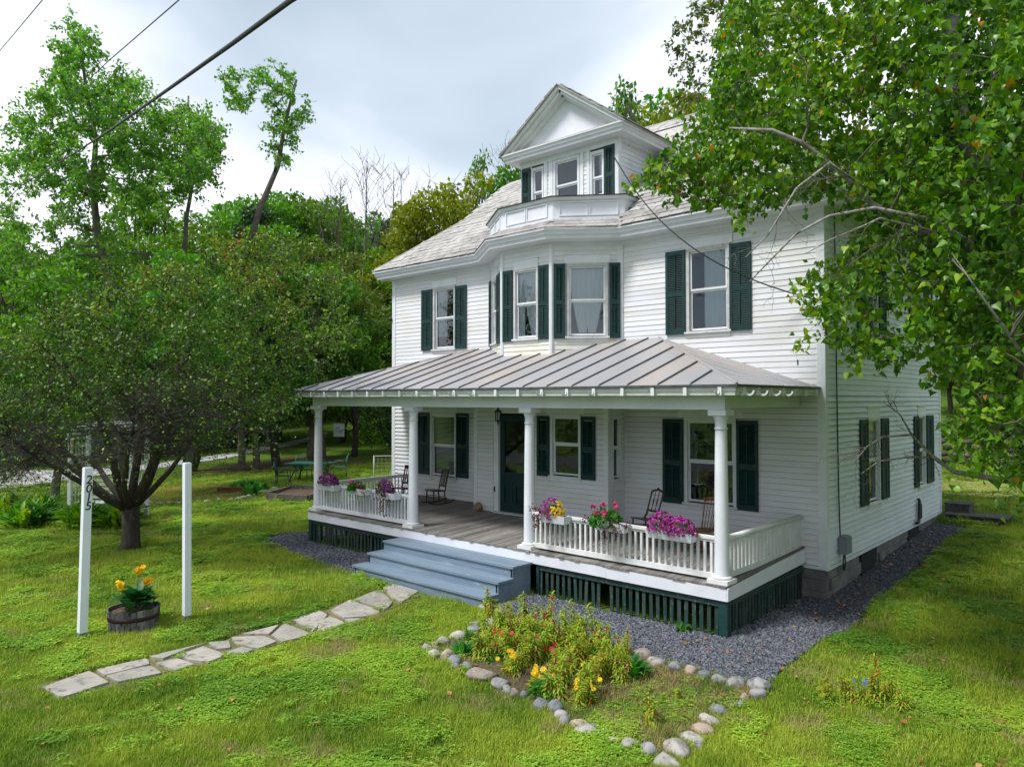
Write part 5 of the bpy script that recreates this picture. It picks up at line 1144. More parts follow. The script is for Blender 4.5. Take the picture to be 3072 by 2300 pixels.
BIRCH=[(1.29,-3.58,4.18,0.33),(0.1,-1.76,7.27,0.4),(3.03,-3.02,4.74,0.34),(1.93,-3.55,3.34,0.33),(2.92,-4.17,3.99,0.32),(3.2,-3.42,3.43,0.39),(2.75,-1.9,5.19,0.48),(1.74,-4.13,3.94,0.41),(1.19,-2.99,5.84,0.43),(3.16,-3.84,2.06,0.35),(3.13,-3.4,2.16,0.42),(2.47,-2.25,6.59,0.42),(0.42,-2.2,8.25,0.5),(1.61,-3.96,6.63,0.46),(3.2,-3.19,6.95,0.32),(2.45,-2.07,5.92,0.5),(0.83,-2.98,7.7,0.32),(0.21,-2.95,5.69,0.34),(3.32,-3.77,5.03,0.41),(2.32,-3.14,4.17,0.43),(3.46,-3.93,4.35,0.45),(-0.01,-1.83,6.78,0.41),(2.09,-3.63,7.36,0.42),(2.27,-2.95,7.3,0.4),(2.39,-2.66,5.64,0.45),(2.29,-3.81,5.55,0.37),(0.66,-3.49,6.86,0.45),(0.09,-3.82,6.07,0.47),(0.02,-2.85,6.24,0.48),(1.94,-4.54,5.93,0.42),(3.22,-4.39,5.81,0.47),(3.04,-4.07,5.54,0.39),(1.01,-1.9,5.75,0.34),(3.29,-4.32,2.12,0.49),(3.33,-2.74,6.12,0.47),(2.59,-4.12,4.4,0.38),(0.43,-3.04,7.88,0.37),(2.84,-2.06,7.55,0.45),(3.35,-3.5,2.51,0.42),(1.52,-1.82,5.64,0.43),(0.69,-2.13,6.86,0.41),(3.36,-3.65,2.96,0.32),(3.15,-5.14,6.36,0.34),(-0.63,-1.97,8.68,0.48),(1.12,-3.74,5.89,0.44),(2.39,-4.4,5.17,0.38),(2.92,-4.93,4.83,0.35),(2.39,-3.8,4.94,0.41),(2.49,-2.72,5.21,0.4),(3.39,-4.69,3.0,0.4),(2.95,-3.67,3.66,0.42),(-0.14,-2.32,8.7,0.34),(3.37,-2.53,4.21,0.32),(2.73,-2.68,4.66,0.34),(2.97,-4.83,2.37,0.38),(0.9,-4.06,6.65,0.43),(2.88,-3.94,5.01,0.39),(3.48,-2.76,5.05,0.35),(2.59,-3.67,3.23,0.41),(1.67,-3.16,3.96,0.34),(2.83,-4.28,5.95,0.35),(2.37,-4.31,5.67,0.32),(0.87,-2.4,6.26,0.34),(3.57,-3.36,4.57,0.4),(3.13,-4.04,2.88,0.41),(2.61,-3.19,3.69,0.48),(2.43,-4.74,3.57,0.38),(-0.27,-2.85,6.74,0.34),(3.39,-4.97,2.5,0.49),(2.73,-2.83,5.85,0.44),(3.54,-4.27,3.54,0.34),(1.57,-2.56,5.86,0.44),(1.97,-2.84,6.72,0.43),(2.16,-1.88,7.37,0.34),(2.07,-2.81,4.48,0.4),(1.43,-4.63,6.31,0.45),(3.25,-3.6,6.78,0.36),(0.47,-4.5,6.1,0.34),(3.05,-4.66,3.3,0.35),(0.5,-4.21,5.41,0.41),(3.62,-4.76,3.43,0.48),(2.43,-3.29,4.71,0.4),(3.13,-4.93,3.73,0.38),(3.29,-2.25,5.71,0.45),(2.79,-4.29,3.27,0.47),(3.46,-4.4,2.7,0.46),(2.15,-4.83,6.35,0.33),(0.4,-3.32,7.18,0.45),(1.82,-2.8,5.32,0.37),(1.8,-3.97,3.24,0.35),(2.58,-5.07,5.59,0.35),(2.95,-3.66,6.34,0.35),(0.74,-4.49,7.42,0.35),(-0.27,-3.65,5.66,0.32),(3.66,-5.3,5.23,0.4),(2.54,-2.41,6.14,0.4),(3.51,-4.63,5.12,0.37),(3.67,-5.63,3.71,0.32),(3.55,-4.5,6.09,0.48),(0.15,-3.8,5.63,0.44),(2.7,-3.64,4.01,0.39),(1.56,-2.61,7.1,0.32),(-0.63,-2.35,7.26,0.44),(1.33,-3.62,7.3,0.5),(2.39,-4.29,6.97,0.5),(3.43,-2.21,6.39,0.33),(1.34,-2.21,6.85,0.43),(2.33,-3.28,3.23,0.38),(2.51,-4.68,4.67,0.47),(1.96,-4.51,3.36,0.38),(1.7,-3.14,7.36,0.45),(0.24,-4.32,6.53,0.49),(2.62,-3.12,2.6,0.43),(1.34,-4.58,5.09,0.34),(0.22,-3.42,6.21,0.41),(1.68,-2.12,5.9,0.37),(2.19,-4.42,4.32,0.32),(2.17,-4.05,4.63,0.45),(-0.15,-2.31,6.08,0.37),(2.79,-3.79,2.8,0.47),(1.68,-3.14,6.19,0.32),(-0.15,-2.35,7.47,0.48),(1.2,-4.39,6.71,0.34),(3.62,-4.31,5.43,0.49),(-0.95,-2.69,6.44,0.46),(2.04,-3.18,4.95,0.4),(3.46,-2.28,5.18,0.34),(2.36,-2.44,4.67,0.33),(2.21,-3.32,5.69,0.39),(2.88,-1.78,6.16,0.37),(2.95,-1.77,5.55,0.38),(1.92,-3.72,5.23,0.44),(0.32,-3.87,7.5,0.37),(3.02,-3.36,2.8,0.4),(0.18,-4.77,5.62,0.47),(3.66,-5.18,3.38,0.4),(0.89,-4.52,5.29,0.44),(3.26,-4.37,4.16,0.5),(0.5,-3.52,7.71,0.37),(3.32,-2.11,6.91,0.39),(2.51,-2.82,6.37,0.43),(2.33,-4.0,3.89,0.33),(1.82,-1.97,6.5,0.44),(3.46,-1.82,5.65,0.41),(2.14,-3.26,6.95,0.48),(1.34,-2.06,4.79,0.4),(0.09,-2.53,8.02,0.42),(3.05,-1.74,4.59,0.47),(3.07,-5.23,5.11,0.44),(1.75,-4.53,4.16,0.33),(1.58,-4.02,7.09,0.37),(1.9,-4.07,4.96,0.5),(3.48,-2.72,5.52,0.35),(2.69,-4.57,3.91,0.34),(1.47,-1.72,6.26,0.33),(2.83,-2.38,5.41,0.4),(1.19,-3.54,6.43,0.33),(1.0,-3.06,6.85,0.37),(2.77,-3.7,4.43,0.37),(1.44,-1.9,7.76,0.42),(3.65,-3.79,6.17,0.41),(1.46,-3.39,7.71,0.32),(1.29,-4.42,5.71,0.43),(2.13,-4.54,3.84,0.44),(1.55,-3.69,3.53,0.39),(0.48,-2.81,6.0,0.46),(3.59,-4.84,4.31,0.38),(3.3,-3.29,6.48,0.49),(1.5,-3.46,5.86,0.49),(0.15,-1.94,8.79,0.37),(2.04,-3.64,4.33,0.41),(1.85,-2.09,8.03,0.38),(0.72,-4.45,5.72,0.37),(2.03,-4.41,6.49,0.48),(1.68,-3.23,5.48,0.47),(1.73,-3.44,4.77,0.4),(2.38,-1.72,6.95,0.34),(3.09,-2.49,6.53,0.36),(3.6,-3.67,3.57,0.42),(2.82,-4.54,6.69,0.42),(3.53,-3.4,5.88,0.34),(2.56,-3.64,7.24,0.41),(0.83,-2.88,6.33,0.43),(1.62,-4.76,7.09,0.34),(2.2,-2.52,7.49,0.36),(2.75,-3.66,2.34,0.38),(3.1,-2.18,4.25,0.48),(3.06,-2.5,7.36,0.43),(2.06,-2.93,5.9,0.34),(0.9,-1.78,8.15,0.33),(3.69,-5.35,2.28,0.35),(-0.76,-2.23,6.48,0.41),(0.24,-2.53,5.7,0.33),(3.28,-1.9,7.54,0.36),(2.93,-2.14,7.1,0.43),(1.93,-2.35,6.23,0.33),(3.19,-5.32,5.62,0.5),(3.53,-2.53,6.89,0.42),(0.68,-3.44,6.02,0.42),(1.84,-4.34,5.4,0.36),(1.02,-2.25,7.14,0.48),(0.24,-2.93,7.29,0.47),(-0.49,-1.86,6.56,0.46),(1.09,-2.37,8.29,0.49),(0.45,-2.0,7.36,0.38),(-0.33,-2.33,6.49,0.37),(-0.01,-3.27,7.4,0.38),(2.12,-3.96,6.11,0.38),(3.74,-5.2,5.68,0.32),(3.02,-3.15,5.14,0.37),(0.71,-2.1,7.85,0.49),(2.33,-4.2,3.41,0.46),(-0.2,-3.29,6.03,0.43),(0.83,-2.14,4.48,0.44),(0.72,-2.55,7.02,0.35),(1.91,-2.34,4.64,0.47),(2.95,-2.34,5.97,0.5),(2.12,-1.9,5.43,0.44),(1.87,-1.9,5.08,0.35),(1.95,-2.45,5.58,0.47),(2.74,-3.11,4.12,0.42),(3.29,-3.43,5.44,0.42),(0.76,-3.88,6.16,0.36),(0.4,-3.67,5.3,0.36),(-0.58,-2.7,6.03,0.36),(-0.04,-2.0,8.36,0.42),(2.8,-5.1,4.03,0.38),(-0.37,-2.43,8.17,0.47),(1.98,-4.86,6.82,0.47),(1.69,-4.08,6.13,0.46),(2.96,-3.0,6.37,0.35),(1.37,-2.36,7.58,0.5),(2.93,-3.78,5.85,0.49),(3.64,-5.07,3.92,0.5),(2.95,-2.72,6.88,0.38),(2.34,-1.85,4.83,0.39),(1.5,-4.78,5.83,0.43),(0.46,-3.23,6.57,0.4),(0.16,-3.59,6.77,0.35),(0.82,-2.79,5.75,0.48),(1.65,-2.46,6.67,0.44),(3.09,-4.16,6.51,0.47),(3.14,-3.08,5.69,0.35),(0.58,-4.13,7.23,0.38),(3.44,-3.06,4.22,0.32),(3.2,-3.57,4.35,0.45),(2.67,-5.08,6.46,0.47),(1.25,-3.77,5.41,0.45),(2.96,-4.29,2.55,0.47),(1.88,-4.84,5.05,0.33),(1.16,-2.78,7.42,0.5),(2.19,-1.71,6.12,0.45),(3.48,-3.99,2.58,0.39),(3.09,-4.0,4.54,0.48),(1.11,-3.47,6.9,0.43),(0.49,-2.58,7.57,0.33),(-0.6,-2.09,6.08,0.41),(3.6,-3.01,6.97,0.46),(3.66,-5.02,2.94,0.47),(-0.26,-2.83,7.76,0.41),(3.47,-5.33,4.29,0.4),(1.69,-1.71,7.08,0.34),(0.88,-3.48,7.48,0.44),(3.43,-1.96,4.56,0.32),(1.08,-3.25,4.02,0.33),(3.44,-5.32,4.85,0.42),(1.01,-4.27,6.07,0.33),(0.31,-2.72,6.75,0.49),(0.64,-4.46,6.48,0.44),(1.27,-2.3,5.57,0.37),(2.75,-3.18,7.13,0.38),(2.96,-4.69,2.8,0.38),(3.55,-4.12,5.8,0.34),(3.17,-5.01,4.46,0.48),(1.22,-4.39,7.38,0.48),(1.68,-3.41,4.3,0.45),(3.23,-2.46,4.79,0.43),(0.02,-2.99,8.4,0.38),(2.95,-4.75,5.61,0.47),(0.56,-4.72,5.1,0.39),(1.48,-4.48,3.81,0.44),(1.39,-4.16,3.55,0.49),(0.65,-1.69,6.9,0.5),(-0.19,-3.68,6.52,0.43),(1.46,-2.35,8.08,0.44),(1.96,-3.04,7.71,0.39),(2.31,-1.86,8.0,0.32),(3.27,-3.92,3.79,0.41),(2.65,-4.9,6.07,0.46),(-0.9,-2.08,7.03,0.46),(1.01,-4.75,5.66,0.38),(2.42,-2.68,6.82,0.5),(-0.33,-3.21,7.04,0.48),(0.42,-4.13,5.83,0.43),(-0.38,-2.03,7.06,0.34),(0.62,-2.66,8.11,0.39),(1.09,-3.25,5.48,0.41),(0.24,-1.72,6.0,0.33),(1.42,-3.03,4.53,0.43),(1.26,-2.19,6.19,0.39),(1.36,-2.89,6.67,0.48),(-0.15,-2.03,7.93,0.36),(-1.13,-2.0,6.44,0.36),(3.63,-4.78,5.72,0.33),(2.54,-3.99,6.25,0.47),(2.82,-1.72,7.86,0.47),(3.1,-2.92,7.3,0.49),(1.33,-1.73,8.37,0.43),(3.17,-3.85,3.32,0.4),(0.92,-1.68,6.34,0.44),(0.61,-2.41,5.88,0.43),(2.24,-3.38,3.81,0.38),(2.06,-3.57,6.6,0.34),(-0.37,-2.74,7.2,0.41),(2.17,-1.82,4.36,0.46),(3.22,-4.03,6.05,0.41),(3.45,-4.58,3.83,0.39),(1.76,-2.13,7.29,0.39),(2.85,-1.74,7.03,0.43),(-0.28,-2.41,5.56,0.45),(2.5,-1.75,5.64,0.32),(2.48,-4.42,6.14,0.33),(0.24,-2.6,8.52,0.42),(-0.08,-5.01,5.59,0.23),(-0.38,-4.79,5.53,0.31),(0.21,-4.61,5.55,0.24),(0.23,-4.34,5.24,0.31),(0.35,-4.7,5.31,0.32),(-0.03,-4.52,5.22,0.27),(0.02,-4.88,5.3,0.23),(0.08,-5.18,5.1,0.22),(-0.14,-4.49,5.58,0.23),(-0.05,-4.76,5.59,0.24),(0.35,-4.96,5.01,0.25),(0.1,-5.12,5.41,0.33),(-0.16,-5.21,5.37,0.32),(-0.16,-4.7,5.34,0.29),(0.25,-4.25,5.59,0.3),(-0.28,-4.92,5.33,0.29)]
CRAB=[(-12.09,-4.06,3.44,0.59),(-8.08,-5.17,2.71,0.48),(-13.66,-6.86,4.17,0.38),(-11.97,-8.0,3.13,0.51),(-10.91,-2.03,5.43,0.5),(-12.28,-3.4,5.78,0.53),(-11.26,-7.24,4.64,0.41),(-9.6,-4.86,4.81,0.56),(-11.63,-5.63,5.0,0.53),(-11.96,-8.69,2.53,0.54),(-10.0,-3.56,4.87,0.38),(-13.91,-5.84,4.33,0.4),(-11.45,-3.08,3.22,0.38),(-14.72,-5.67,4.02,0.45),(-16.57,-6.84,3.71,0.41),(-14.81,-8.08,2.45,0.47),(-15.02,-6.51,4.06,0.48),(-9.96,-6.24,2.99,0.54),(-12.86,-7.83,2.98,0.48),(-11.6,-5.57,3.43,0.44),(-14.98,-6.2,3.28,0.46),(-9.94,-4.79,3.3,0.53),(-8.51,-5.7,3.83,0.5),(-13.08,-7.0,3.65,0.56),(-14.43,-5.68,3.02,0.53),(-9.96,-6.05,4.06,0.56),(-11.22,-3.44,5.8,0.51),(-11.03,-4.2,4.68,0.55),(-14.64,-7.28,4.61,0.42),(-9.7,-6.54,5.02,0.41),(-12.84,-6.01,3.91,0.43),(-12.46,-8.72,3.75,0.5),(-12.99,-3.88,4.24,0.59),(-12.6,-3.96,5.12,0.38),(-13.81,-7.79,3.83,0.44),(-13.35,-4.38,5.48,0.55),(-10.45,-5.7,4.81,0.49),(-12.97,-5.21,4.99,0.51),(-7.16,-4.47,3.94,0.55),(-9.13,-5.88,3.08,0.43),(-11.44,-4.01,6.34,0.6),(-11.58,-4.08,2.57,0.41),(-14.55,-7.13,3.53,0.39),(-8.86,-5.37,5.54,0.51),(-10.46,-7.32,3.12,0.54),(-11.97,-6.72,3.83,0.46),(-8.34,-5.03,4.48,0.38),(-12.34,-6.35,5.01,0.44),(-8.67,-4.89,3.41,0.43),(-12.23,-7.24,4.56,0.39),(-12.93,-8.59,2.53,0.49),(-10.26,-6.83,4.02,0.45),(-11.94,-4.78,2.8,0.55),(-14.82,-7.98,3.31,0.38),(-10.53,-4.98,5.29,0.46),(-12.05,-3.17,4.74,0.55),(-14.06,-4.95,3.35,0.49),(-11.23,-6.54,5.23,0.42),(-13.94,-7.59,3.04,0.38),(-10.49,-4.22,3.67,0.55),(-12.88,-4.24,3.08,0.54),(-9.99,-4.17,5.98,0.56),(-12.13,-3.07,2.68,0.52),(-13.02,-5.22,3.68,0.39),(-14.68,-6.11,5.15,0.49),(-11.17,-7.7,3.56,0.44),(-11.56,-8.06,4.26,0.46),(-9.76,-5.48,5.48,0.58),(-13.92,-4.66,4.17,0.43),(-13.98,-8.27,2.51,0.52),(-15.44,-7.31,3.79,0.54),(-9.72,-4.18,4.27,0.44),(-9.33,-5.64,4.62,0.44),(-10.84,-4.9,3.33,0.56),(-12.09,-4.92,5.51,0.51),(-13.52,-6.1,5.57,0.48),(-10.85,-4.81,6.06,0.52),(-10.71,-4.0,5.43,0.51),(-12.37,-5.19,4.41,0.5),(-11.66,-7.09,3.09,0.53),(-13.96,-8.57,3.6,0.43),(-8.22,-4.22,3.85,0.43),(-15.77,-6.78,4.72,0.58),(-10.8,-5.96,2.83,0.6),(-11.81,-4.29,4.51,0.47),(-13.59,-6.53,2.83,0.53),(-15.56,-6.1,5.27,0.52),(-11.51,-6.18,4.36,0.55),(-15.97,-7.28,2.93,0.38),(-14.1,-4.75,5.8,0.6),(-13.05,-7.03,4.76,0.47),(-15.09,-7.25,2.57,0.59),(-8.49,-3.91,5.15,0.49),(-12.91,-7.86,3.85,0.58),(-10.57,-4.82,4.32,0.52),(-17.06,-7.5,2.77,0.55),(-11.13,-6.9,3.69,0.48),(-14.82,-5.88,6.04,0.42),(-11.5,-2.76,4.15,0.42),(-12.69,-6.35,2.84,0.47),(-10.18,-3.86,2.77,0.45),(-10.82,-3.46,4.09,0.47),(-13.66,-5.67,3.32,0.39),(-10.18,-7.24,4.75,0.46),(-9.35,-4.44,2.87,0.51),(-12.77,-3.87,6.25,0.47),(-17.14,-7.41,3.92,0.48),(-7.38,-4.76,5.1,0.48),(-15.97,-6.39,3.25,0.38),(-10.7,-5.8,3.84,0.41),(-13.8,-6.71,4.96,0.43),(-10.4,-5.05,2.65,0.4),(-16.24,-7.4,4.35,0.55),(-16.54,-7.75,3.51,0.52),(-11.36,-2.64,5.69,0.42),(-14.12,-5.18,4.89,0.44),(-16.1,-8.09,2.71,0.58),(-9.03,-6.18,5.33,0.42),(-7.88,-4.23,4.62,0.4),(-11.57,-5.04,4.25,0.42),(-11.05,-2.0,4.32,0.55),(-11.32,-2.25,3.46,0.53),(-9.3,-4.69,5.86,0.43),(-14.16,-6.28,3.56,0.53),(-9.18,-5.13,2.44,0.55),(-15.65,-8.24,3.56,0.39),(-11.09,-7.64,2.7,0.47),(-13.21,-8.77,3.38,0.58),(-7.84,-4.92,3.72,0.5),(-9.48,-5.27,3.89,0.48),(-9.17,-6.36,4.13,0.59),(-9.02,-3.71,4.48,0.42),(-12.12,-2.95,6.44,0.39),(-12.85,-3.53,3.53,0.51),(-11.58,-4.05,5.25,0.44),(-13.35,-5.13,5.79,0.49),(-12.24,-5.04,3.55,0.48),(-13.24,-5.93,4.76,0.42),(-11.24,-5.18,2.58,0.59),(-12.76,-5.83,5.54,0.47),(-13.53,-4.09,2.59,0.46),(-10.72,-3.44,3.19,0.43),(-8.95,-4.44,4.14,0.41),(-16.57,-6.89,2.52,0.54),(-12.75,-3.59,2.52,0.52),(-15.42,-5.83,4.43,0.48),(-8.47,-5.73,4.93,0.47),(-10.58,-7.63,4.16,0.39),(-12.27,-4.5,6.2,0.44),(-11.77,-3.55,3.99,0.45),(-13.39,-4.93,2.89,0.5),(-11.86,-6.18,2.95,0.42)]
CRABTWIG=[(-12.47,-6.97,2.12,0.67),(-11.45,-7.02,1.74,0.73),(-13.73,-8.62,2.56,0.57),(-12.25,-4.48,2.51,0.83),(-15.27,-8.18,2.14,0.62),(-12.31,-7.81,2.55,0.77),(-13.68,-6.66,2.22,0.82),(-9.56,-5.48,2.06,0.57),(-10.95,-7.78,2.23,0.75),(-12.28,-3.69,1.99,0.67),(-11.2,-4.61,2.15,0.68),(-12.85,-7.61,2.31,0.69),(-10.56,-5.86,2.33,0.69),(-17.0,-7.91,1.62,0.56),(-11.46,-4.71,2.92,0.61),(-15.47,-8.13,2.81,0.82),(-10.79,-6.73,3.02,0.66),(-9.12,-5.15,2.27,0.58),(-10.05,-4.76,2.78,0.53),(-13.35,-7.03,2.05,0.67),(-11.7,-5.82,2.05,0.55),(-10.89,-5.28,2.52,0.78),(-10.29,-5.54,3.15,0.58),(-14.73,-7.13,2.13,0.72),(-14.24,-7.28,2.3,0.54),(-13.67,-4.73,2.95,0.74),(-15.4,-6.94,1.97,0.79),(-12.49,-4.96,1.64,0.81),(-13.56,-5.58,1.68,0.69),(-15.89,-8.06,0.86,0.84),(-14.52,-7.61,2.84,0.76),(-13.21,-7.53,2.79,0.58),(-13.66,-8.05,1.19,0.56),(-13.98,-6.33,2.82,0.64),(-10.38,-5.11,1.85,0.76),(-14.26,-5.04,3.25,0.63),(-13.56,-4.57,2.19,0.58),(-12.25,-8.12,1.25,0.71),(-14.57,-8.19,1.05,0.69),(-10.3,-3.81,2.51,0.71),(-12.81,-7.22,2.93,0.61),(-9.68,-6.54,2.34,0.74),(-15.55,-6.4,2.51,0.66),(-12.46,-4.53,3.14,0.81),(-9.39,-5.74,2.54,0.66),(-11.49,-7.68,1.56,0.59),(-9.15,-6.07,3.15,0.53),(-9.8,-7.13,2.46,0.55),(-11.44,-7.9,2.31,0.66),(-10.34,-6.27,2.56,0.58),(-10.41,-6.09,3.05,0.82),(-14.49,-6.46,1.23,0.65),(-12.79,-6.55,1.83,0.74),(-13.06,-8.11,1.31,0.66),(-12.1,-5.61,2.96,0.81),(-15.98,-6.93,2.71,0.61),(-10.26,-5.5,2.53,0.6),(-12.56,-8.71,2.08,0.61),(-8.71,-5.69,2.97,0.54),(-12.12,-7.13,1.7,0.66),(-9.75,-6.32,3.04,0.82),(-11.16,-5.08,1.81,0.59),(-10.57,-7.26,2.6,0.83),(-12.61,-3.78,2.71,0.78),(-12.81,-6.38,2.53,0.58),(-10.72,-5.52,1.78,0.83),(-10.5,-6.3,2.01,0.62),(-10.83,-7.19,2.15,0.6),(-14.58,-8.11,1.79,0.56),(-12.87,-5.84,2.69,0.84),(-13.67,-4.94,1.82,0.61),(-13.35,-8.24,2.4,0.79),(-11.43,-5.37,2.55,0.58),(-14.75,-6.67,2.83,0.62),(-16.28,-7.12,1.79,0.73),(-11.18,-5.71,2.95,0.78),(-13.64,-8.67,1.6,0.61),(-10.5,-4.7,2.38,0.84),(-11.94,-7.03,2.64,0.59),(-13.96,-6.8,1.34,0.7),(-12.12,-8.45,1.77,0.76),(-9.38,-5.17,3.0,0.8),(-16.38,-7.82,2.57,0.7),(-11.71,-8.26,2.89,0.65),(-9.58,-6.91,2.89,0.54),(-16.69,-7.97,0.73,0.53),(-13.66,-6.99,2.62,0.53),(-15.92,-8.19,1.73,0.54),(-13.07,-5.07,2.78,0.73),(-11.7,-6.61,2.28,0.6),(-12.03,-6.16,1.86,0.8),(-11.99,-3.49,2.74,0.81),(-8.52,-5.38,2.16,0.68),(-11.69,-4.12,2.76,0.69),(-12.46,-5.99,1.6,0.8),(-9.57,-4.73,2.38,0.73),(-8.81,-5.81,2.26,0.81),(-10.75,-4.67,2.92,0.81),(-10.29,-7.02,3.12,0.81),(-15.06,-7.55,2.39,0.62),(-13.78,-8.12,1.8,0.69),(-13.51,-5.86,2.41,0.83),(-14.88,-7.34,1.28,0.53),(-13.53,-5.68,3.12,0.58),(-12.34,-8.93,1.09,0.53),(-12.61,-5.37,2.0,0.75),(-17.04,-7.47,1.1,0.84),(-9.95,-5.8,1.92,0.78),(-14.8,-6.16,1.8,0.78),(-11.71,-8.78,2.81,0.63),(-17.17,-7.68,2.73,0.81),(-14.21,-5.34,2.79,0.53),(-9.03,-4.7,2.7,0.6),(-14.08,-5.41,1.72,0.73),(-13.95,-8.6,0.99,0.63),(-13.28,-7.31,1.4,0.71),(-12.54,-8.64,1.52,0.68),(-13.1,-6.13,1.53,0.83),(-11.71,-3.13,2.42,0.75),(-13.25,-5.34,2.14,0.72),(-11.54,-6.17,2.63,0.59),(-16.66,-7.64,2.1,0.84),(-11.76,-4.25,2.18,0.56),(-15.87,-7.51,0.88,0.64),(-12.72,-6.6,3.1,0.74),(-15.32,-8.04,1.05,0.82),(-11.13,-3.52,2.86,0.84),(-12.62,-4.37,1.73,0.68),(-14.5,-7.65,1.18,0.82),(-10.29,-7.5,1.7,0.73)]
TALL1=[(-29.6,-1.91,17.41,0.74),(-25.17,-1.84,14.59,0.93),(-26.2,-2.23,11.68,0.81),(-27.42,-0.27,11.53,0.88),(-27.17,-2.72,11.84,0.96),(-28.61,-2.25,13.89,0.84),(-24.44,0.42,12.6,1.13),(-31.51,-2.86,15.69,0.78),(-27.13,-0.08,12.83,1.09),(-29.03,-0.08,15.58,1.12),(-25.56,-2.11,12.64,1.01),(-28.57,0.33,11.54,0.83),(-31.33,-1.94,16.13,0.75),(-30.11,-0.74,14.97,1.06),(-30.31,-0.96,16.4,1.12),(-29.25,-2.68,16.44,0.96),(-28.67,-2.65,17.89,0.87),(-28.59,-0.74,14.07,0.74),(-27.2,1.87,13.22,1.05),(-26.23,-2.48,14.47,0.98),(-26.67,-1.29,12.33,0.81),(-31.76,-1.7,14.02,0.9),(-27.7,-3.22,15.82,0.8),(-32.62,-2.79,14.18,1.05),(-28.77,-3.15,12.27,1.05),(-23.58,0.26,11.85,1.07),(-26.63,-2.63,13.53,0.72),(-25.04,1.46,13.57,1.11),(-29.94,-0.89,12.45,0.8),(-28.27,-1.55,11.63,0.94),(-27.48,-0.85,15.86,0.95),(-29.57,-0.01,13.43,0.9),(-27.12,-0.54,14.57,1.01),(-27.91,-1.47,14.31,1.11),(-28.84,0.87,12.59,0.82),(-24.32,-0.33,11.26,1.02),(-30.31,-3.86,14.09,0.72),(-30.66,-2.04,18.54,0.83),(-30.31,-2.92,11.72,1.01),(-24.8,-1.25,11.78,1.08),(-31.06,-1.3,15.02,0.83),(-28.49,-3.59,13.89,0.76),(-30.29,-0.2,14.1,0.86),(-26.43,0.95,13.36,0.89),(-26.59,-2.7,16.81,0.74),(-26.56,1.1,12.22,0.83),(-28.42,-0.68,13.08,1.02),(-30.7,-2.83,13.24,0.73),(-27.7,-3.79,14.73,1.07),(-24.09,-1.21,13.68,1.05),(-26.31,0.17,11.21,0.88),(-24.85,-1.36,12.81,0.78),(-31.58,-1.72,17.67,0.8),(-25.69,-1.69,10.85,1.06),(-26.73,-1.6,14.53,0.77),(-28.4,-2.51,15.26,1.14),(-28.1,-2.79,13.13,0.95),(-32.26,-1.83,12.45,0.9),(-29.71,-1.75,15.52,0.8),(-30.93,-0.94,17.71,0.77),(-29.93,0.02,16.86,1.09),(-27.49,-1.26,13.01,0.81),(-30.43,-3.27,15.43,0.99),(-30.97,-0.68,12.77,0.87),(-29.5,-3.59,13.48,0.93),(-26.9,1.77,14.33,0.78),(-26.73,-3.42,12.65,0.71),(-27.8,-2.26,17.02,0.81),(-25.69,-1.29,13.4,0.98),(-27.62,-4.26,11.81,0.95),(-30.52,-2.1,17.01,1.12),(-29.05,0.88,14.26,0.91),(-27.76,1.86,12.31,0.76),(-23.69,-0.75,10.51,0.92),(-28.03,-2.78,11.13,0.8),(-27.72,-3.92,12.86,1.05),(-29.52,-2.57,14.92,1.04),(-25.65,0.31,12.82,0.8),(-28.69,-1.21,16.19,0.75),(-28.85,-1.37,15.15,0.89),(-31.54,-2.55,12.16,0.78),(-27.82,0.37,14.83,0.9),(-31.66,-3.45,14.14,1.11),(-29.75,0.33,12.19,0.92),(-29.18,-4.14,12.59,1.03),(-22.58,0.25,12.21,0.72),(-26.45,-0.54,13.52,0.88),(-25.68,-0.38,12.0,0.97),(-30.35,-2.31,14.16,0.91),(-24.6,-1.22,10.53,0.77),(-26.56,-1.77,15.56,0.8),(-25.51,0.89,11.36,0.93),(-33.09,-2.92,15.35,1.11),(-25.56,-2.41,13.61,0.77),(-32.42,-2.23,16.92,1.07),(-29.43,-2.05,12.3,1.0),(-27.32,-1.69,11.29,0.84),(-27.37,-2.83,14.95,0.74),(-26.61,-3.37,16.01,1.04),(-26.61,-3.41,14.46,0.97),(-31.16,-1.69,13.1,1.11),(-23.14,0.17,13.21,0.79),(-26.55,-0.96,10.94,1.04),(-32.48,-2.85,13.0,0.86),(-27.56,2.25,15.05,0.74),(-27.9,0.58,13.18,0.84),(-26.37,-3.11,10.98,0.82),(-23.96,0.83,13.46,0.91),(-31.35,-3.65,12.9,1.1),(-30.79,-1.72,11.97,0.91)]
TALL1B=[(-28.96,2.32,12.97,0.75),(-27.56,2.37,13.1,0.68),(-29.34,1.08,14.45,0.73),(-28.64,2.1,14.83,1.0),(-28.54,2.65,13.97,0.72),(-27.97,1.93,12.38,0.76),(-27.56,1.25,11.85,0.93),(-26.86,1.38,14.03,0.94),(-28.42,1.16,13.39,0.85),(-29.66,1.5,13.53,0.76),(-29.45,1.9,15.96,0.99),(-27.43,0.62,14.91,0.96),(-26.03,1.36,13.66,0.67),(-27.42,1.93,14.78,0.74),(-27.12,1.58,13.17,1.02),(-27.86,1.54,15.5,0.71),(-28.08,1.81,14.12,0.69),(-27.65,0.41,13.54,0.74),(-26.21,1.66,14.77,0.95),(-25.97,1.69,12.44,1.01),(-26.72,0.96,12.43,0.74),(-28.78,1.15,15.5,0.76),(-26.39,2.4,13.49,0.99),(-28.15,2.4,15.59,0.78),(-27.25,2.76,13.92,0.82),(-25.28,1.85,13.3,0.87),(-28.42,1.17,14.67,0.92),(-26.46,0.67,14.68,0.83)]
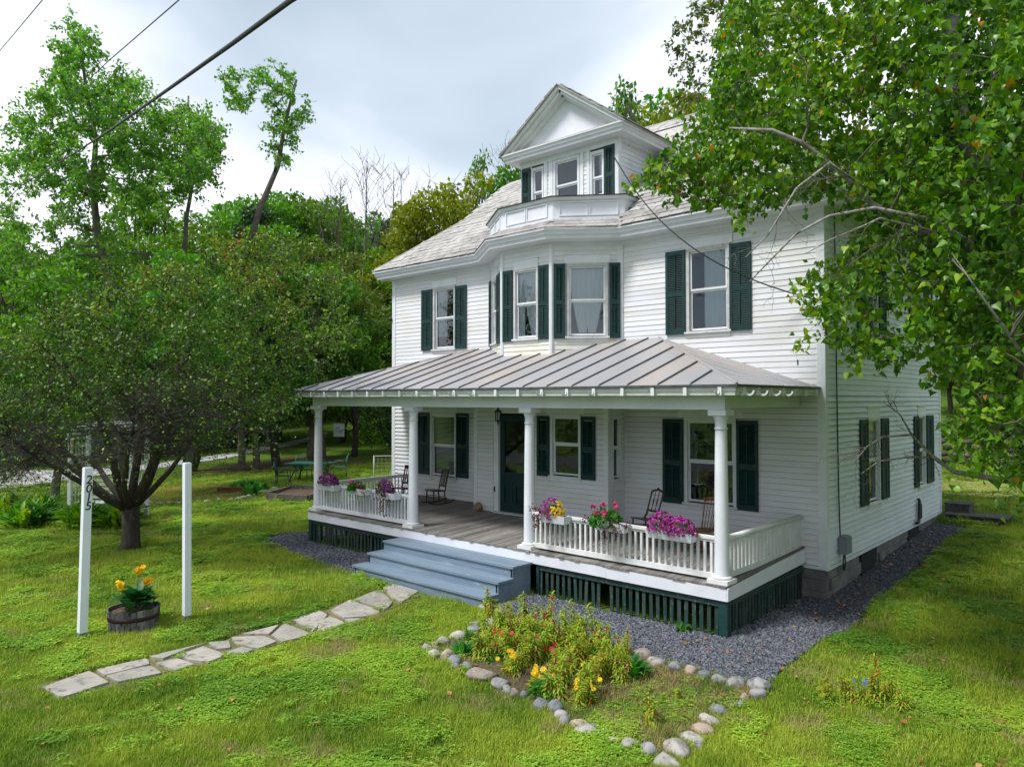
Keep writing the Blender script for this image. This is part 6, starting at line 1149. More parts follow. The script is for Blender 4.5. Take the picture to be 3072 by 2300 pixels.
TALL2=[(-28.61,4.0,17.52,0.46),(-25.46,4.67,15.89,0.54),(-25.8,2.61,16.32,0.48),(-25.66,3.68,17.15,0.66),(-23.9,4.85,14.99,0.43),(-25.32,5.92,15.68,0.63),(-27.67,4.37,16.87,0.45),(-25.72,5.34,17.8,0.59),(-25.01,3.83,16.64,0.54),(-27.05,4.99,18.2,0.54),(-24.71,4.48,16.67,0.42),(-26.23,3.84,16.7,0.51),(-25.99,3.05,15.82,0.58),(-23.92,4.28,16.03,0.6),(-26.62,3.6,16.1,0.52),(-26.78,4.9,16.76,0.54),(-24.25,4.27,13.21,0.42),(-27.25,3.55,16.36,0.6),(-25.5,5.22,13.68,0.46),(-23.55,4.92,15.52,0.56),(-27.21,3.57,17.54,0.52),(-26.75,4.56,17.8,0.59),(-25.28,4.43,17.69,0.52),(-25.81,5.37,16.0,0.46),(-23.98,4.24,14.56,0.56),(-24.43,4.93,16.33,0.56),(-26.18,5.99,15.43,0.59),(-24.71,5.0,15.14,0.52),(-24.51,4.75,14.4,0.61),(-25.39,4.45,14.17,0.61),(-26.13,4.93,14.31,0.49),(-25.67,5.62,14.61,0.56),(-26.55,3.02,16.72,0.46),(-24.05,4.29,16.89,0.55),(-24.25,5.42,15.65,0.62),(-27.04,5.41,15.62,0.5),(-27.92,3.46,17.63,0.63),(-26.63,5.31,17.34,0.46),(-26.5,5.62,14.04,0.52),(-26.06,5.08,17.1,0.46),(-24.91,4.19,15.82,0.58),(-25.59,4.65,15.21,0.47),(-25.65,4.44,16.73,0.66),(-28.12,3.9,16.71,0.58),(-24.72,4.0,14.83,0.66),(-28.16,4.08,18.02,0.54)]
SPARSE=[(-29.25,-4.33,8.84,0.78),(-27.97,-2.98,9.92,0.74),(-31.2,-1.33,11.55,0.66),(-31.25,-2.21,9.19,0.88),(-28.92,-3.42,9.45,0.7),(-29.65,-1.93,9.91,0.63),(-30.35,-3.56,12.01,0.89),(-34.12,-2.86,9.67,0.62),(-32.83,-4.08,12.98,0.61),(-34.8,-3.25,11.6,0.75),(-27.87,-2.76,8.5,0.8),(-31.78,-2.72,10.34,0.88),(-31.58,-4.28,9.48,0.76),(-29.98,-4.37,9.95,0.88),(-31.22,-3.45,8.82,0.73),(-30.55,-4.37,8.55,0.94),(-30.85,-4.52,12.54,0.74),(-29.53,-2.24,8.76,0.65),(-33.48,-3.56,11.03,0.62),(-32.03,-0.99,10.22,0.78),(-30.78,-2.2,10.97,0.93),(-32.22,-3.96,11.64,0.79),(-31.56,0.04,11.22,0.96),(-28.41,-1.11,8.74,0.87),(-33.32,-2.75,12.38,0.95),(-27.73,-1.61,9.63,0.8),(-32.59,-1.63,11.66,0.72),(-30.34,-1.0,8.92,0.74),(-32.94,-3.22,9.95,0.63),(-31.81,-0.39,9.18,0.86),(-33.51,-1.79,11.0,0.8),(-26.94,-1.72,8.51,0.73),(-34.02,-3.06,13.63,0.81),(-29.42,-4.36,11.26,0.75)]
AIRY=[(-6.54,10.1,14.68,0.46),(-6.26,10.09,15.67,0.49),(-7.91,10.61,13.09,0.42),(-5.64,10.14,13.71,0.48),(-6.56,10.8,16.18,0.66),(-7.61,10.41,15.42,0.49),(-5.91,8.62,13.9,0.56),(-5.46,9.63,15.21,0.51),(-8.13,9.64,14.76,0.58),(-6.08,8.86,12.43,0.55),(-6.67,8.41,13.38,0.44),(-6.58,9.34,13.8,0.63),(-5.8,10.88,14.35,0.43),(-4.97,9.35,13.94,0.41),(-5.95,8.65,15.4,0.44),(-6.72,9.64,12.31,0.53),(-6.53,10.4,13.74,0.56),(-5.99,11.72,15.07,0.59),(-6.2,11.69,16.78,0.6),(-6.69,7.97,14.25,0.46),(-6.87,11.03,13.26,0.57),(-6.61,8.37,15.01,0.44),(-7.9,10.41,13.91,0.46),(-7.07,11.21,15.23,0.63),(-6.49,11.69,13.83,0.49),(-7.73,9.6,13.09,0.56),(-5.77,10.99,15.74,0.55),(-8.28,10.01,15.73,0.42),(-6.69,7.89,11.95,0.56),(-7.46,10.76,16.65,0.44),(-7.49,8.86,13.71,0.56),(-7.06,9.13,15.51,0.45),(-6.05,9.82,12.88,0.65),(-5.8,9.06,14.67,0.63),(-5.36,8.94,13.34,0.55),(-6.93,10.93,14.47,0.62)]
ROW=[(-26.31,3.46,10.2,1.0,0),(-26.19,4.12,9.5,1.0,0),(-26.34,5.27,11.1,1.0,3),(-26.36,7.01,10.2,1.0,0),(-26.95,8.1,10.0,1.0,0),(-26.13,9.4,9.0,1.0,3),(-21.38,-1.1,8.9,1.0,0),(-22.33,-4.82,7.9,1.0,0)]
WOODS=[(-40.6,-1.9,12.8,1.1,0),(-43.6,0.8,12.5,1,3),(-39.6,1.7,12.5,1,0),(-41.9,5.0,14.1,1,0),(-46.2,9.1,16.4,1.1,3),(-40.9,8.5,14.1,1,0),(-37.7,8.8,13.1,1,1),(-40.1,11.9,16.3,1.0,1),(-46.4,16.9,19.2,1,4),(-48.9,20.0,19.7,1,0),(-49.2,22.4,19.5,1,0),(-33.4,9.9,13.1,1,0),(-33.9,12.1,12.9,1.0,3),(-33.5,13.9,12.5,1,3),(-54.8,28.1,19.7,1,0),(-50.2,26.9,17.5,1,4),(-54.1,31.4,18.4,1,0),(-51.1,31.4,18.6,1,1),(-45.2,28.7,18.4,1,4),(-41.2,26.9,18.1,1,4),(-32.4,21.4,17.4,1.15,2),(-29.8,21.0,17.1,1.1,2),(-34.5,27.4,21.6,0.55,4),(-33.4,28.5,19.8,0.9,0),(-31.5,14.4,10.0,1,3),(-32.2,16.4,9.8,1,1),(-38.4,18.8,12.8,1,0),(-38.5,21.4,13.6,1,0),(-39.0,23.6,14.4,1,2),(-17.3,21.5,20.900000000000002,0.75,4),(-19.1,22.5,20.200000000000003,0.6,4),(-17.0,24.5,19.8,1,2),(-17.1,27.0,20.5,1,0),(-15.2,26.1,20.200000000000003,1,2),(-49.9,-0.9,15.2,1.2,0),(-54.0,15.4,19.1,1,0),(-56.1,18.9,20.2,1,0),(-30.1,16.9,11.6,1,0),(-31.5,19.7,13.1,1,2),(-2.3,27.1,10.6,1.1,0),(-0.1,23.7,12.2,1.2,0),(0.8,27.2,11.4,1.2,1),(-3.6,28.7,7.7,1,3),(-6.8,36.4,12.7,1.2,0),(-2.5,32.4,6.6,1,3),(-0.4,31.6,8.2,1,0),(-7.3,43.9,15.6,1.2,0),(-48.1,7.3,17.7,1.0,0),(-53.3,10.7,18.8,1,4),(-49.3,16.9,19.6,1,0),(-57.2,25.9,21.8,1,0),(-59.2,29.5,22.7,1,4),(-62.0,34.9,22.2,1,0),(-35.8,10.4,13.9,1,0),(-33.5,7.2,11.7,1,0),(-58.3,38.3,21.5,1,0),(-46.6,3.5,13.2,1,0),(-53.8,2.3,14.1,1,0),(-37.8,6.0,11.7,1,0)]
DEAD=[(-40.5,20.8,20.4,1,0),(-42.9,25.3,20.5,1,1),(-44.0,27.0,20.7,1,2),(-44.5,21.2,19.6,1,1),(-42.3,28.6,19.7,1,2),(-32.7,27.8,20.6,0.8,1)]
EXTRA=[(5.64,-0.72,10.8,0.77),(5.08,2.98,2.61,0.59),(4.07,-2.95,7.32,0.8),(5.42,2.74,6.2,0.84),(5.33,-4.85,5.66,0.61),(6.94,1.59,4.98,0.73),(6.38,-0.9,10.86,0.6),(2.13,0.3,10.6,0.82),(6.38,-0.05,10.26,0.55),(8.03,2.0,8.54,0.75),(10.08,0.49,5.19,0.71),(3.71,4.63,6.94,0.81),(6.69,0.86,11.37,0.56),(6.91,1.68,11.32,0.58),(6.89,4.62,6.99,0.83),(6.58,1.69,4.18,0.68),(5.39,3.43,3.12,0.72),(4.31,2.47,3.65,0.64),(3.69,5.19,8.33,0.81),(3.46,0.54,8.09,0.77),(5.86,0.24,2.64,0.79),(5.28,1.09,2.97,0.79),(0.95,-0.8,9.44,0.69),(3.5,2.71,3.84,0.83),(7.55,3.57,8.89,0.8),(4.97,2.8,2.37,0.72),(8.02,-1.81,8.0,0.73),(3.44,-0.38,2.47,0.85),(7.71,-2.85,10.06,0.59),(6.94,3.17,8.33,0.76),(3.62,-2.9,4.35,0.73),(5.65,-0.24,11.41,0.84),(9.67,1.88,8.24,0.8),(5.41,-0.48,4.56,0.73),(3.96,1.8,9.15,0.83),(5.61,-3.73,4.58,0.65),(6.7,3.34,5.43,0.81),(5.75,2.84,5.39,0.71),(7.36,-2.86,5.97,0.79),(8.32,1.99,7.74,0.59),(4.42,4.85,8.8,0.65),(8.93,-0.79,7.44,0.75),(7.26,-1.39,3.54,0.67),(7.07,-4.51,7.44,0.69),(8.11,-0.66,8.17,0.59),(5.93,-4.98,7.61,0.56),(9.96,-1.19,8.11,0.69),(4.4,3.96,5.52,0.57),(7.92,3.6,5.33,0.63),(3.54,1.49,6.55,0.82),(7.14,4.55,6.89,0.75),(3.66,-1.92,5.61,0.85),(6.45,1.06,11.3,0.67),(3.35,-0.06,2.88,0.65),(7.65,1.14,10.25,0.69),(8.97,0.6,4.52,0.6),(7.2,0.01,11.25,0.61),(4.98,-2.92,7.82,0.56),(6.88,1.93,7.31,0.77),(6.75,1.01,11.13,0.71),(6.39,-1.6,8.64,0.82),(4.2,1.64,10.17,0.55),(4.77,-3.85,4.25,0.63),(3.88,4.23,6.78,0.83),(1.8,-0.83,9.56,0.6),(5.56,-1.08,9.69,0.57),(5.12,1.31,3.83,0.64),(9.29,2.78,8.46,0.64),(6.97,-1.0,3.6,0.74),(9.66,2.98,6.56,0.67),(4.24,-0.9,10.65,0.57),(8.22,0.04,10.06,0.67),(3.38,1.22,11.2,0.7),(4.19,-3.12,4.8,0.82),(5.61,0.23,11.43,0.84),(8.73,-1.98,9.69,0.81),(3.98,0.02,10.71,0.66),(6.2,-0.36,6.59,0.56),(5.02,-0.5,9.97,0.72),(2.88,3.96,3.93,0.63),(5.58,2.63,7.7,0.62),(5.82,-3.39,10.15,0.56),(4.69,-4.18,3.71,0.69),(5.89,1.87,8.02,0.66),(2.8,3.82,4.01,0.64),(8.73,2.56,4.24,0.78),(5.12,-4.74,4.89,0.78),(5.1,-1.51,9.96,0.65),(7.18,-2.17,3.01,0.72),(7.85,0.16,10.79,0.67),(4.04,-1.88,8.5,0.82),(6.61,4.8,8.94,0.59),(8.63,-3.0,7.9,0.68),(4.7,3.46,2.88,0.84),(6.65,2.5,10.84,0.68),(6.51,4.11,9.42,0.58),(3.39,-2.55,3.89,0.83),(2.15,-1.81,9.43,0.78),(9.57,1.46,4.77,0.61),(5.57,4.79,3.53,0.77),(6.24,-1.47,7.04,0.82),(4.6,1.73,10.76,0.68),(2.53,-3.2,9.65,0.59),(10.15,0.19,7.22,0.59),(5.25,-1.48,4.09,0.75),(5.52,-4.62,4.24,0.62),(2.73,-1.08,10.61,0.7),(3.44,-0.48,7.85,0.56),(8.89,-2.46,7.27,0.77),(8.25,-0.59,2.37,0.6),(3.7,2.76,10.71,0.77),(5.12,-3.47,2.48,0.81),(7.54,0.25,6.82,0.56),(5.75,1.6,11.48,0.84),(4.59,3.41,8.15,0.83),(4.39,-4.75,8.18,0.62),(2.48,-1.86,8.2,0.71),(6.5,1.82,3.54,0.59),(4.59,-1.32,4.0,0.7),(5.23,3.07,7.45,0.63),(3.99,5.28,5.72,0.75),(8.8,1.97,9.14,0.58),(1.43,-0.76,10.07,0.65),(3.12,3.53,8.42,0.77),(7.45,-2.08,9.02,0.76),(6.18,-1.91,11.13,0.64),(8.63,-0.33,4.53,0.73),(9.78,-1.32,8.96,0.69),(3.42,4.97,4.17,0.69),(6.99,5.15,7.84,0.67),(5.15,-1.36,2.51,0.68),(7.99,-2.36,2.94,0.57),(4.34,2.58,2.66,0.6),(6.93,-1.94,3.72,0.79),(5.78,3.79,10.42,0.68),(3.82,-0.86,3.02,0.72),(8.02,3.02,5.71,0.63),(4.07,-1.92,5.54,0.79),(3.98,-4.1,6.26,0.72),(5.9,1.56,2.35,0.55),(8.44,-0.37,6.37,0.76),(6.08,3.05,10.17,0.64),(4.94,4.15,9.43,0.83),(6.17,-3.09,8.44,0.66),(8.2,0.12,10.45,0.84),(5.81,5.21,8.1,0.83),(4.3,-1.8,9.21,0.72),(9.44,1.72,9.27,0.67),(8.56,-3.2,7.8,0.73),(4.18,1.37,4.49,0.79),(5.3,-1.23,6.5,0.68),(4.02,-3.65,7.25,0.74),(4.36,0.78,7.02,0.56),(5.42,2.58,4.55,0.68),(7.45,-1.31,3.81,0.69),(7.68,1.05,8.15,0.58),(10.11,0.64,3.86,0.69),(6.45,-3.9,7.16,0.84),(3.59,-0.97,11.03,0.83),(4.69,-0.69,11.19,0.85),(5.67,-2.91,5.81,0.78),(6.94,0.74,7.87,0.75),(8.52,2.56,4.74,0.72),(5.18,-2.99,9.92,0.57),(4.47,5.13,4.48,0.79),(6.49,3.26,8.68,0.56),(8.45,-3.29,5.16,0.68),(6.35,2.65,2.51,0.64),(1.8,1.28,10.03,0.62),(5.52,-0.35,11.22,0.71),(4.48,-1.24,10.88,0.63),(9.78,-0.01,3.65,0.68),(6.08,3.22,10.12,0.64),(5.87,-4.66,8.18,0.79),(3.2,-0.93,11.3,0.75),(6.57,1.7,3.67,0.81),(3.61,-2.28,2.55,0.6),(5.25,4.24,10.04,0.59),(5.03,-3.88,9.92,0.57),(3.23,-0.03,8.98,0.69),(6.61,-3.97,8.38,0.68),(4.5,0.77,3.45,0.81),(3.94,-0.47,3.72,0.73),(4.81,-2.11,8.71,0.69),(4.63,-2.39,8.58,0.69),(7.52,-4.53,6.81,0.6),(6.62,-3.04,4.82,0.72),(8.88,1.7,2.96,0.78),(5.83,-2.32,6.45,0.6),(8.44,-1.11,5.4,0.82),(7.23,1.44,7.57,0.73),(7.2,-2.5,4.48,0.61),(7.08,-2.41,8.82,0.74),(5.68,3.26,10.93,0.6),(8.48,-0.68,5.9,0.84),(7.15,0.11,10.91,0.63),(4.56,1.37,10.8,0.67),(6.58,2.14,2.93,0.63),(5.6,4.68,7.92,0.62),(6.79,0.26,8.92,0.62),(8.12,-2.66,8.16,0.66),(9.21,1.09,9.75,0.56),(7.65,1.58,5.84,0.59),(7.12,0.82,2.97,0.65),(8.64,0.49,7.42,0.65),(9.32,-1.68,6.59,0.77),(3.29,4.26,7.74,0.71),(4.99,2.7,6.83,0.69),(7.04,-3.05,6.74,0.78),(8.68,2.01,4.24,0.8),(2.29,-4.02,7.73,0.59),(5.69,1.62,10.31,0.79),(5.56,1.81,2.35,0.8),(5.8,-0.31,4.52,0.85),(2.42,-1.93,9.53,0.59),(6.05,-0.54,9.72,0.83),(3.82,-2.51,8.76,0.6),(7.38,-0.39,10.12,0.65),(2.97,-0.32,10.31,0.61),(3.77,-1.61,11.21,0.69),(8.29,1.72,10.25,0.84),(4.44,-3.52,7.25,0.66),(2.75,-3.82,8.91,0.61),(5.01,-3.68,9.96,0.75),(5.93,-4.31,7.89,0.71),(7.03,4.1,9.24,0.79),(4.31,3.13,3.58,0.78),(8.39,-1.06,8.45,0.74),(7.47,4.12,3.35,0.73),(3.58,-1.29,9.17,0.57),(6.4,4.13,9.61,0.63),(3.41,0.75,6.35,0.83),(9.39,-0.7,4.84,0.67),(4.85,2.91,11.27,0.58),(4.45,-0.87,6.51,0.58),(6.61,-0.34,3.34,0.74),(6.72,0.54,6.07,0.6),(2.35,-3.13,8.08,0.69),(6.25,-3.83,7.42,0.6),(6.22,0.11,11.07,0.84),(5.31,2.17,9.57,0.82),(3.09,0.28,8.36,0.76),(8.79,-3.6,7.58,0.67),(5.62,-1.98,11.07,0.71),(8.84,-1.13,4.17,0.82),(10.02,-1.6,8.31,0.7),(5.09,-1.42,4.55,0.76),(7.34,0.56,8.11,0.84),(5.4,-3.21,7.57,0.78),(3.91,0.69,5.15,0.64),(10.33,1.26,5.82,0.62),(5.83,-1.55,5.02,0.76),(8.65,4.19,8.18,0.82),(4.76,-0.05,10.21,0.66),(6.46,2.25,11.44,0.81),(7.15,-2.18,5.07,0.82),(6.86,1.75,10.35,0.59),(8.28,-0.36,3.17,0.58),(4.64,4.59,3.53,0.6),(6.61,5.39,6.98,0.68),(3.82,0.63,9.36,0.67),(1.46,0.11,10.29,0.69),(8.88,-3.47,4.59,0.64),(4.12,0.85,8.24,0.71),(4.16,3.57,4.49,0.74),(5.47,-3.49,9.39,0.79),(6.36,-3.65,3.25,0.59),(8.14,1.58,8.53,0.61),(5.72,-0.74,2.78,0.81),(4.72,-2.1,9.78,0.7),(7.61,-1.73,7.47,0.61),(4.22,2.16,10.77,0.74),(6.97,4.82,5.95,0.83),(8.63,1.64,8.35,0.58),(4.73,-0.91,7.0,0.81),(3.92,5.07,3.91,0.59),(8.42,-3.42,4.36,0.71),(9.85,-2.0,8.2,0.68),(4.23,1.75,2.61,0.8),(3.57,1.95,6.95,0.56),(4.81,4.39,7.81,0.69),(5.29,1.98,6.88,0.56),(7.41,-3.79,5.23,0.79),(7.14,4.07,7.44,0.62),(7.67,-0.49,9.75,0.64),(6.77,1.02,4.94,0.76),(8.71,-1.38,7.64,0.76),(6.93,0.46,10.43,0.76),(4.13,4.4,5.6,0.73),(5.57,4.44,4.17,0.6),(5.01,4.39,6.57,0.75),(3.65,0.62,10.79,0.8),(4.62,-2.16,5.66,0.74),(10.23,-0.62,6.44,0.83),(6.77,-1.65,9.78,0.73),(5.72,4.8,7.59,0.8),(6.22,-2.33,10.99,0.6),(3.22,1.3,11.39,0.55),(2.92,0.47,11.46,0.73),(3.57,-0.91,9.3,0.81),(8.07,0.24,3.65,0.77),(3.03,2.87,7.84,0.79),(6.75,-2.2,7.06,0.79),(8.12,-1.49,2.57,0.67),(8.0,-1.18,7.18,0.55),(8.13,-0.6,4.28,0.74),(2.54,-0.91,10.95,0.69),(3.38,0.87,8.89,0.59),(4.89,4.49,3.04,0.81),(5.26,-1.55,9.08,0.85),(3.12,2.25,6.51,0.61),(7.55,0.04,2.97,0.57),(7.36,4.02,8.25,0.57),(9.87,0.23,7.27,0.8),(7.46,1.53,9.9,0.82),(7.02,-2.05,10.94,0.62),(6.29,-2.15,6.44,0.73),(5.91,1.72,5.79,0.56),(4.11,-1.39,10.21,0.64),(6.73,-1.18,7.18,0.61),(4.02,-1.28,7.66,0.62),(5.04,3.06,5.52,0.67),(5.51,1.09,9.72,0.82),(7.9,2.69,9.37,0.76),(2.29,-1.34,8.45,0.8),(3.45,-3.49,4.66,0.65),(4.83,-3.16,10.65,0.73),(3.68,4.93,4.15,0.68),(4.15,-4.65,8.4,0.55),(4.97,-1.95,3.13,0.69),(3.87,1.53,11.42,0.76),(6.61,2.65,5.41,0.56),(5.65,-4.52,6.19,0.73),(4.38,-0.06,6.74,0.64),(6.33,2.76,4.95,0.7),(7.65,2.37,8.03,0.7),(6.79,-2.43,4.78,0.61),(5.69,-2.0,5.86,0.75),(7.17,2.36,10.32,0.83),(10.36,0.21,7.2,0.61),(3.54,0.36,7.31,0.67),(7.2,-0.02,10.4,0.75),(9.05,1.02,5.48,0.6),(6.17,2.57,8.48,0.71),(4.51,-3.57,7.51,0.67),(6.98,-3.11,3.55,0.65),(5.57,5.64,5.12,0.6),(3.71,-0.23,11.0,0.72),(5.81,-1.94,7.76,0.72),(6.63,-4.04,7.5,0.68),(6.36,0.41,3.03,0.72),(9.08,-3.39,5.53,0.58),(3.14,4.09,7.11,0.84),(3.53,1.55,10.71,0.73),(7.76,-1.28,9.33,0.72),(5.51,3.71,4.09,0.75),(6.32,3.75,7.87,0.79),(8.2,-2.04,9.55,0.72),(3.47,1.02,5.62,0.56),(5.91,2.62,10.28,0.61),(9.26,2.2,7.41,0.77),(5.18,-1.08,4.82,0.55),(3.91,1.68,2.9,0.71),(7.16,0.62,6.96,0.72),(8.84,0.11,3.53,0.59),(4.29,-2.5,10.85,0.56),(6.86,-2.59,4.56,0.7),(5.57,3.51,2.56,0.81),(3.82,3.19,9.2,0.73),(3.12,-3.35,9.89,0.78),(8.34,0.84,10.86,0.64),(1.82,-1.76,10.13,0.84),(7.33,-4.23,7.52,0.78),(3.72,-2.05,9.89,0.72),(6.01,-1.79,10.32,0.68),(4.47,-1.29,9.29,0.65),(6.86,0.67,8.48,0.73),(7.62,3.77,8.99,0.66),(9.0,3.01,6.84,0.78),(5.12,-0.81,11.06,0.76),(4.32,1.84,11.45,0.71),(4.88,2.99,10.81,0.68),(6.5,1.2,11.36,0.84),(6.6,3.55,3.64,0.84),(3.45,3.07,5.61,0.61),(8.11,-1.14,3.98,0.72),(8.47,-1.95,5.41,0.69),(5.08,-1.38,10.61,0.78),(5.26,-0.99,4.47,0.73),(6.01,2.41,10.78,0.76),(6.33,-0.94,9.61,0.6),(5.59,4.96,4.52,0.84),(3.44,3.72,9.31,0.8),(4.98,-1.99,11.21,0.55),(7.94,-2.94,8.05,0.69),(6.07,-3.91,3.07,0.72),(10.37,-1.53,7.23,0.74),(4.67,-2.19,10.91,0.81),(6.65,-0.31,9.14,0.62),(4.79,3.6,3.65,0.57),(5.93,4.24,9.79,0.66),(8.99,-3.39,4.96,0.81),(6.16,0.09,2.83,0.74),(3.64,4.09,7.76,0.76),(3.74,-1.11,8.32,0.83),(7.28,-0.48,9.45,0.74),(5.36,-2.66,2.57,0.57),(9.79,-2.39,7.31,0.75),(6.77,-2.61,5.79,0.6),(10.1,-0.41,7.37,0.78),(3.35,3.9,6.33,0.66),(6.08,3.26,8.45,0.77),(7.17,3.68,4.67,0.58),(6.15,1.11,10.35,0.82),(2.47,2.5,10.22,0.76),(3.41,3.09,4.13,0.8),(9.21,-0.17,3.13,0.71),(7.65,1.36,7.0,0.59),(6.92,-4.52,4.93,0.69),(9.05,-2.28,5.49,0.65),(3.29,0.6,11.32,0.75),(6.44,1.13,10.96,0.81),(8.05,0.29,10.2,0.61),(6.89,-0.73,2.38,0.76),(6.13,-0.5,11.46,0.8),(5.12,1.81,11.28,0.78),(8.67,-1.64,4.42,0.73),(6.92,3.93,9.63,0.63),(4.46,-3.64,4.08,0.69),(3.96,4.91,6.54,0.67)]  # unseen part of the crown, added to shade the right lawn

# big birch-like tree on the right whose boughs hang over the lawn and the house
sk = [([(3.75, -2.15, -.6), (3.7, -2.2, .6), (3.5, -2.4, 2.4), (3.16, -2.71, 4.38), (2.99, -2.87, 4.92), (2.86, -3.0, 5.22), (2.62, -3.23, 5.67), (2.55, -3.32, 6.38), (2.54, -3.35, 7.17), (2.6, -3.2, 9.2), (2.7, -3.0, 11.5)], [.30, .25, .20, .16, .14, .12, .095, .085, .075, .05, .02]),
      ([(3.6, -2.3, 1.9), (3.0, -3.0, 3.6), (2.7, -3.8, 4.3), (2.46, -4.01, 4.42), (2.26, -4.2, 4.63), (2.0, -4.43, 4.78), (1.89, -4.54, 4.95), (1.67, -4.74, 5.21), (1.47, -4.93, 5.42), (1.24, -5.14, 5.55), (.7, -5.0, 5.75)], [.09, .075, .055, .045, .038, .03, .028, .026, .023, .02, .01]),
      ([(3.62, -2.2, 3.0), (4.4, -2.6, 4.4), (4.6, -3.2, 6.0), (4.4, -3.6, 8.0)], [.12, .10, .07, .03]),
      ([(3.3, -2.5, 3.4), (2.6, -1.8, 5.0), (2.2, -2.6, 6.4), (1.6, -3.0, 7.2), (1.3, -3.2, 7.5)], [.10, .08, .045, .02, .004]),
      ([(3.5, -2.5, 1.6), (3.6, -4.0, 2.3), (3.4, -4.9, 3.0), (3.1, -5.3, 3.6), (2.9, -5.5, 4.0)], [.05, .03, .018, .010, .003])]
blob_tree('linden_tree', (3.75, -2.15, h(3.75, -2.15)), 'large leafy green tree with pale limbs hanging over the right side of the house', 'tree', sk, BIRCH+EXTRA, None, L_BIRCH, BARKP, lpb=195, twigs=8, lsize=.074, seed=5, hang=.95, limb_r=.016, tmpl=LEAF_HEART, barken=BARKG, twig_r=.003,
          tintf=lambda p, t: t*.62+.38*np.clip((vnoise(p[:, 0]*1.0, p[:, 2]*1.0+p[:, 1], .6, 4)), 0, 1)-.0+np.where(np.random.RandomState(1).uniform(size=len(t)) > .985, .5, 0)*1.0)
# bare dead boughs of the same tree group: snags that reach in front of the walls
def snag(loc, label, limbs, seed, nt=24, tl_=.55):
    t = thing('dead_branch', loc, label, 'branch', world_coords=True); rnd_ = random.Random(seed); q = MB(); nodes = []
    for pts, rad in limbs:
        q.tube(pts, rad, 7); P = [Vector(p) for p in pts]
        for a, b in zip(P[:-1], P[1:]):
            for i in range(6): nodes.append((a.lerp(b, i/6), (b-a).normalized()))
    q.build('bough', M('lichen_bark', (.22, .20, .18), (.34, .33, .31), scale=14, c3=(.08, .07, .06), s3=25, lo3=.55, hi3=.6, rough=.9), t)
    q = MB()
    def grow(p, d, L_, r0, dep):
        e = p+(d+Vector((rnd_.gauss(0, .5), rnd_.gauss(0, .5), rnd_.gauss(0, .5)))).normalized()*L_
        pts = limb(q, p, e, r0, r0*.45, rnd_, n=5, sides=3, wob=.12)
        if dep > 0:
            for k in range(3): grow(pts[rnd_.randrange(1, 6)], (e-p).normalized()+Vector((rnd_.gauss(0, .7), rnd_.gauss(0, .7), rnd_.gauss(0, .7))), L_*.55, r0*.6, dep-1)
    tail = nodes[len(nodes)//3:]
    for k in range(nt):
        p, d = tail[rnd_.randrange(len(tail))]; grow(p, d+Vector((rnd_.gauss(0, .6), rnd_.gauss(0, .6), rnd_.gauss(0, .6)-.2)), tl_*rnd_.uniform(.5, 1), .0042, 2)
    tag(q.build('twigs', TWIG, t), kind='stuff'); return t
snag((3.0, -3.4, 4.4), 'bare pale bough with fine twigs in front of the upper right window', [([(3.1, -2.9, 4.1), (2.58, -4.58, 4.5), (2.15, -4.96, 4.62), (1.83, -5.25, 4.54), (1.59, -5.46, 4.37), (1.25, -5.75, 3.91)], [.03, .022, .018, .015, .011, .006]), ([(2.0, -4.6, 4.9), (1.84, -5.26, 5.05), (1.6, -5.46, 4.81), (1.38, -5.64, 4.35), (1.22, -5.78, 4.14)], [.014, .013, .011, .008, .004]), ([(3.1, -3.4, 4.3), (2.19, -4.92, 4.52), (2.1, -5.0, 4.46), (1.83, -5.24, 4.31), (1.66, -5.39, 4.18)], [.016, .012, .010, .007, .004])], 4, nt=22, tl_=.5)
snag((3.6, -2.3, 1.9), 'broken bare branch with curling twigs in front of the side windows', [([(3.5, -2.3, 1.75), (2.36, -2.68, 1.93), (2.19, -2.84, 2.1), (2.0, -3.01, 2.36), (1.75, -3.23, 2.34), (1.61, -3.36, 2.22), (1.49, -3.46, 2.03)], [.045, .030, .022, .015, .011, .008, .005]), ([(2.2, -2.84, 2.1), (1.95, -3.05, 2.1), (1.7, -3.25, 2.05), (1.55, -3.4, 1.9)], [.012, .010, .007, .003]), ([(2.0, -3.0, 2.36), (1.9, -3.1, 2.6), (1.75, -3.25, 2.75)], [.012, .008, .004])], 8, nt=20, tl_=.42)

# spreading crabapple at the left
cb = Vector((-12.91, -6.09, h(-12.91, -6.09)))
rnd_ = random.Random(3); sk = []
fk = cb+Vector((0, 0, .95))
sk.append(([cb+Vector((0, 0, -.1)), cb+Vector((.02, .01, .15)), cb+Vector((.0, .02, .5)), fk], [.27, .21, .19, .20]))
r_v = Vector((_r.x, _r.y, 0)); f_v = Vector((_f0.x, _f0.y, 0))
for (a, up, dep, L_, rad) in ((-1.0, .45, .2, 2.6, .085), (-.75, .75, .5, 3.0, .09), (-.35, 1.1, -.3, 3.6, .10), (.1, 1.2, .4, 4.0, .11), (.45, 1.05, -.4, 3.8, .10), (.8, .9, .3, 3.6, .09), (.6, .8, .9, 3.2, .08), (-.5, .7, -.9, 3.0, .08), (-1.0, .55, -.3, 3.2, .075), (.2, .8, -1.0, 3.0, .075)):
    d = (r_v*a+f_v*dep+Vector((0, 0, up))).normalized(); pts = [fk+Vector((0, 0, -.1))]; p = pts[0].copy()
    for i in range(6):
        d = (d+Vector((rnd_.gauss(0, .16), rnd_.gauss(0, .16), rnd_.gauss(0, .12)+(.06 if i < 3 else -.02)))).normalized(); p = p+d*L_/6*1.15; pts.append(p.copy())
    sk.append((pts, [rad*(1-.13*i) for i in range(7)]))
crab_r = np.random.RandomState(5)
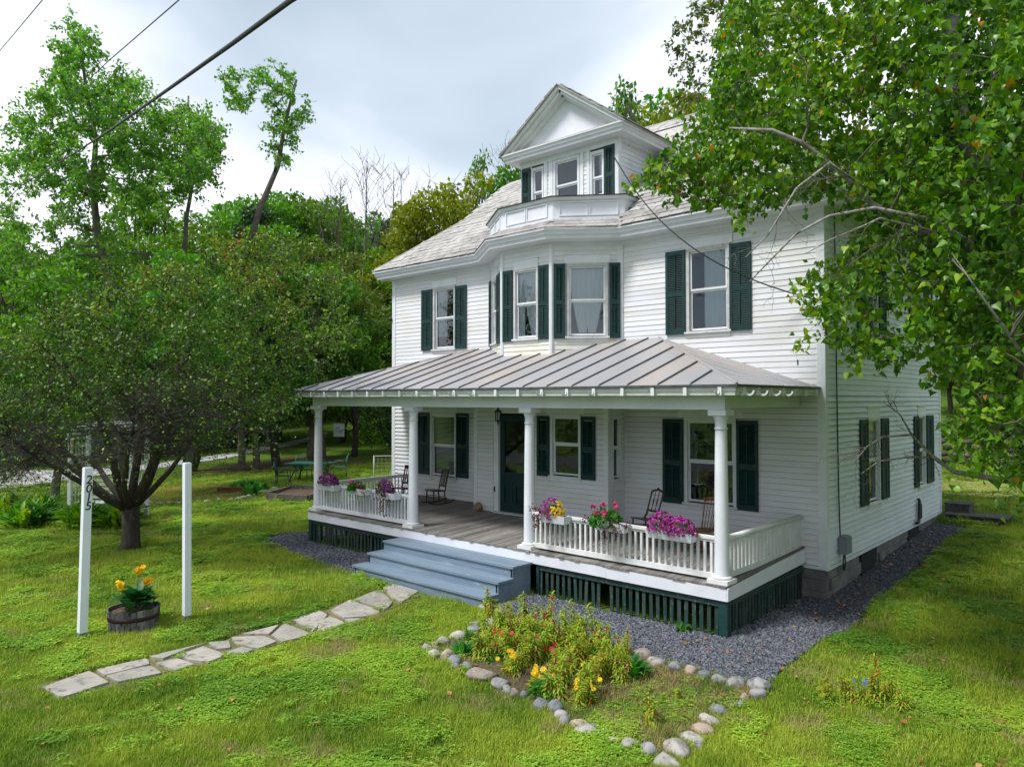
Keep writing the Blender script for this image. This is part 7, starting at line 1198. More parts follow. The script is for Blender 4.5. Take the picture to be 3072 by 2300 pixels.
blob_tree('crabapple_tree', tuple(cb), 'low spreading crabapple tree with forked dark trunk and tangled twigs', 'tree', sk, CRAB, None, L_CRAB, BARKD, lpb=250, twigs=13, lsize=.082, seed=9, hang=.3, limb_r=.034, tmpl=LEAF_DIAM, twig_r=.0085,
          tintf=lambda p, t: t*.55+.45*np.clip((p[:, 2]-1.0)/5.2, 0, 1)*vnoise(p[:, 0], p[:, 1]+p[:, 2], .7, 8)*1.7)  # leaf colour lightens with height, painting highlights onto the crown's top
# the leafless tangle of its lower boughs belongs to the same tree
def crab_twigs():
    t = bpy.data.objects['crabapple_tree']; q = MB(); rn = random.Random(14)
    nodes = [Vector(p) for pts, rad in sk for p in pts[1:]]
    for bl in CRABTWIG:
        c = Vector(bl[:3]); b0 = min(nodes, key=lambda n_: (n_-c).length); pts = limb(q, b0, c, .016, .006, rn, n=6, sides=4, wob=.1)
        for k in range(15):
            s0 = pts[rn.randrange(1, 7)]; e = s0+Vector((rn.gauss(0, 1), rn.gauss(0, 1), rn.gauss(0, .5))).normalized()*rn.uniform(.4, 1.0); tw = limb(q, s0, e, .005, .002, rn, n=4, sides=3, wob=.14)
            for j in range(2): limb(q, tw[rn.randrange(1, 4)], tw[2]+Vector((rn.gauss(0, .3), rn.gauss(0, .3), rn.gauss(0, .25))), .003, .0015, rn, n=3, sides=3)
    q.build('bare_twigs', M('grey_twig', (.035, .028, .024), (.075, .062, .055), scale=8, rough=.9), t)
    pos = []
    rs_ = np.random.RandomState(4)
    for bl in CRABTWIG: pos.append(rs_.normal(0, .33, (55, 3))+np.array(bl[:3]))
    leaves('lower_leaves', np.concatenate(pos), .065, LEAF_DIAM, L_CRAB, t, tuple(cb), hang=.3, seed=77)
crab_twigs()

# two tall trees beyond it, against the sky
def tall(name, base, top, label, blobs, lean, seed, mt, lpb, r0=.28, extra=()):
    b = Vector((base[0], base[1], h(*base))); T_ = Vector(top); n = 9
    pts = [b.lerp(T_, i/n)+Vector((math.sin(i*1.3)*.25, math.cos(i*1.7)*.25, 0))*(0 if i in (0, n) else 1) for i in range(n+1)]
    return blob_tree(name, tuple(b), label, 'tree', [(pts, [r0*(1-.09*i) for i in range(n+1)])]+list(extra), blobs, None, mt, BARKG, lpb=lpb, twigs=6, lsize=.17, seed=seed, hang=.3, limb_r=.07, tmpl=LEAF_DIAM, twig_r=.012)
m1 = np.mean(np.array(TALL1)[:, :3], 0); t1top = max(TALL1, key=lambda b: b[2])
tall('tall_tree', (m1[0]+.8, m1[1]+.6), (t1top[0]+.3, t1top[1]+.2, t1top[2]-.5), 'tallest bright green tree at the upper left against the cloud', TALL1+SPARSE[:17], 0, 21, L_TALL, 75)
m2 = np.mean(np.array(TALL1B)[:, :3], 0); tall('tall_tree', (m2[0]+.2, m2[1]), (m2[0], m2[1], m2[2]+2.2), 'thin-crowned tree right of the tallest one, dark forked stem against the sky', TALL1B+SPARSE[17:], 0, 22, L_TALL, 60, .2)
m3 = np.mean(np.array(TALL2)[:, :3], 0); tall('tall_tree', (m3[0]-2.6, m3[1]-2.3), (m3[0]+.9, m3[1]+.8, m3[2]+1.2), 'leaning tree with bare stem and feathery tufts at its top', TALL2, 0, 23, L_TALL, 70, .30)
ma = np.mean(np.array(AIRY)[:, :3], 0); tall('tall_tree', (ma[0]+1.5, ma[1]+1), (ma[0]+.4, ma[1]+.4, ma[2]+2.5), 'airy thin-leaved tree rising behind the roof beside the big green boughs', AIRY, 0, 24, L_OLV, 70, .18)

# ---- woods: five kinds of tree, copied
def variant(k, seed):
    rnd_ = random.Random(seed); rs_ = np.random.RandomState(seed); H = 10.0
    kinds = {0: (L_GRN, 3.1, .25, 34, 330, .24), 1: (L_DRK, 2.5, .12, 40, 330, .22), 2: (L_YEL, 3.4, .22, 40, 360, .22), 3: (L_OLV, 3.0, .25, 26, 260, .22), 4: (L_GRN, 1.8, .3, 20, 240, .22)}
    mt, rad, cb_, nb2, lpb, ls = kinds[k]
    t = thing('woodland_tree', (0, 0, 0), 'x', 'tree'); q = MB()
    pts = [(math.sin(i)*.12, math.cos(i*1.4)*.12, -.5+i*1.05) for i in range(10)]; q.tube(pts, [.20*(1-.09*i) for i in range(10)], 7)
    LP = []
    for b in range(nb2):
        u = rnd_.uniform(0, 1); z = H*(cb_+(1-cb_)*u)
        if k == 1: env = (1-u)**.8+.08
        elif k == 4: env = math.sin(math.pi*min(1, u*.85+.12))**.7
        else: env = math.sin(math.pi*min(1, (u*.80+.16)))**.6
        a = rnd_.uniform(0, 6.283); rr_ = rad*env*math.sqrt(rnd_.uniform(.15, 1)); c = Vector((rr_*math.cos(a), rr_*math.sin(a), z*.93)); br = rnd_.uniform(.55, 1.0)*(1.0 if k != 4 else .8)
        s0 = Vector(pts[min(9, max(2, int((z-1.0)/1.05)-1))]); limb(q, s0, c, .05, .015, rnd_, n=4, sides=4, sag=.05)
        n_ = int(lpb*br**2); d = rs_.normal(size=(n_, 3)); d /= np.linalg.norm(d, axis=1)[:, None]; sq = np.array([1, 1, .62 if k != 1 else .38]); LP.append(d*(rs_.uniform(.35, 1, n_)**.5)[:, None]*br*sq+np.array(c))
        for j in range(3): limb(q, c, c+Vector((rnd_.gauss(0, .5), rnd_.gauss(0, .5), rnd_.gauss(0, .3))), .014, .005, rnd_, n=2, sides=3)
    q.build('trunk', BARKD if k in (1, 3) else BARKG, t)
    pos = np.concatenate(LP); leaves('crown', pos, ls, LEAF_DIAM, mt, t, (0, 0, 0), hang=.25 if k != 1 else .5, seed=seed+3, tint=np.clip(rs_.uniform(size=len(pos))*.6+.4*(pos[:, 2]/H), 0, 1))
    return t
protos = {k: [variant(k, 100+k*7+j) for j in range(2 if k in (0, 3) else 1)] for k in range(5)}
used = set(); rw = random.Random(2)
def place(k, x, y, H_, w, label, group):
    p = rw.choice(protos[k])
    if p.name in used: p = copy_tree(p)
    used.add(p.name); s_ = H_/10.0; p.location = (x, y, h(x, y)); p.scale = (s_*w*rw.uniform(.9, 1.1), s_*w*rw.uniform(.9, 1.1), s_); p.rotation_euler = (0, 0, rw.uniform(0, 6.28)); tag(p, label, 'tree', group); return p
lab = {0: 'broad green tree in the woods on the slope behind the yard', 1: 'dark evergreen in the woods on the slope behind the yard', 2: 'rounded yellow-green tree in the woods behind the roof', 3: 'olive green tree in the woods on the slope behind the yard', 4: 'slim pale green tree in the woods on the slope'}
ROWL = ['first dark trunk of the row left of the garden table', 'second dark trunk of the row left of the garden table', 'third dark trunk of the row behind the garden table', 'fourth dark trunk of the row, left of the corner column', 'fifth dark trunk of the row, right of the corner column', 'sixth dark trunk of the row, beside the dark shrubs', 'thick-trunked tree standing in the mulch bed', 'short dark tree behind the house-number post']
names_used = False
for (x, y, H_, w, k), lb in zip(ROW, ROWL):
    p = place(k, x, y, H_, w*.95, lb, None)
    if 'group' in p: del p['group']
for (x, y, H_, w, k) in WOODS:
    if abs(x+33.4) < 1 and abs(y-9.9) < 1: x, y = -39, 12
    dd_ = math.hypot(x-CAM.x, y-CAM.y); where = 'seen through the big tree right of the house' if x > -8 else ('rising behind the dormer and roof' if x > -20 else ('high on the far slope' if dd_ > 55 else 'just beyond the driveway'))
    lb_ = lab[k].split(' in the woods')[0]+', '+where; place(k, x, y, H_, w*.85, lb_, 'woods: '+lb_)
for kk in protos:
    for p in protos[kk]:
        if p.name not in used:
            for ch in list(p.children): bpy.data.objects.remove(ch)
            bpy.data.objects.remove(p)
# a far wooded slope closing the view, one mass nobody could count
rs_ = np.random.RandomState(31)
TH = rs_.uniform(math.radians(92), math.radians(172), 1500); DD = rs_.uniform(62, 120, 1500)
cxy = np.stack([CAM.x+np.cos(TH)*DD, CAM.y+np.sin(TH)*DD], -1)
LP = []
for (x, y) in cxy:
    n_ = 26; zc = h(x, y)+rs_.uniform(2, 11); LP.append(rs_.normal(size=(n_, 3))*np.array([1.6, 1.6, 1.5])+np.array([x, y, zc]))
far = leaves('far_woods', np.concatenate(LP), .75, LEAF_CLUMP, L_GRN, None, (0, 0, 0), hang=.2, seed=8); tag(far, kind='stuff')
# bare dead trees on the skyline
DL = ['tallest bare dead tree on the skyline left of the house', 'bare dead tree second from the left on the skyline', 'thin bare tree right of the two tall dead ones', 'short bare tree left of the tallest dead one', 'small bare snag just left of the yellow-green tree', 'thin bare sapling beside the dormer']
for (x, y, H_, w, k), lb in zip(DEAD, DL):
    z0_ = h(x, y); t = thing('dead_tree', (x, y, z0_), lb, 'tree', world_coords=True); rn = random.Random(int(H_*10)); q = MB(); q.tube([(x+math.sin(i)*.1, y, z0_-.3+H_*i/8) for i in range(9)], [.20*(1-.115*i) for i in range(9)], 6); q.build('trunk', BARKG, t); q = MB()
    for i in range(26):
        u = rn.uniform(.35, .95); a = rn.uniform(0, 6.28); p = Vector((x, y, z0_+H_*u)); L_ = (1-u)*H_*.55+.8; e = p+Vector((math.cos(a)*.55, math.sin(a)*.55, .85))*L_; pts = limb(q, p, e, .06*(1.1-u), .012, rn, n=5, sides=4, wob=.08)
        for j in range(5):
            s0 = pts[rn.randrange(1, 6)]; limb(q, s0, s0+Vector((rn.gauss(0, .5), rn.gauss(0, .5), .8))*rn.uniform(.5, 1.3), .018, .008, rn, n=3, sides=3)
    q.build('branches', BARKG, t)
# dark understorey shrubs left of the house
SH = [(-19.5, 10.5, 1.9, 1), (-17.5, 12.5, 2.2, 1), (-21.5, 11.5, 2.3, 3), (-16.0, 14.5, 2.6, 0), (-24.0, 12.5, 2.5, 1), (-14.2, 12.8, 2.4, 1), (-27.5, 13, 2.4, 0), (-23.9, -7.6, 1.8, 1), (-25.5, -9.5, 2.0, 3)]
for i, (x, y, r_, k) in enumerate(SH):
    t = thing('shrub', (x, y, h(x, y)), ('dark green shrub at the wood edge behind the wire gate' if i < 7 else 'dark shrub at the left edge behind the number post'), 'shrub', 'shrubs at the wood edge' if i < 7 else 'shrubs at the left edge'); rs2 = np.random.RandomState(200+i); n_ = 5200
    d = rs2.normal(size=(n_, 3)); d /= np.linalg.norm(d, axis=1)[:, None]; lump = 1+.25*np.sin(d[:, 0]*7+i)*np.cos(d[:, 1]*6+d[:, 2]*5); pos = d*(rs2.uniform(.5, 1, n_)**.4*lump)[:, None]*np.array([r_, r_, r_*1.05])+np.array([0, 0, r_*.9]); pos = pos[pos[:, 2] > .05]
    leaves('foliage', pos, .15, LEAF_DIAM, (L_DRK, L_DRK, L_GRN, L_OLV)[k] if k else L_GRN, t, (0, 0, 0), hang=.3, seed=300+i)
    q = MB(); rn = random.Random(i)
    for j in range(9): limb(q, (0, 0, 0), Vector((rn.gauss(0, .5), rn.gauss(0, .5), 1))*r_*1.1, .05, .01, rn, n=4, sides=4)
    q.build('stems', BARKD, t)
ROADM = M('road_asphalt', (.055, .055, .058), (.08, .08, .08), scale=3, rough=.9)
patch('road', [(-60, -23), (60, -23), (60, -16.5), (-60, -16.5)], ROADM, .03, 1.0)
for i in range(9):
    x = -30+i*8.5; clx = thing('hedge', (x, -26.5, h(x, -26.5)), 'bushy hedge on the far bank of the road, seen only in the window panes', 'hedge', 'hedges across the road'); rs2 = np.random.RandomState(700+i); d = rs2.normal(size=(1500, 3)); d /= np.linalg.norm(d, axis=1)[:, None]; pos = d*(rs2.uniform(.5, 1, 1500)**.4)[:, None]*np.array([4.0, 1.2, 1.5+.5*(i % 3)])+np.array([0, 0, 1.0]); leaves('foliage', pos[pos[:, 2] > 0], .3, LEAF_DIAM, L_OLV if i % 2 else L_DRK, clx, (0, 0, 0), seed=i)
# trees over the road behind the camera: what the windows mirror
for i, (x, y) in enumerate(((-9, -37), (-1, -40), (7, -36), (15, -39), (-17, -38), (23, -33), (-25, -35), (31, -25))):
    p = place(0 if i % 2 else 3, x, y, 7.5, 1.5, 'leafy tree across the street, mirrored in the window panes', 'trees across the street')
print('veg done', len(bpy.data.objects))

# ================================================================ THINGS ON AND AROUND THE LAWN
def orient(nrm, rs_, spin=None):
    n = len(nrm); z = nrm/np.linalg.norm(nrm, axis=1)[:, None]; a = rs_.normal(size=(n, 3)); x = a-z*(a*z).sum(1)[:, None]; x /= np.linalg.norm(x, axis=1)[:, None]; y = np.cross(z, x); return np.stack([x, y, z], -1)
def scatter(name, pos, Rm, size, tmpl, mt, parent, tint=None, seed=0, stuff=False):
    rs_ = np.random.RandomState(seed); tv, tf = tmpl; n = len(pos); size = np.broadcast_to(size, (n,)); V = np.einsum('nij,kj->nki', Rm, tv)*size[:, None, None]+pos[:, None, :]
    F_ = (tf[None]+(np.arange(n)*len(tv))[:, None, None]).reshape(-1, tf.shape[1]); T = np.repeat(rs_.uniform(size=n) if tint is None else tint, len(tv))
    o = inst(name, npmesh(name, V.reshape(-1, 3), F_, mt, tint=T), parent)
    if stuff: o['kind'] = 'stuff'
    return o
def bloom(np_=9, layers=2):
    V = []; F_ = []
    for l in range(layers):
        for k in range(np_):
            a = 2*math.pi*(k+.5*l)/np_; r0, r1 = .08, (1.0 if l == 0 else .62); z1 = (.05 if l == 0 else .42); w = .30*(1 if l == 0 else .8); b = len(V); c, s_ = math.cos(a), math.sin(a)
            V += [(r0*c, r0*s_, .05), (c*r1*.6-s_*w, s_*r1*.6+c*w, z1*.7), (c*r1, s_*r1, z1), (c*r1*.6+s_*w, s_*r1*.6-c*w, z1*.7)]; F_ += [(b, b+1, b+2), (b, b+2, b+3)]
    return np.array(V), np.array(F_)
BLOOM = bloom()
def lance(w=.16, droop=.25):
    V = [(0, 0, 0), (-w*.8, .3, .10), (0, .3, .04), (w*.8, .3, .10), (-w*.7, .65, .02), (0, .65, -.03), (w*.7, .65, .02), (0, 1, -droop)]
    F_ = [(0, 2, 1), (0, 3, 2), (1, 2, 5), (1, 5, 4), (2, 3, 6), (2, 6, 5), (4, 5, 7), (5, 6, 7)]
    return np.array(V), np.array(F_)
def petal_mat(name, ramp): return leafmat(name, ramp, rough=.6, trans=.3)
MAG = petal_mat('magenta_petals', [(0, (.20, .008, .12)), (.5, (.42, .02, .27)), (1, (.62, .09, .45))])
PUR = petal_mat('purple_petals', [(0, (.10, .008, .11)), (.5, (.22, .02, .22)), (1, (.36, .06, .34))])
PNK = petal_mat('pink_petals', [(0, (.55, .04, .18)), (1, (.75, .17, .36))])
YLW = petal_mat('yellow_petals', [(0, (.80, .52, .01)), (1, (.88, .68, .03))])
REDP = petal_mat('red_petals', [(0, (.50, .02, .04)), (1, (.68, .07, .08))])
COLE = leafmat('dark_red_foliage', [(0, (.05, .008, .014)), (.6, (.13, .018, .03)), (1, (.26, .10, .06))], trans=.2)
BALS = leafmat('balsam_leaf', [(0, (.14, .26, .02)), (.5, (.30, .44, .03)), (.80, (.46, .50, .05)), (.9, (.55, .36, .05)), (1, (.42, .14, .05))], trans=.4)
LUSH = leafmat('lush_leaf', [(0, (.02, .12, .02)), (.6, (.05, .24, .03)), (1, (.12, .33, .04))], trans=.35)
CANN = leafmat('canna_leaf', [(0, (.018, .085, .028)), (.6, (.04, .155, .05)), (1, (.09, .24, .07))], trans=.3)
STEMM = M('green_stem', (.12, .20, .03), rough=.6)

# ---- the two white posts
POSTP = M('white_post_paint', (.76, .79, .86), (.70, .73, .79), scale=2, c3=(.40, .40, .40), s3=18, lo3=.68, hi3=.73, rough=.55)
MOSS = M('mossy_post_foot', (.20, .22, .19), (.12, .14, .11), scale=20, rough=.9)
for (x, y, lbl, lean, num) in ((-7.05, -8.89, 'white wooden post with the house number 2015 running down it', .028, True), (-6.77, -7.56, 'plain white wooden post behind the half-barrel planter', -.006, False)):
    t = thing('number_post' if num else 'white_post', (x, y, h(x, y)), lbl, 'post'); t.rotation_euler = (lean*.3, 0, 0); w = .052 if num else .048
    q = MB(); q.box(-w, w, -w, w, .09, 2.36); q.box(-w+.004, w-.004, -w+.004, w-.004, 2.361, 2.372); q.build('shaft', POSTP, t)
    q = MB(); q.box(-w+.001, w-.001, -w+.001, w-.001, -.15, .09); q.build('foot', MOSS, t)
    t.rotation_euler = (math.radians(-1.2 if num else .3), math.radians(-.4), math.radians(0))
    if num:
        for i, ch in enumerate('2015'):
            cu = bpy.data.curves.new('digit', 'FONT'); cu.body = ch; cu.size = .165; cu.extrude = .002; cu.shear = .12; cu.offset = .0015; cu.align_x = 'CENTER'; cu.align_y = 'CENTER'
            tmp = bpy.data.objects.new('digit_tmp', cu); COL.objects.link(tmp); dg = bpy.context.evaluated_depsgraph_get(); me = bpy.data.meshes.new_from_object(tmp.evaluated_get(dg)); bpy.data.objects.remove(tmp)
            me.materials.clear(); me.materials.append(BLACK); inst('digit', me, t, (w+.004, .003, 2.20-i*.122), (math.pi/2, 0, math.pi/2))
# ---- half barrel with cannas
STAVE = M('weathered_stave', (.10, .10, .11), (.19, .19, .20), scale=7, c3=(.035, .035, .04), s3=20, lo3=.5, hi3=.62, rough=.9, stretch=(1, 1, .3), rnd=.25, bump=.004)
HOOP = M('rusty_hoop', (.06, .018, .014), (.025, .02, .022), scale=14, rough=.8)
bx_, by_ = -6.97, -8.24; bz = h(bx_, by_)
t = thing('barrel_planter', (bx_, by_, bz), 'half wine barrel planter with rusty hoop standing between the two white posts', 'planter')
q = MB(); n = 26; wd = 2*math.pi*.34/n
def brl(z): return .315+.035*z/.34
ms = MB(); ms.hexa([(-wd*.46, .315-.022, 0), (wd*.46, .315-.022, 0), (wd*.46, .315, 0), (-wd*.46, .315, 0), (-wd*.49, .35-.022, .34), (wd*.49, .35-.022, .34), (wd*.49, .35, .34), (-wd*.49, .35, .34)]); me = ms.mesh('stave', STAVE)
for i in range(n): inst('stave', me, t, (0, 0, -.02), (0, 0, 2*math.pi*i/n), (1, 1, 1+random.Random(i).uniform(-.02, .02)))
q = MB(); q.lathe((0, 0, 0), [(brl(.19)+.001, .175), (brl(.19)+.006, .175), (brl(.235)+.006, .235), (brl(.235)+.001, .235)], 40); q.build('hoop', HOOP, t)
q = MB(); q.lathe((0, 0, 0), [(0, .275), (.15, .285), (.325, .265)], 24); q.build('soil', SOIL, t)
rs_ = np.random.RandomState(4)
t = thing('canna_plant', (bx_, by_, bz+.27), 'canna lilies with broad dark leaves and three yellow flower heads in the half barrel', 'plant')
rn = random.Random(4)
PADL = (np.array([(0, 0, 0), (-.12, .15, .03), (0, .18, 0), (.12, .15, .03), (-.24, .42, .08), (0, .45, .01), (.24, .42, .08), (-.2, .74, .04), (0, .76, -.02), (.2, .74, .04), (0, 1.05, -.14)]), np.array([(0, 2, 1), (0, 3, 2), (1, 2, 5), (1, 5, 4), (2, 3, 6), (2, 6, 5), (4, 5, 8), (4, 8, 7), (5, 6, 9), (5, 9, 8), (7, 8, 10), (8, 9, 10)]))
pos = []; Rl = []
for s in range(9):
    a = rn.uniform(0, 6.28); rr_ = rn.uniform(.06, .27); sx, sy = rr_*math.cos(a), rr_*math.sin(a)
    for k in range(5):
        b = rn.uniform(0, 6.28); el = rn.uniform(.25, .95); d = Vector((math.cos(b)*math.cos(el), math.sin(b)*math.cos(el), math.sin(el))); u = Vector((-d.x*d.z, -d.y*d.z, 1-d.z*d.z)).normalized(); r_ = d.cross(u); pos.append((sx, sy, .03+k*.04)); Rl.append(np.array([[r_.x, d.x, u.x], [r_.y, d.y, u.y], [r_.z, d.z, u.z]]))
scatter('leaves', np.array(pos), np.array(Rl), rs_.uniform(.24, .36, len(pos)), PADL, CANN, t, seed=3)
def W2(px, py, d): return CAM+(_f*FPX+_r*(px-1536)-_u*(py-1150))/FPX*d
for (x, y, z) in ((0.0, .05, .56), (-.12, -.14, .36), (.10, .14, .40)):
    q = MB(); q.tube([(x*.6, y*.6, 0), (x*.8, y*.8, z*.5), (x, y, z)], .008, 5); q.build('stalk', STEMM, t)
    pp = rs_.normal(0, .030, (12, 3))+np.array([x, y, z+.02]); scatter('flower_head', pp, orient(rs_.normal(size=(12, 3))+np.array([0, 0, .5]), rs_), rs_.uniform(.032, .048, 12), BLOOM, YLW, t, seed=5)
# ---- stones round the flower bed
BST = [(-3.89, -4.16, .17, .10, 0), (-3.81, -4.03, .14, .09, 1), (-3.67, -4.21, .14, .07, 2), (-3.46, -4.24, .17, .14, 2), (-3.41, -4.09, .14, .13, 2), (-3.31, -4.42, .27, .13, 1), (-3.23, -4.69, .27, .13, 0), (-3.23, -5.0, .26, .12, 1), (-3.40, -4.82, .15, .08, 1), (-3.16, -5.38, .23, .15, 0), (-3.17, -5.67, .2, .14, 0), (-3.12, -5.86, .13, .1, 2), (-3.10, -6.0, .14, .12, 0), (-2.90, -6.08, .19, .14, 0), (-2.67, -6.04, .17, .17, 2), (-2.5, -6.09, .16, .13, 3), (-2.37, -6.19, .11, .07, 1), (-2.25, -6.11, .13, .12, 1), (-1.93, -6.18, .34, .15, 4), (-1.6, -6.23, .26, .13, 1), (-1.41, -6.29, .12, .07, 1), (-1.29, -6.31, .12, .09, 4), (-1.17, -6.28, .1, .09, 3), (-.86, -6.37, .2, .11, 3), (-.66, -6.33, .19, .16, 3), (-.53, -6.43, .14, .1, 0), (-.41, -6.50, .13, .11, 1), (-.25, -6.44, .24, .06, 2), (-.1, -6.56, .22, .11, 0), (-.11, -6.41, .13, .06, 3), (.05, -6.49, .12, .1, 3), (.21, -6.53, .15, .07, 2), (.37, -6.5, .17, .14, 0), (.56, -6.48, .19, .14, 1), (.78, -6.55, .23, .13, 0), (.73, -6.27, .27, .16, 0), (.86, -6.08, .09, .1, 1), (.73, -5.97, .22, .1, 0), (.72, -5.75, .22, .09, 2), (.69, -5.51, .2, .13, 0), (.64, -5.21, .2, .12, 3), (.72, -4.93, .14, .07, 1), (.71, -4.72, .12, .1, 2), (.78, -4.54, .17, .14, 1), (.69, -4.29, .24, .15, 1), (.46, -4.44, .2, .16, 1), (.27, -4.42, .17, .13, 1), (.07, -4.42, .18, .12, 3), (-.11, -4.43, .16, .13, 2), (-.29, -4.47, .16, .18, 1), (-.58, -4.47, .23, .14, 0), (-.86, -4.33, .26, .17, 4), (-1.13, -4.35, .19, .17, 1), (-1.77, -4.21, .13, .15, 1)]
t = thing('stone_border', (-1.2, -5.3, h(-1.2, -5.3)), 'ring of rounded fieldstones edging the flower bed in front of the porch', 'stones', world_coords=True)
rb = random.Random(44)
for i, (x, y, w, hh, m_) in enumerate(BST):
    me = rock_mesh('stone', STONES[m_], w*.66, w*.64*rb.uniform(.75, 1.0), max(.07, hh*.7), 500+i, sub=2, squash=1.0)
    inst('stone', me, t, Vector((x, y, h(x, y)+hh*.2))-ORG[t.name], (rb.uniform(-.15, .15), rb.uniform(-.15, .15), rb.uniform(-.5, 1.2)))
# ---- plants in the bed
def balsam(seed, H_, nl, flower, fm=None, wide=.16):
    rn = random.Random(seed); rs_ = np.random.RandomState(seed); t = empty('balsam_plant'); q = MB()
    stems = [((0, 0), H_)]+[((rn.gauss(0, .05), rn.gauss(0, .05)), H_*rn.uniform(.5, .8)) for _ in range(3)]
    pos = []; Rl = []; sz = []; tops = []
    for (ox, oy), hh in stems:
        lx, ly = rn.gauss(0, .06), rn.gauss(0, .06); pts = [(ox+lx*u*u, oy+ly*u*u, hh*u) for u in (0, .25, .5, .75, 1)]; q.tube(pts, [.008, .007, .006, .004, .003], 5); tops.append(pts)
        n_ = int(nl*hh/H_)
        for k in range(n_):
            u = .12+.88*(k/n_)**.9; b = k*2.4+rn.uniform(-.3, .3); el = -.15+1.0*max(0, u-.75)*3+rn.uniform(-.2, .3); d = Vector((math.cos(b)*math.cos(el), math.sin(b)*math.cos(el), math.sin(el))); uu = Vector((-d.x*d.z, -d.y*d.z, 1-d.z*d.z)).normalized(); r_ = d.cross(uu)
            pos.append((ox+lx*u*u, oy+ly*u*u, hh*u)); Rl.append(np.array([[r_.x, d.x, uu.x], [r_.y, d.y, uu.y], [r_.z, d.z, uu.z]])); sz.append(rn.uniform(.075, .125)*(1.15-.45*u))
    q.build('stem', STEMM, t); scatter('leaves', np.array(pos), np.array(Rl), np.array(sz), lance(wide), BALS, t, seed=seed)
    if flower:
        pp = []
        for pts in tops[:3]:
            for _ in range(flower): u = rn.uniform(.5, .95); i = int(u*4); pp.append((pts[i][0]+rn.gauss(0, .022), pts[i][1]+rn.gauss(0, .022), pts[-1][2]*u))
        scatter('flowers', np.array(pp), orient(rs_.normal(size=(len(pp), 3)), rs_), .026, BLOOM, fm, t, seed=seed)
    return t
prot = [balsam(1, .62, 74, 4, REDP), balsam(2, .55, 70, 5, MAG), balsam(3, .50, 74, 0), balsam(4, .40, 64, 4, PNK), balsam(5, .34, 56, 0, None, .2)]
plab = ['tall yellow-green balsam plant with red flowers in the stone-edged bed', 'yellow-green balsam plant with magenta flowers in the stone-edged bed', 'yellow-green balsam plant without flowers in the stone-edged bed', 'low balsam plant with pink flowers in the stone-edged bed', 'low bushy yellow-green plant in the stone-edged bed']
usedp = set(); rn = random.Random(19)
spots = [(-3.30, -4.62, 0, 1.0, 'single red-flowered balsam standing among the stones near the steps'), (-.98, -4.46, 0, .62, 'short red-flowered balsam beside the stones along the gravel'), (-2.55, -4.64, 1, 1.15, 'tallest magenta-flowered balsam near the steps end of the bed'), (-2.78, -4.78, 1, .85, None), (-2.15, -4.62, 0, 1.1, None), (-1.35, -4.55, 2, 1.25, None), (-1.7, -4.5, 2, 1.2, None)]
B2P = [(-3.0, -4.75), (-2.85, -5.3), (-2.2, -5.9), (-1.2, -6.15), (-.45, -6.3), (-.5, -5.2), (-.95, -4.55), (-2.6, -4.45)]
k = 0
while k < 66:
    x, y = rn.uniform(-3, -.4), rn.uniform(-6.2, -4.4)
    if inpoly(np.array([x]), np.array([y]), B2P)[0]:
        tl = y > -5.3; spots.append((x, y, rn.choice((2, 1, 2, 2, 3, 2, 0, 2) if tl else (2, 3, 4, 4, 3)), rn.uniform(.75, 1.1), None)); k += 1
spots += [(.27, -5.93, 4, .9, 'leafy weed growing alone in the sparse right end of the bed'), (.18, -5.24, 4, .5, 'small leafy sprout near the right end of the bed'), (1.84, -3.82, 0, .85, 'red-tipped balsam in the weedy patch on the shaded lawn'), (1.6, -4.0, 4, .9, None), (1.4, -4.2, 4, .75, None), (2.0, -3.75, 4, .9, None), (1.75, -4.05, 2, .7, None), (1.3, -4.0, 4, .7, None), (2.1, -3.95, 3, .7, None)]
for (x, y, kk, s_, lb) in spots:
    p = prot[kk]
    if kk in usedp: p = copy_tree(p)
    usedp.add(kk); p.location = (x, y, h(x, y)+.01); p.rotation_euler = (rn.uniform(-.08, .08), rn.uniform(-.08, .08), rn.uniform(0, 6.28)); s_ *= .9; p.scale = (s_, s_, s_)
    wz = x > 1
    base_l = plab[kk].replace('in the stone-edged bed', 'in the weedy patch on the lawn') if wz else plab[kk]
    for key in ('group',):
        if key in p: del p[key]
    tag(p, lb or base_l, 'plant', None if lb else base_l.replace('plant', 'plants', 1))
def clump(loc, label, R_, n_, tm, mt, size, seed, up=.6, flowers=None, cat='plant', fsize=.03, grp=None, nm='leafy_clump'):
    rs_ = np.random.RandomState(seed); t = thing(nm, (loc[0], loc[1], h(loc[0], loc[1])), label, cat, grp); a = rs_.uniform(0, 6.283, n_); el = rs_.uniform(up*.4, up*1.8, n_); d = np.stack([np.cos(a)*np.cos(el), np.sin(a)*np.cos(el), np.sin(el)], -1); u = np.array([0, 0, 1.0])-d*d[:, 2:3]; u /= np.linalg.norm(u, axis=1)[:, None]; r_ = np.cross(d, u)
    rr_ = R_*np.sqrt(rs_.uniform(0, .5, n_)); pos = np.stack([np.cos(a)*rr_, np.sin(a)*rr_, rs_.uniform(0, R_*.7, n_)*(1-.5*rr_/R_)], -1); scatter('leaves', pos, np.stack([r_, d, u], -1), rs_.uniform(.7, 1.2, n_)*size, tm, mt, t, seed=seed)
    if flowers:
        mt_, k = flowers; pp = np.stack([rs_.normal(0, R_*.5, k), rs_.normal(0, R_*.5, k), rs_.uniform(R_*.9, R_*1.7, k)], -1); scatter('flowers', pp, orient(rs_.normal(size=(k, 3))*.5+np.array([.4, -.6, .7]), rs_), fsize, BLOOM, mt_, t, seed=seed)
        q = MB()
        for p in pp: q.tube([(p[0]*.5, p[1]*.5, 0), tuple(p)], .003, 4)
        q.build('stalks', STEMM, t)
    return t
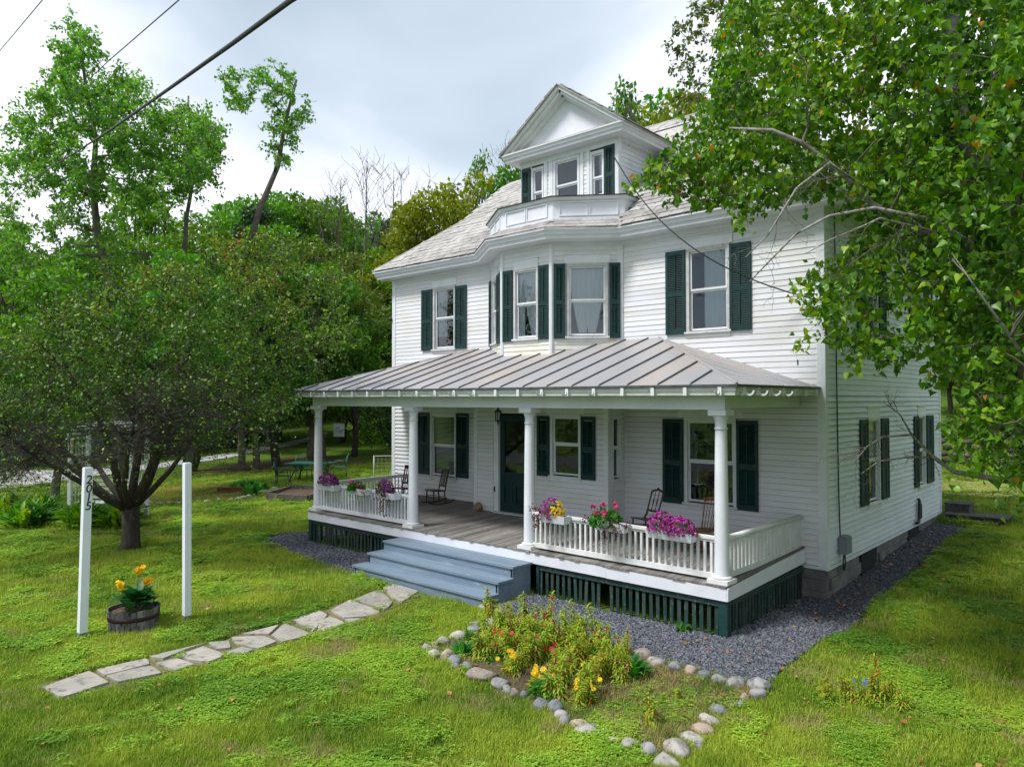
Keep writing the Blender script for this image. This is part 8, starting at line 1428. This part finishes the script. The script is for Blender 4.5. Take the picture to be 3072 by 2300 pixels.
clump((-.60, -4.98), 'dark green strap-leaved clump at the gravel side of the bed', .2, 90, lance(.2), L_DRK if False else LUSH, .17, 61, .8)
clump((-1.0, -6.12), 'lush bright green clump at the front edge of the bed', .22, 260, lance(.35), LUSH, .07, 62, .7)
clump((-1.28, -4.86), 'bright green mound in the middle of the bed', .2, 260, lance(.35), LUSH, .07, 63, .8)
clump((-1.19, -6.0), 'yellow coneflowers with dark eyes at the front of the bed', .13, 60, lance(.3), BALS, .09, 64, .8, flowers=(YLW, 6), fsize=.045)
clump((-.75, -5.0), 'small clump with one orange-yellow flower in mid bed', .12, 40, lance(.2), BALS, .1, 65, .9, flowers=(YLW, 3), fsize=.04)
clump((-2.63, -5.85), 'strappy green leaves at the left end of the bed', .12, 40, lance(.12), LUSH, .17, 66, 1.0)
clump((-2.66, -5.5), 'leafy green perennials beside the strappy leaves', .14, 80, lance(.3), LUSH, .08, 67, .8)
clump((-2.2, -5.7), 'low green seedlings between the stones and the balsams', .16, 60, lance(.25), LUSH, .08, 68, .8)
clump((-2.95, -5.35), 'low green plants just inside the left stones', .14, 70, lance(.3), LUSH, .08, 69, .8)
clump((-2.15, -3.88), 'blue-flowered spike plant by the porch skirting', .10, 30, lance(.15), L_DRK, .12, 70, 1.0, flowers=(petal_mat('blue_petals', [(0, (.06, .09, .3)), (1, (.14, .17, .45))]), 10), fsize=.02)
clump((1.62, -3.75), 'small blue flowers in the weedy patch on the lawn', .10, 30, lance(.15), BALS, .09, 71, 1.0, flowers=(bpy.data.materials['blue_petals'], 8), fsize=.025)
clump((-.95, -3.05), 'green weed poking out between the skirting slats', .10, 50, lance(.3), LUSH, .09, 72, 1.0)
for i, (x, y) in enumerate(((-16.6, -5.9), (-17.6, -6.9), (-15.8, -5.3), (-18.6, -6.3), (-19.6, -6.8), (-16.9, -4.9))): clump((x, y), 'tall green perennials under the white arbor', .5, 160, lance(.12), L_GRN, .55, 80+i, 1.1, grp='perennials under the arbor')
for i, (x, y) in enumerate(((-19.9, .9), (-20.6, .4), (-19.3, .2), (-20.9, 1.0))): clump((x, y), 'pale green seedlings in the mulch bed', .35, 110, lance(.25), LUSH, .2, 90+i, .9, grp='seedlings in the mulch bed')

for i, (x, y, mt_) in enumerate(((-1.75, -5.85, YLW), (-2.35, -5.35, REDP), (-.55, -6.0, YLW), (-1.6, -5.2, REDP), (-.9, -5.35, YLW))):
    clump((x, y), ('scattered yellow daisies low in the flower bed' if mt_ is YLW else 'low red blossoms among the balsams'), .16, 70, lance(.25), BALS, .08, 130+i, .9, flowers=(mt_, 7), fsize=.032, grp='yellow daisies in the flower bed' if mt_ is YLW else 'red blossoms in the flower bed')
# ---- window boxes on the railing with their flowers
def flower_box(x, w, lbl, tilt=0.0):
    z = .72; y = CY-.045; t = thing('flower_box', (x, y, z), lbl, 'flower box'); t.rotation_euler = (tilt, 0, 0)
    q = MB(); w2 = w/2
    q.hexa([(-w2+.03, -.17, 0), (w2-.03, -.17, 0), (w2-.03, -.155, 0), (-w2+.03, -.155, 0), (-w2, -.20, .13), (w2, -.20, .13), (w2, -.185, .13), (-w2, -.185, .13)])
    q.box(-w2+.03, w2-.03, -.02, -.005, 0, .13)
    for sx in (-1, 1):
        a, b = (-w2+.03, -w2+.045) if sx < 0 else (w2-.045, w2-.03); c, d = (-w2, -w2+.015) if sx < 0 else (w2-.015, w2)
        q.hexa([(a, -.156, 0), (b, -.156, 0), (b, -.005, 0), (a, -.005, 0), (c, -.186, .129), (d, -.186, .129), (d, -.005, .129), (c, -.005, .129)])
    q.box(-w2+.045, w2-.045, -.155, -.02, 0, .012)
    q.build('box', WHITE, t); s = MB(); s.box(-w2+.03, w2-.03, -.18, -.02, .09, .105); s.build('soil', SOIL, t); return t
def mum(loc, label, R_, mt, nb2, seed, hh=.6, fol=LUSH, trail=None, squash=(1, 1), two=None, nm='chrysanthemum'):
    rs_ = np.random.RandomState(seed); t = thing(nm, loc, label, 'flowers'); d = rs_.normal(size=(nb2*3, 3)); d /= np.linalg.norm(d, axis=1)[:, None]; d = d[d[:, 2] > -.15][:nb2]; E_ = np.array([R_*squash[0], R_*squash[1], R_*hh*1.4]); pos = d*E_*rs_.uniform(.9, 1.03, len(d))[:, None]+np.array([0, 0, R_*.15])
    nrm = d+rs_.normal(0, .18, d.shape)
    if two is None: scatter('blooms', pos, orient(nrm, rs_), rs_.uniform(.8, 1.2, len(d))*.024, BLOOM, mt, t, seed=seed, stuff=True)
    else:
        k = pos[:, 0] > R_*.35; scatter('blooms', pos[~k], orient(nrm[~k], rs_), .024, BLOOM, mt, t, seed=seed, stuff=True); scatter('blooms', pos[k], orient(nrm[k], rs_), .026, BLOOM, two, t, seed=seed, stuff=True)
    n_ = 500; d = rs_.normal(size=(n_, 3)); d /= np.linalg.norm(d, axis=1)[:, None]; d[:, 2] = np.abs(d[:, 2])-.2; leaves('foliage', d*E_*.9*rs_.uniform(.6, 1, n_)[:, None]+np.array([0, 0, R_*.1]), .035, LEAF_DIAM, fol, t, (0, 0, 0), seed=seed)
    if trail: trailing(t, trail, seed)
    return t
def trailing(t, spec, seed):
    rs_ = np.random.RandomState(seed+5); P2 = []; q = MB()
    for (x, y, z, dx, dz, k) in spec:
        pts = [(x, y, z), (x+dx*.5, y-.05, z+.02), (x+dx, y-.06, z+dz*.6), (x+dx*1.1, y-.06, z+dz)]; q.tube(pts, .003, 4); A = np.array(pts); u = rs_.uniform(0, 2.99, k); i = u.astype(int); P2.append(A[i]*(1-(u-i))[:, None]+A[i+1]*(u-i)[:, None]+rs_.normal(0, .03, (k, 3)))
    q.build('trailing_stems', COLE, t); leaves('dark_red_leaves', np.concatenate(P2), .045, LEAF_DIAM, COLE, t, (0, 0, 0), seed=seed+6)
def geranium(loc, label, R_, seed, mt=PNK, heads=5, trail=None, nh=24):
    rs_ = np.random.RandomState(seed); t = thing('geranium', loc, label, 'flowers'); n_ = 420; d = rs_.normal(size=(n_, 3)); d /= np.linalg.norm(d, axis=1)[:, None]; d[:, 2] = np.abs(d[:, 2])*.9-.15; leaves('leaves', d*R_*(rs_.uniform(.4, 1, n_)**.5)[:, None], .06, LEAF_HEART, LUSH, t, (0, 0, 0), hang=.1, seed=seed)
    for k in range(heads):
        a = k*2*math.pi/heads+rs_.uniform(-.4, .4); c = np.array([math.cos(a)*R_*.75, math.sin(a)*R_*.6-.02, R_*rs_.uniform(.55, 1.15)]); scatter('flower_head', c+rs_.normal(0, .022, (nh, 3)), orient(rs_.normal(size=(nh, 3)), rs_), .017, BLOOM, mt, t, seed=seed+k)
        q = MB(); q.tube([(c[0]*.4, c[1]*.4, 0), tuple(c)], .003, 4); q.build('stalk', STEMM, t)
    if trail: trailing(t, trail, seed)
    return t
zb = .72+.11; yb = CY-.14
flower_box(-9.98, .72, 'white flower box at the left end of the left railing'); mum((-9.98, yb, zb), 'purple chrysanthemum mound at the far left corner column', .30, PUR, 240, 1, hh=.55, squash=(1.05, .6))
flower_box(-8.80, .62, 'white flower box in the middle of the left railing'); geranium((-8.92, yb, zb), 'pink geranium with dark trailing leaves in the middle of the left railing', .18, 2, heads=4, trail=[(.2, -.02, .02, .22, -.02, 40), (.1, 0, .05, .18, .0, 40), (.25, 0, .0, .12, -.05, 30), (-.12, -.02, 0, -.1, -.05, 16)])
flower_box(-7.80, .62, 'white flower box beside the second column from the left'); mum((-7.92, yb, zb), 'magenta-purple chrysanthemum with long dark red trailing stems', .25, MAG if False else PUR, 170, 3, hh=.7, squash=(1, .65), trail=[(.0, -.08, -.02, .05, -.36, 60), (.1, -.08, -.02, .04, -.42, 60), (.18, -.05, 0, .08, -.22, 40), (-.12, -.08, 0, -.03, -.16, 30)])
flower_box(-3.40, .56, 'white flower box next to the third column'); mum((-3.46, yb, zb), 'magenta chrysanthemum with a golden patch and dark red foliage', .25, MAG, 170, 4, hh=.75, squash=(.95, .62), two=YLW, trail=[(-.1, -.05, 0, -.2, -.05, 60), (-.1, -.08, -.02, -.14, -.2, 60), (-.15, -.02, .05, -.18, .08, 50), (0, -.1, -.02, .02, -.12, 30)])
flower_box(-2.26, .60, 'white flower box hidden under the geranium on the front railing'); geranium((-2.38, yb, zb+.01), 'large green geranium with pink heads on the front railing', .26, 5, mt=PNK, heads=6, nh=30, trail=[(.1, -.08, -.02, .2, -.08, 60), (.15, -.05, 0, .3, .02, 60), (-.2, -.04, .02, -.14, .03, 40), (.0, -.1, -.04, .1, -.16, 50)])
flower_box(-1.22, .78, 'long white flower box nearest the corner column'); mum((-1.36, yb-.01, zb), 'left half of the big magenta chrysanthemum pair', .245, MAG, 190, 6, hh=.72, squash=(1, .75)); mum((-1.06, yb-.02, zb-.015), 'right half of the big magenta chrysanthemum pair', .245, MAG, 190, 7, hh=.66, squash=(1.05, .75))

# ---- garden furniture beyond the porch
CAST = M('green_cast_metal', (.03, .13, .085), (.05, .17, .11), scale=5, rough=.45, spec=.5)
DCAST = M('dark_green_cast_metal', (.015, .05, .038), rough=.45, spec=.5)
tx, ty = -20.5, 3.35
t = thing('patio_table', (tx, ty, h(tx, ty)), 'green metal garden table on the lawn left of the porch', 'table'); t.rotation_euler = (0, 0, math.radians(30))
q = MB(); q.box(-.85, .85, -.5, .5, .70, .73); q.box(-.80, .80, -.45, .45, .67, .699); q.build('tabletop', CAST, t)
for sx in (-1, 1):
    for sy in (-1, 1):
        q = MB(); q.tube([(sx*.6, sy*.3, .68), (sx*.5, sy*.22, .5), (sx*.62, sy*.32, .25), (sx*.72, sy*.38, 0)], .028, 6); q.tube([(sx*.55, sy*.1, .66), (sx*.4, sy*.16, .5), (sx*.5, sy*.22, .4)], .018, 5); q.build('leg', DCAST, t)
def patio_chair(x, y, rz, label, mt):
    t = thing('patio_chair', (x, y, h(x, y)), label, 'chair', 'green metal chairs round the garden table'); t.rotation_euler = (0, 0, rz)
    q = MB(); q.box(-.24, .24, -.24, .24, .40, .425); q.build('seat', mt, t)
    for sx in (-1, 1):
        q = MB(); q.tube([(sx*.22, -.22, .41), (sx*.24, -.26, 0)], .016, 6); q.build('leg', DCAST, t)
        q = MB(); q.tube([(sx*.22, .22, .41), (sx*.24, .28, 0)], .016, 6); q.build('leg', DCAST, t)
        q = MB(); q.tube([(sx*.25, .24, .66), (sx*.29, 0, .67), (sx*.27, -.2, .64), (sx*.25, -.22, .42)], .016, 6); q.build('armrest', mt, t)
    q = MB(); A = [(.25*math.cos(a)*1.0, .24+.10*math.sin(a), .70+.24*math.sin(a)) for a in [math.pi*i/12 for i in range(13)]]; q.tube([(.22, .22, .42)]+A+[(-.22, .22, .42)], .016, 6)
    for i in range(-3, 4):
        x0 = i*.07; q.tube([(x0*.8, .22, .44), (x0+.05, .26, .60), (x0-.04, .29, .74), (x0*.9, .30+.02, .70+.22*math.sqrt(max(0, 1-(x0/.26)**2)))], .009, 4)
    for zz in (.56, .68, .80): q.tube([(-.22, .24+(zz-.42)*.2, zz), (0, .25+(zz-.42)*.2, zz+.05), (.22, .24+(zz-.42)*.2, zz)], .009, 4)
    q.build('backrest', mt, t); return t
patio_chair(-20.15, 1.95, math.radians(-60+180), 'green metal chair at the left end of the garden table', DCAST).rotation_euler = (0, 0, math.radians(140))
patio_chair(-21.3, 3.55, math.radians(80), 'pale green metal chair on the far side of the garden table', CAST)
patio_chair(-19.55, 3.2, math.radians(-120), 'dark green metal chair on the near side of the garden table, back to the porch', DCAST)
patio_chair(-20.45, 4.65, math.radians(-35), 'green metal chair at the right end of the garden table', CAST)
# ---- raised bed of timbers, mulch bed with its own stones, bricks
TIMB = M('weathered_timber', (.12, .105, .09), (.08, .07, .062), scale=6, rough=.9, rnd=.15)
t = thing('raised_bed', (-16.9, .9, h(-16.9, .9)), 'low raised bed of grey timbers on the lawn behind the corner column', 'raised bed', world_coords=True)
rbp = [(-17.7, -.05), (-16.25, .55), (-17.1, 2.2), (-18.6, 1.3)]
for i in range(4):
    a, b = rbp[i], rbp[(i+1) % 4]
    for k in range(2):
        q = MB(); za = h(*a); q.bar((a[0], a[1], za+.06+k*.122), (b[0], b[1], za+.06+k*.122+.002), .12, .12); q.build('timber', TIMB, t)
q = MB(); q.prism([(-17.6, .02), (-16.35, .6), (-17.1, 2.1), (-18.5, 1.25)], lambda x, y: h(x, y)-.05, lambda x, y: h(x, y)+.16); q.build('soil', SOIL, t)
MULCH = M('leaf_mulch', (.15, .062, .035), (.22, .11, .07), scale=14, c3=(.07, .035, .022), s3=40, lo3=.5, hi3=.6, rough=.95, bump=.03, bscale=20)
MUL = [(-18.6, -.7), (-18.9, -1.6), (-19.3, -2.6), (-20.5, -3.6), (-23.5, -3.5), (-24, 0), (-22.5, 2.0), (-20.6, 1.9), (-19.6, 1.2), (-19.2, .3)]
patch('mulch_bed', MUL, MULCH, .02, .25, edge=.3); patch('leaf_litter', [(-24, 3.5), (-27.5, 2), (-29.5, 5), (-29, 9), (-24, 9.5), (-22.5, 7)], M('brown_litter', (.10, .055, .03), (.07, .075, .025), scale=2, rough=.95), .02, .4, edge=.5)
t = thing('mulch_bed_stones', (-19.3, -.5, h(-19.3, -.5)), 'curved row of pale stones edging the mulch bed', 'stones', world_coords=True)
mpth = [(-19.75, 1.35), (-19.2, .4), (-18.55, -.55), (-18.85, -1.5), (-19.3, -2.55), (-20.4, -3.5)]; k = 0
for a, b in zip(mpth[:-1], mpth[1:]):
    L_ = math.dist(a, b); n_ = max(2, int(L_/.27))
    for i in range(n_):
        u = i/n_; x = a[0]+(b[0]-a[0])*u+rb.uniform(-.05, .05); y = a[1]+(b[1]-a[1])*u+rb.uniform(-.05, .05); s_ = rb.uniform(.09, .17); k += 1
        inst('stone', rock_mesh('stone', STONES[rb.choice((0, 0, 1, 2))], s_*1.1, s_*.9, s_*.6, 900+k, sub=1), t, Vector((x, y, h(x, y)+.04))-ORG[t.name], (0, 0, rb.uniform(0, 3)))
BRICK = M('red_brick', (.17, .05, .035), (.11, .04, .03), scale=8, rough=.9, rnd=.25)
t = thing('brick_edging', (-20.4, .1, h(-20.4, .1)), 'short double row of red bricks in the mulch bed', 'bricks', world_coords=True)
q = MB(); q.box(-.1, .1, -.05, .05, 0, .065); me = q.mesh('brick', BRICK)
for r_ in range(3):
    for i in range(6):
        x = -20.75+.13*i; y = -.15+.11*i; inst('brick', me, t, Vector((x, y, h(x, y)+r_*.068))-ORG[t.name], (0, 0, math.radians(40+(i*7+r_*5) % 9-4)))
# boulders, arbor
for i, (x, y, lb) in enumerate(((-20.3, -5.5, 'tan boulder at the edge of the left planting'), (-21.6, -6.4, 'grey boulder at the left edge of the picture'))):
    tag(inst('boulder', rock_mesh('boulder', STONES[2 if i == 0 else 3], .26, .22, .18, 70+i), None, (x, y, h(x, y)+.08)), lb, 'rock')
t = thing('garden_arbor', (-17.6, -4.9, h(-17.6, -4.9)), 'white lattice garden arbor half hidden behind the crabapple trunk', 'arbor')
t.rotation_euler = (0, 0, math.radians(40)); AW = M('arbor_paint', (.60, .64, .64), (.5, .54, .54), scale=3, rough=.6)
for sx in (-1, 1):
    for sy in (-1, 1):
        q = MB(); q.box(sx*.85-.045, sx*.85+.045, sy*.4-.045, sy*.4+.045, 0, 2.3); q.build('post', AW, t)
    for i in range(9):
        q = MB(); q.box(sx*.85-.008, sx*.85+.008, -.35, .35, .25+i*.22, .28+i*.22); q.build('lattice_slat', AW, t)
    for i in range(5):
        q = MB(); q.box(sx*.85-.016, sx*.85-.009, -.3+i*.14, -.27+i*.14, .2, 2.15); q.build('lattice_slat', AW, t)
for i in range(12):
    a = math.pi*i/11; q = MB(); q.box(-.02, .02, -.48, .48, -.02, .02); inst('roof_slat', q.mesh('roof_slat', AW), t, (.92*math.cos(a), 0, 2.25+.45*math.sin(a)), (0, -a, 0))
for i in range(7):
    q = MB(); q.box(-.8, .8, .36, .38, .3+i*.12, .36+i*.12); q.build('bench_slat', AW, t)
q = MB(); q.box(-.8, .8, -.1, .35, .42, .46); q.build('bench_seat', AW, t)
# ---- driveway, fence across it, sign, wire gate
near_ = [(-26, -9), (-27.8, -5.1), (-27.8, -4.4), (-28.8, -3.2), (-30.0, -1.4), (-30.6, 1.1), (-31.4, 3.9), (-32.2, 6.0), (-34.0, 9.2), (-35.2, 11.6), (-37.4, 15)]
far_ = [(-40.5, 17.7), (-39.0, 14.7), (-36.6, 10.6), (-35.0, 7.7), (-33.9, 5.0), (-33.1, 2.1), (-33.6, -.3), (-34.5, -1.6), (-36, -3.0), (-38, -9)]
ASPH = M('pale_asphalt', (.36, .35, .36), (.42, .41, .42), scale=2, c3=(.18, .17, .17), s3=8, lo3=.6, hi3=.7, rough=.95)
patch('driveway', near_+far_, ASPH, .03, .35)
patch('dirt_track', [(-3, 12.5), (6, 11.0), (9, 10.6), (9, 13.6), (2, 14.6), (-3, 16.5)], M('dry_dirt_track', (.30, .24, .13), (.22, .20, .09), scale=1.5, c3=(.15, .18, .05), s3=4, lo3=.55, hi3=.65, rough=.95), .02, .3, edge=.6)
FNC = M('grey_fence_board', (.075, .08, .085), (.11, .115, .12), scale=2, rough=.85, rnd=.2)
t = thing('board_fence', (-37.2, 4, h(-37.2, 4)), 'long dark grey board fence on the far side of the driveway', 'fence', world_coords=True)
fp = [(-37.8, -2.5), (-36.4, 3.5), (-38.3, 9.5), (-41.5, 14.5)]
fm = MB(); fm.box(-.135, .135, -.012, .012, 0, 1.9); fme = fm.mesh('fence_board', FNC)
for a, b in zip(fp[:-1], fp[1:]):
    L_ = math.dist(a, b); n_ = int(L_/.28); ang = math.atan2(b[1]-a[1], b[0]-a[0])
    for i in range(n_):
        u = (i+.5)/n_; x = a[0]+(b[0]-a[0])*u; y = a[1]+(b[1]-a[1])*u; inst('fence_board', fme, t, Vector((x, y, h(x, y)+.03*math.sin(i*2.1)))-ORG[t.name], (0, 0, ang))
    q = MB(); q.bar((a[0], a[1], h(*a)+.5), (b[0], b[1], h(*b)+.5), .05, .09); q.bar((a[0], a[1], h(*a)+1.5), (b[0], b[1], h(*b)+1.5), .05, .09); q.build('fence_rail', FNC, t)
t = thing('yard_sign', (-33.0, 13.3, h(-33.0, 13.3)), 'small white sign with a dark curled mark beyond the corner column', 'sign'); t.rotation_euler = (0, 0, math.radians(35))
q = MB(); q.box(-.34, .34, -.02, .02, .45, 1.25); q.build('board', WHITE, t); q = MB(); q.box(-.04, .04, .021, .08, 0, 1.2); q.build('post', TIMB, t)
q = MB()
for a0_, c_ in ((0, (-.08, .92)), (math.pi, (.1, .84))):
    q.tube([(c_[0]+.11*math.cos(a0_+u), -.024, c_[1]+.09*math.sin(a0_+u)) for u in [i*.5 for i in range(9)]], .018, 5)
q.build('mark', BLACK, t)
t = thing('wire_gate', (-19.74, 5.99, h(-19.74, 5.99)), 'thin metal-framed wire gate meeting the left corner of the house', 'gate', world_coords=True)
GM = M('galvanised_pipe', (.45, .44, .38), (.36, .34, .28), scale=8, rough=.5)
g0 = Vector((-16.2, 3.1, h(-16.2, 3.1))); g1 = Vector((-13.0, 5.1, h(-13.0, 5.1)))
q = MB(); q.tube([g0, g0+Vector((0, 0, 1.25))], .022, 8); q.build('post', GM, t); q = MB(); q.tube([g0+Vector((0, 0, 1.23)), g1+Vector((0, 0, 1.23))], .015, 6); q.tube([g0+Vector((0, 0, .15)), g1+Vector((0, 0, .15))], .012, 6); q.build('frame', GM, t)
q = MB(); q.tube([g1, g1+Vector((0, 0, 1.25))], .022, 8); q.build('post', GM, t)
q = MB()
for i in range(1, 26):
    p = g0.lerp(g1, i/26); q.tube([p+Vector((0, 0, .15)), p+Vector((0, 0, 1.22))], .0025, 3)
for i in range(1, 9): q.tube([g0+Vector((0, 0, .15+i*.12)), g1+Vector((0, 0, .15+i*.12))], .0025, 3)
tag(q.build('wire_mesh', GM, t), kind='stuff')
# ---- behind the house on the right: plank steps, dry stone wall
t = thing('plank_steps', (.3, 7.9, h(.3, 7.9)), 'dark plank steps at the back corner of the house', 'steps', world_coords=True)
z0_ = h(.5, 8.2); DW = M('dark_wet_plank', (.06, .055, .05), (.10, .095, .09), scale=8, rough=.8, rnd=.2)
for i in range(4):
    q = MB(); q.box(.06, .62, 8.35+i*.17, 8.505+i*.17, z0_+.33, z0_+.37); q.build('tread', DW, t)
for i in range(5):
    q = MB(); q.box(.15, 1.45, 8.05+i*.17-.15, 8.205+i*.17-.15, z0_+.12, z0_+.16); q.build('tread', DW, t)
q = MB(); q.box(.08, .60, 8.37, 9.0, z0_-.1, z0_+.329); q.build('upper_riser', DW, t); q = MB(); q.box(.17, 1.42, 7.93, 8.34, z0_-.1, z0_+.119); q.build('lower_riser', DW, t)
WALLST = M('dark_wall_stone', (.07, .065, .06), (.12, .11, .10), scale=4, c3=(.04, .05, .03), s3=9, lo3=.5, hi3=.6, rough=.95, rnd=.25)
t = thing('dry_stone_wall', (3, 17.6, h(3, 17.6)), 'rough dry stone wall across the slope behind the house', 'wall', world_coords=True)
k = 0
for r_ in range(5):
    x = -2.2+.2*(r_ % 2)
    while x < 9.5:
        w = rb.uniform(.25, .5); k += 1; hh = .14
        me = rock_mesh('stone', WALLST, w*.56, .2, hh, 1500+k, sub=1); inst('stone', me, t, Vector((x+w/2, 17.5+rb.uniform(-.05, .05)+r_*.03, h(x, 17.5)+.1+r_*.23))-ORG[t.name], (0, rb.uniform(-.1, .1), rb.uniform(-.1, .1))); x += w*.98
# ---- fallen leaves, twig
FALL = leafmat('fallen_leaf', [(0, (.20, .07, .03)), (.5, (.36, .15, .06)), (1, (.48, .30, .12))], trans=.1)
rs_ = np.random.RandomState(9); n_ = 520
x = np.concatenate([rs_.uniform(-.4, 5.5, n_), rs_.uniform(-1, .9, 200), rs_.uniform(-12, 2, 160)]); y = np.concatenate([rs_.uniform(-6, 7, n_), rs_.uniform(-4, 6, 200), rs_.uniform(-11, -3.5, 160)]); k = ~((x < .05) & (y > -2.95) & (x > -11)); x, y = x[k], y[k]
pos = np.stack([x, y, hgt(x, y)+.035+rs_.uniform(0, .02, len(x))], -1); Rm = orient(rs_.normal(0, .35, (len(x), 3))+np.array([0, 0, 1]), rs_)
LH = (LEAF_OVATE[0], np.array([(0, 6, 1), (1, 6, 2), (6, 3, 2), (0, 5, 6), (6, 5, 4), (6, 4, 3)])); scatter('fallen_leaves', pos, Rm, rs_.uniform(.04, .085, len(x)), LH, FALL, None, seed=9, stuff=True)
q = MB(); q.tube([(.35, .35, -.5), (.6, .75, -.49), (.75, 1.2, -.48), (.95, 1.6, -.47)], [.012, .010, .007, .004], 5); q.tube([(.6, .75, -.49), (.9, .85, -.46), (1.1, 1.1, -.48)], [.007, .005, .003], 5)
tag(q.build('fallen_twig', TWIG), 'pale fallen twig on the dark gravel by the foundation', 'twig')
# ---- overhead wires
def cable(name, pts, r_, label, cat='cable'):
    P = [Vector(p) for p in pts]; out = []
    for a, b in zip(P[:-1], P[1:]):
        for i in range(6): out.append(a.lerp(b, i/6))
    out.append(P[-1]); q = MB(); q.tube(out, r_, 6); return tag(q.build(name, WIREM), label, cat)
cable('overhead_cable', [(4.5, -12.1, 3.3), (3.2, -11.5, 3.75), (2.35, -11.22, 4.06), (1.9, -11.09, 4.2), (1.08, -10.89, 4.39), (-.47, -10.54, 4.73), (-3.32, -9.89, 5.37), (-6.89, -9.09, 6.18), (-14.48, -7.88, 7.46), (-22, -6.6, 8.5)], .0105, 'thick black overhead cable crossing the sky at the upper left')
cable('overhead_wire', [(2, -10.6, 5.4), (-1.67, -9.78, 6.21), (-2.3, -9.68, 6.35), (-5.45, -9.17, 6.98), (-10.33, -8.21, 8.13), (-22, -6, 10)], .006, 'thin overhead wire left of the thick cable')
cable('overhead_wire', [(-2, -10.2, 6.7), (-4.8, -9.94, 7.36), (-5.49, -9.89, 7.45), (-7.48, -9.67, 7.84), (-11.44, -9.21, 8.67), (-20, -8, 10.4)], .006, 'thin overhead wire in the top left corner')
sp = []
A_w, B_w = Vector((-4.50, .45, 8.02)), Vector((.05, .12, 4.39))
A_c = Vector((-4.50, .45, 8.02))
for i in range(25):
    u = i/24; p = A_w.lerp(B_w, u); p.z -= .62*math.sin(math.pi*u)*(.6+.5*u); p.y -= 1.1*math.sin(math.pi*u); sp.append(p)
q = MB(); q.tube(sp, .012, 6); tag(q.build('service_cable', WIREM), 'black service cable sagging from the dormer to the right corner of the house', 'cable')
q = MB(); q.tube([(-W-.1, -.09, 4.95), (-W-6, .5, 4.9), (-W-14, 1.5, 5.1)], .006, 5); tag(q.build('thin_wire', WIREM), 'thin wire running left from the house corner into the trees', 'wire')
print('things done', len(bpy.data.objects))
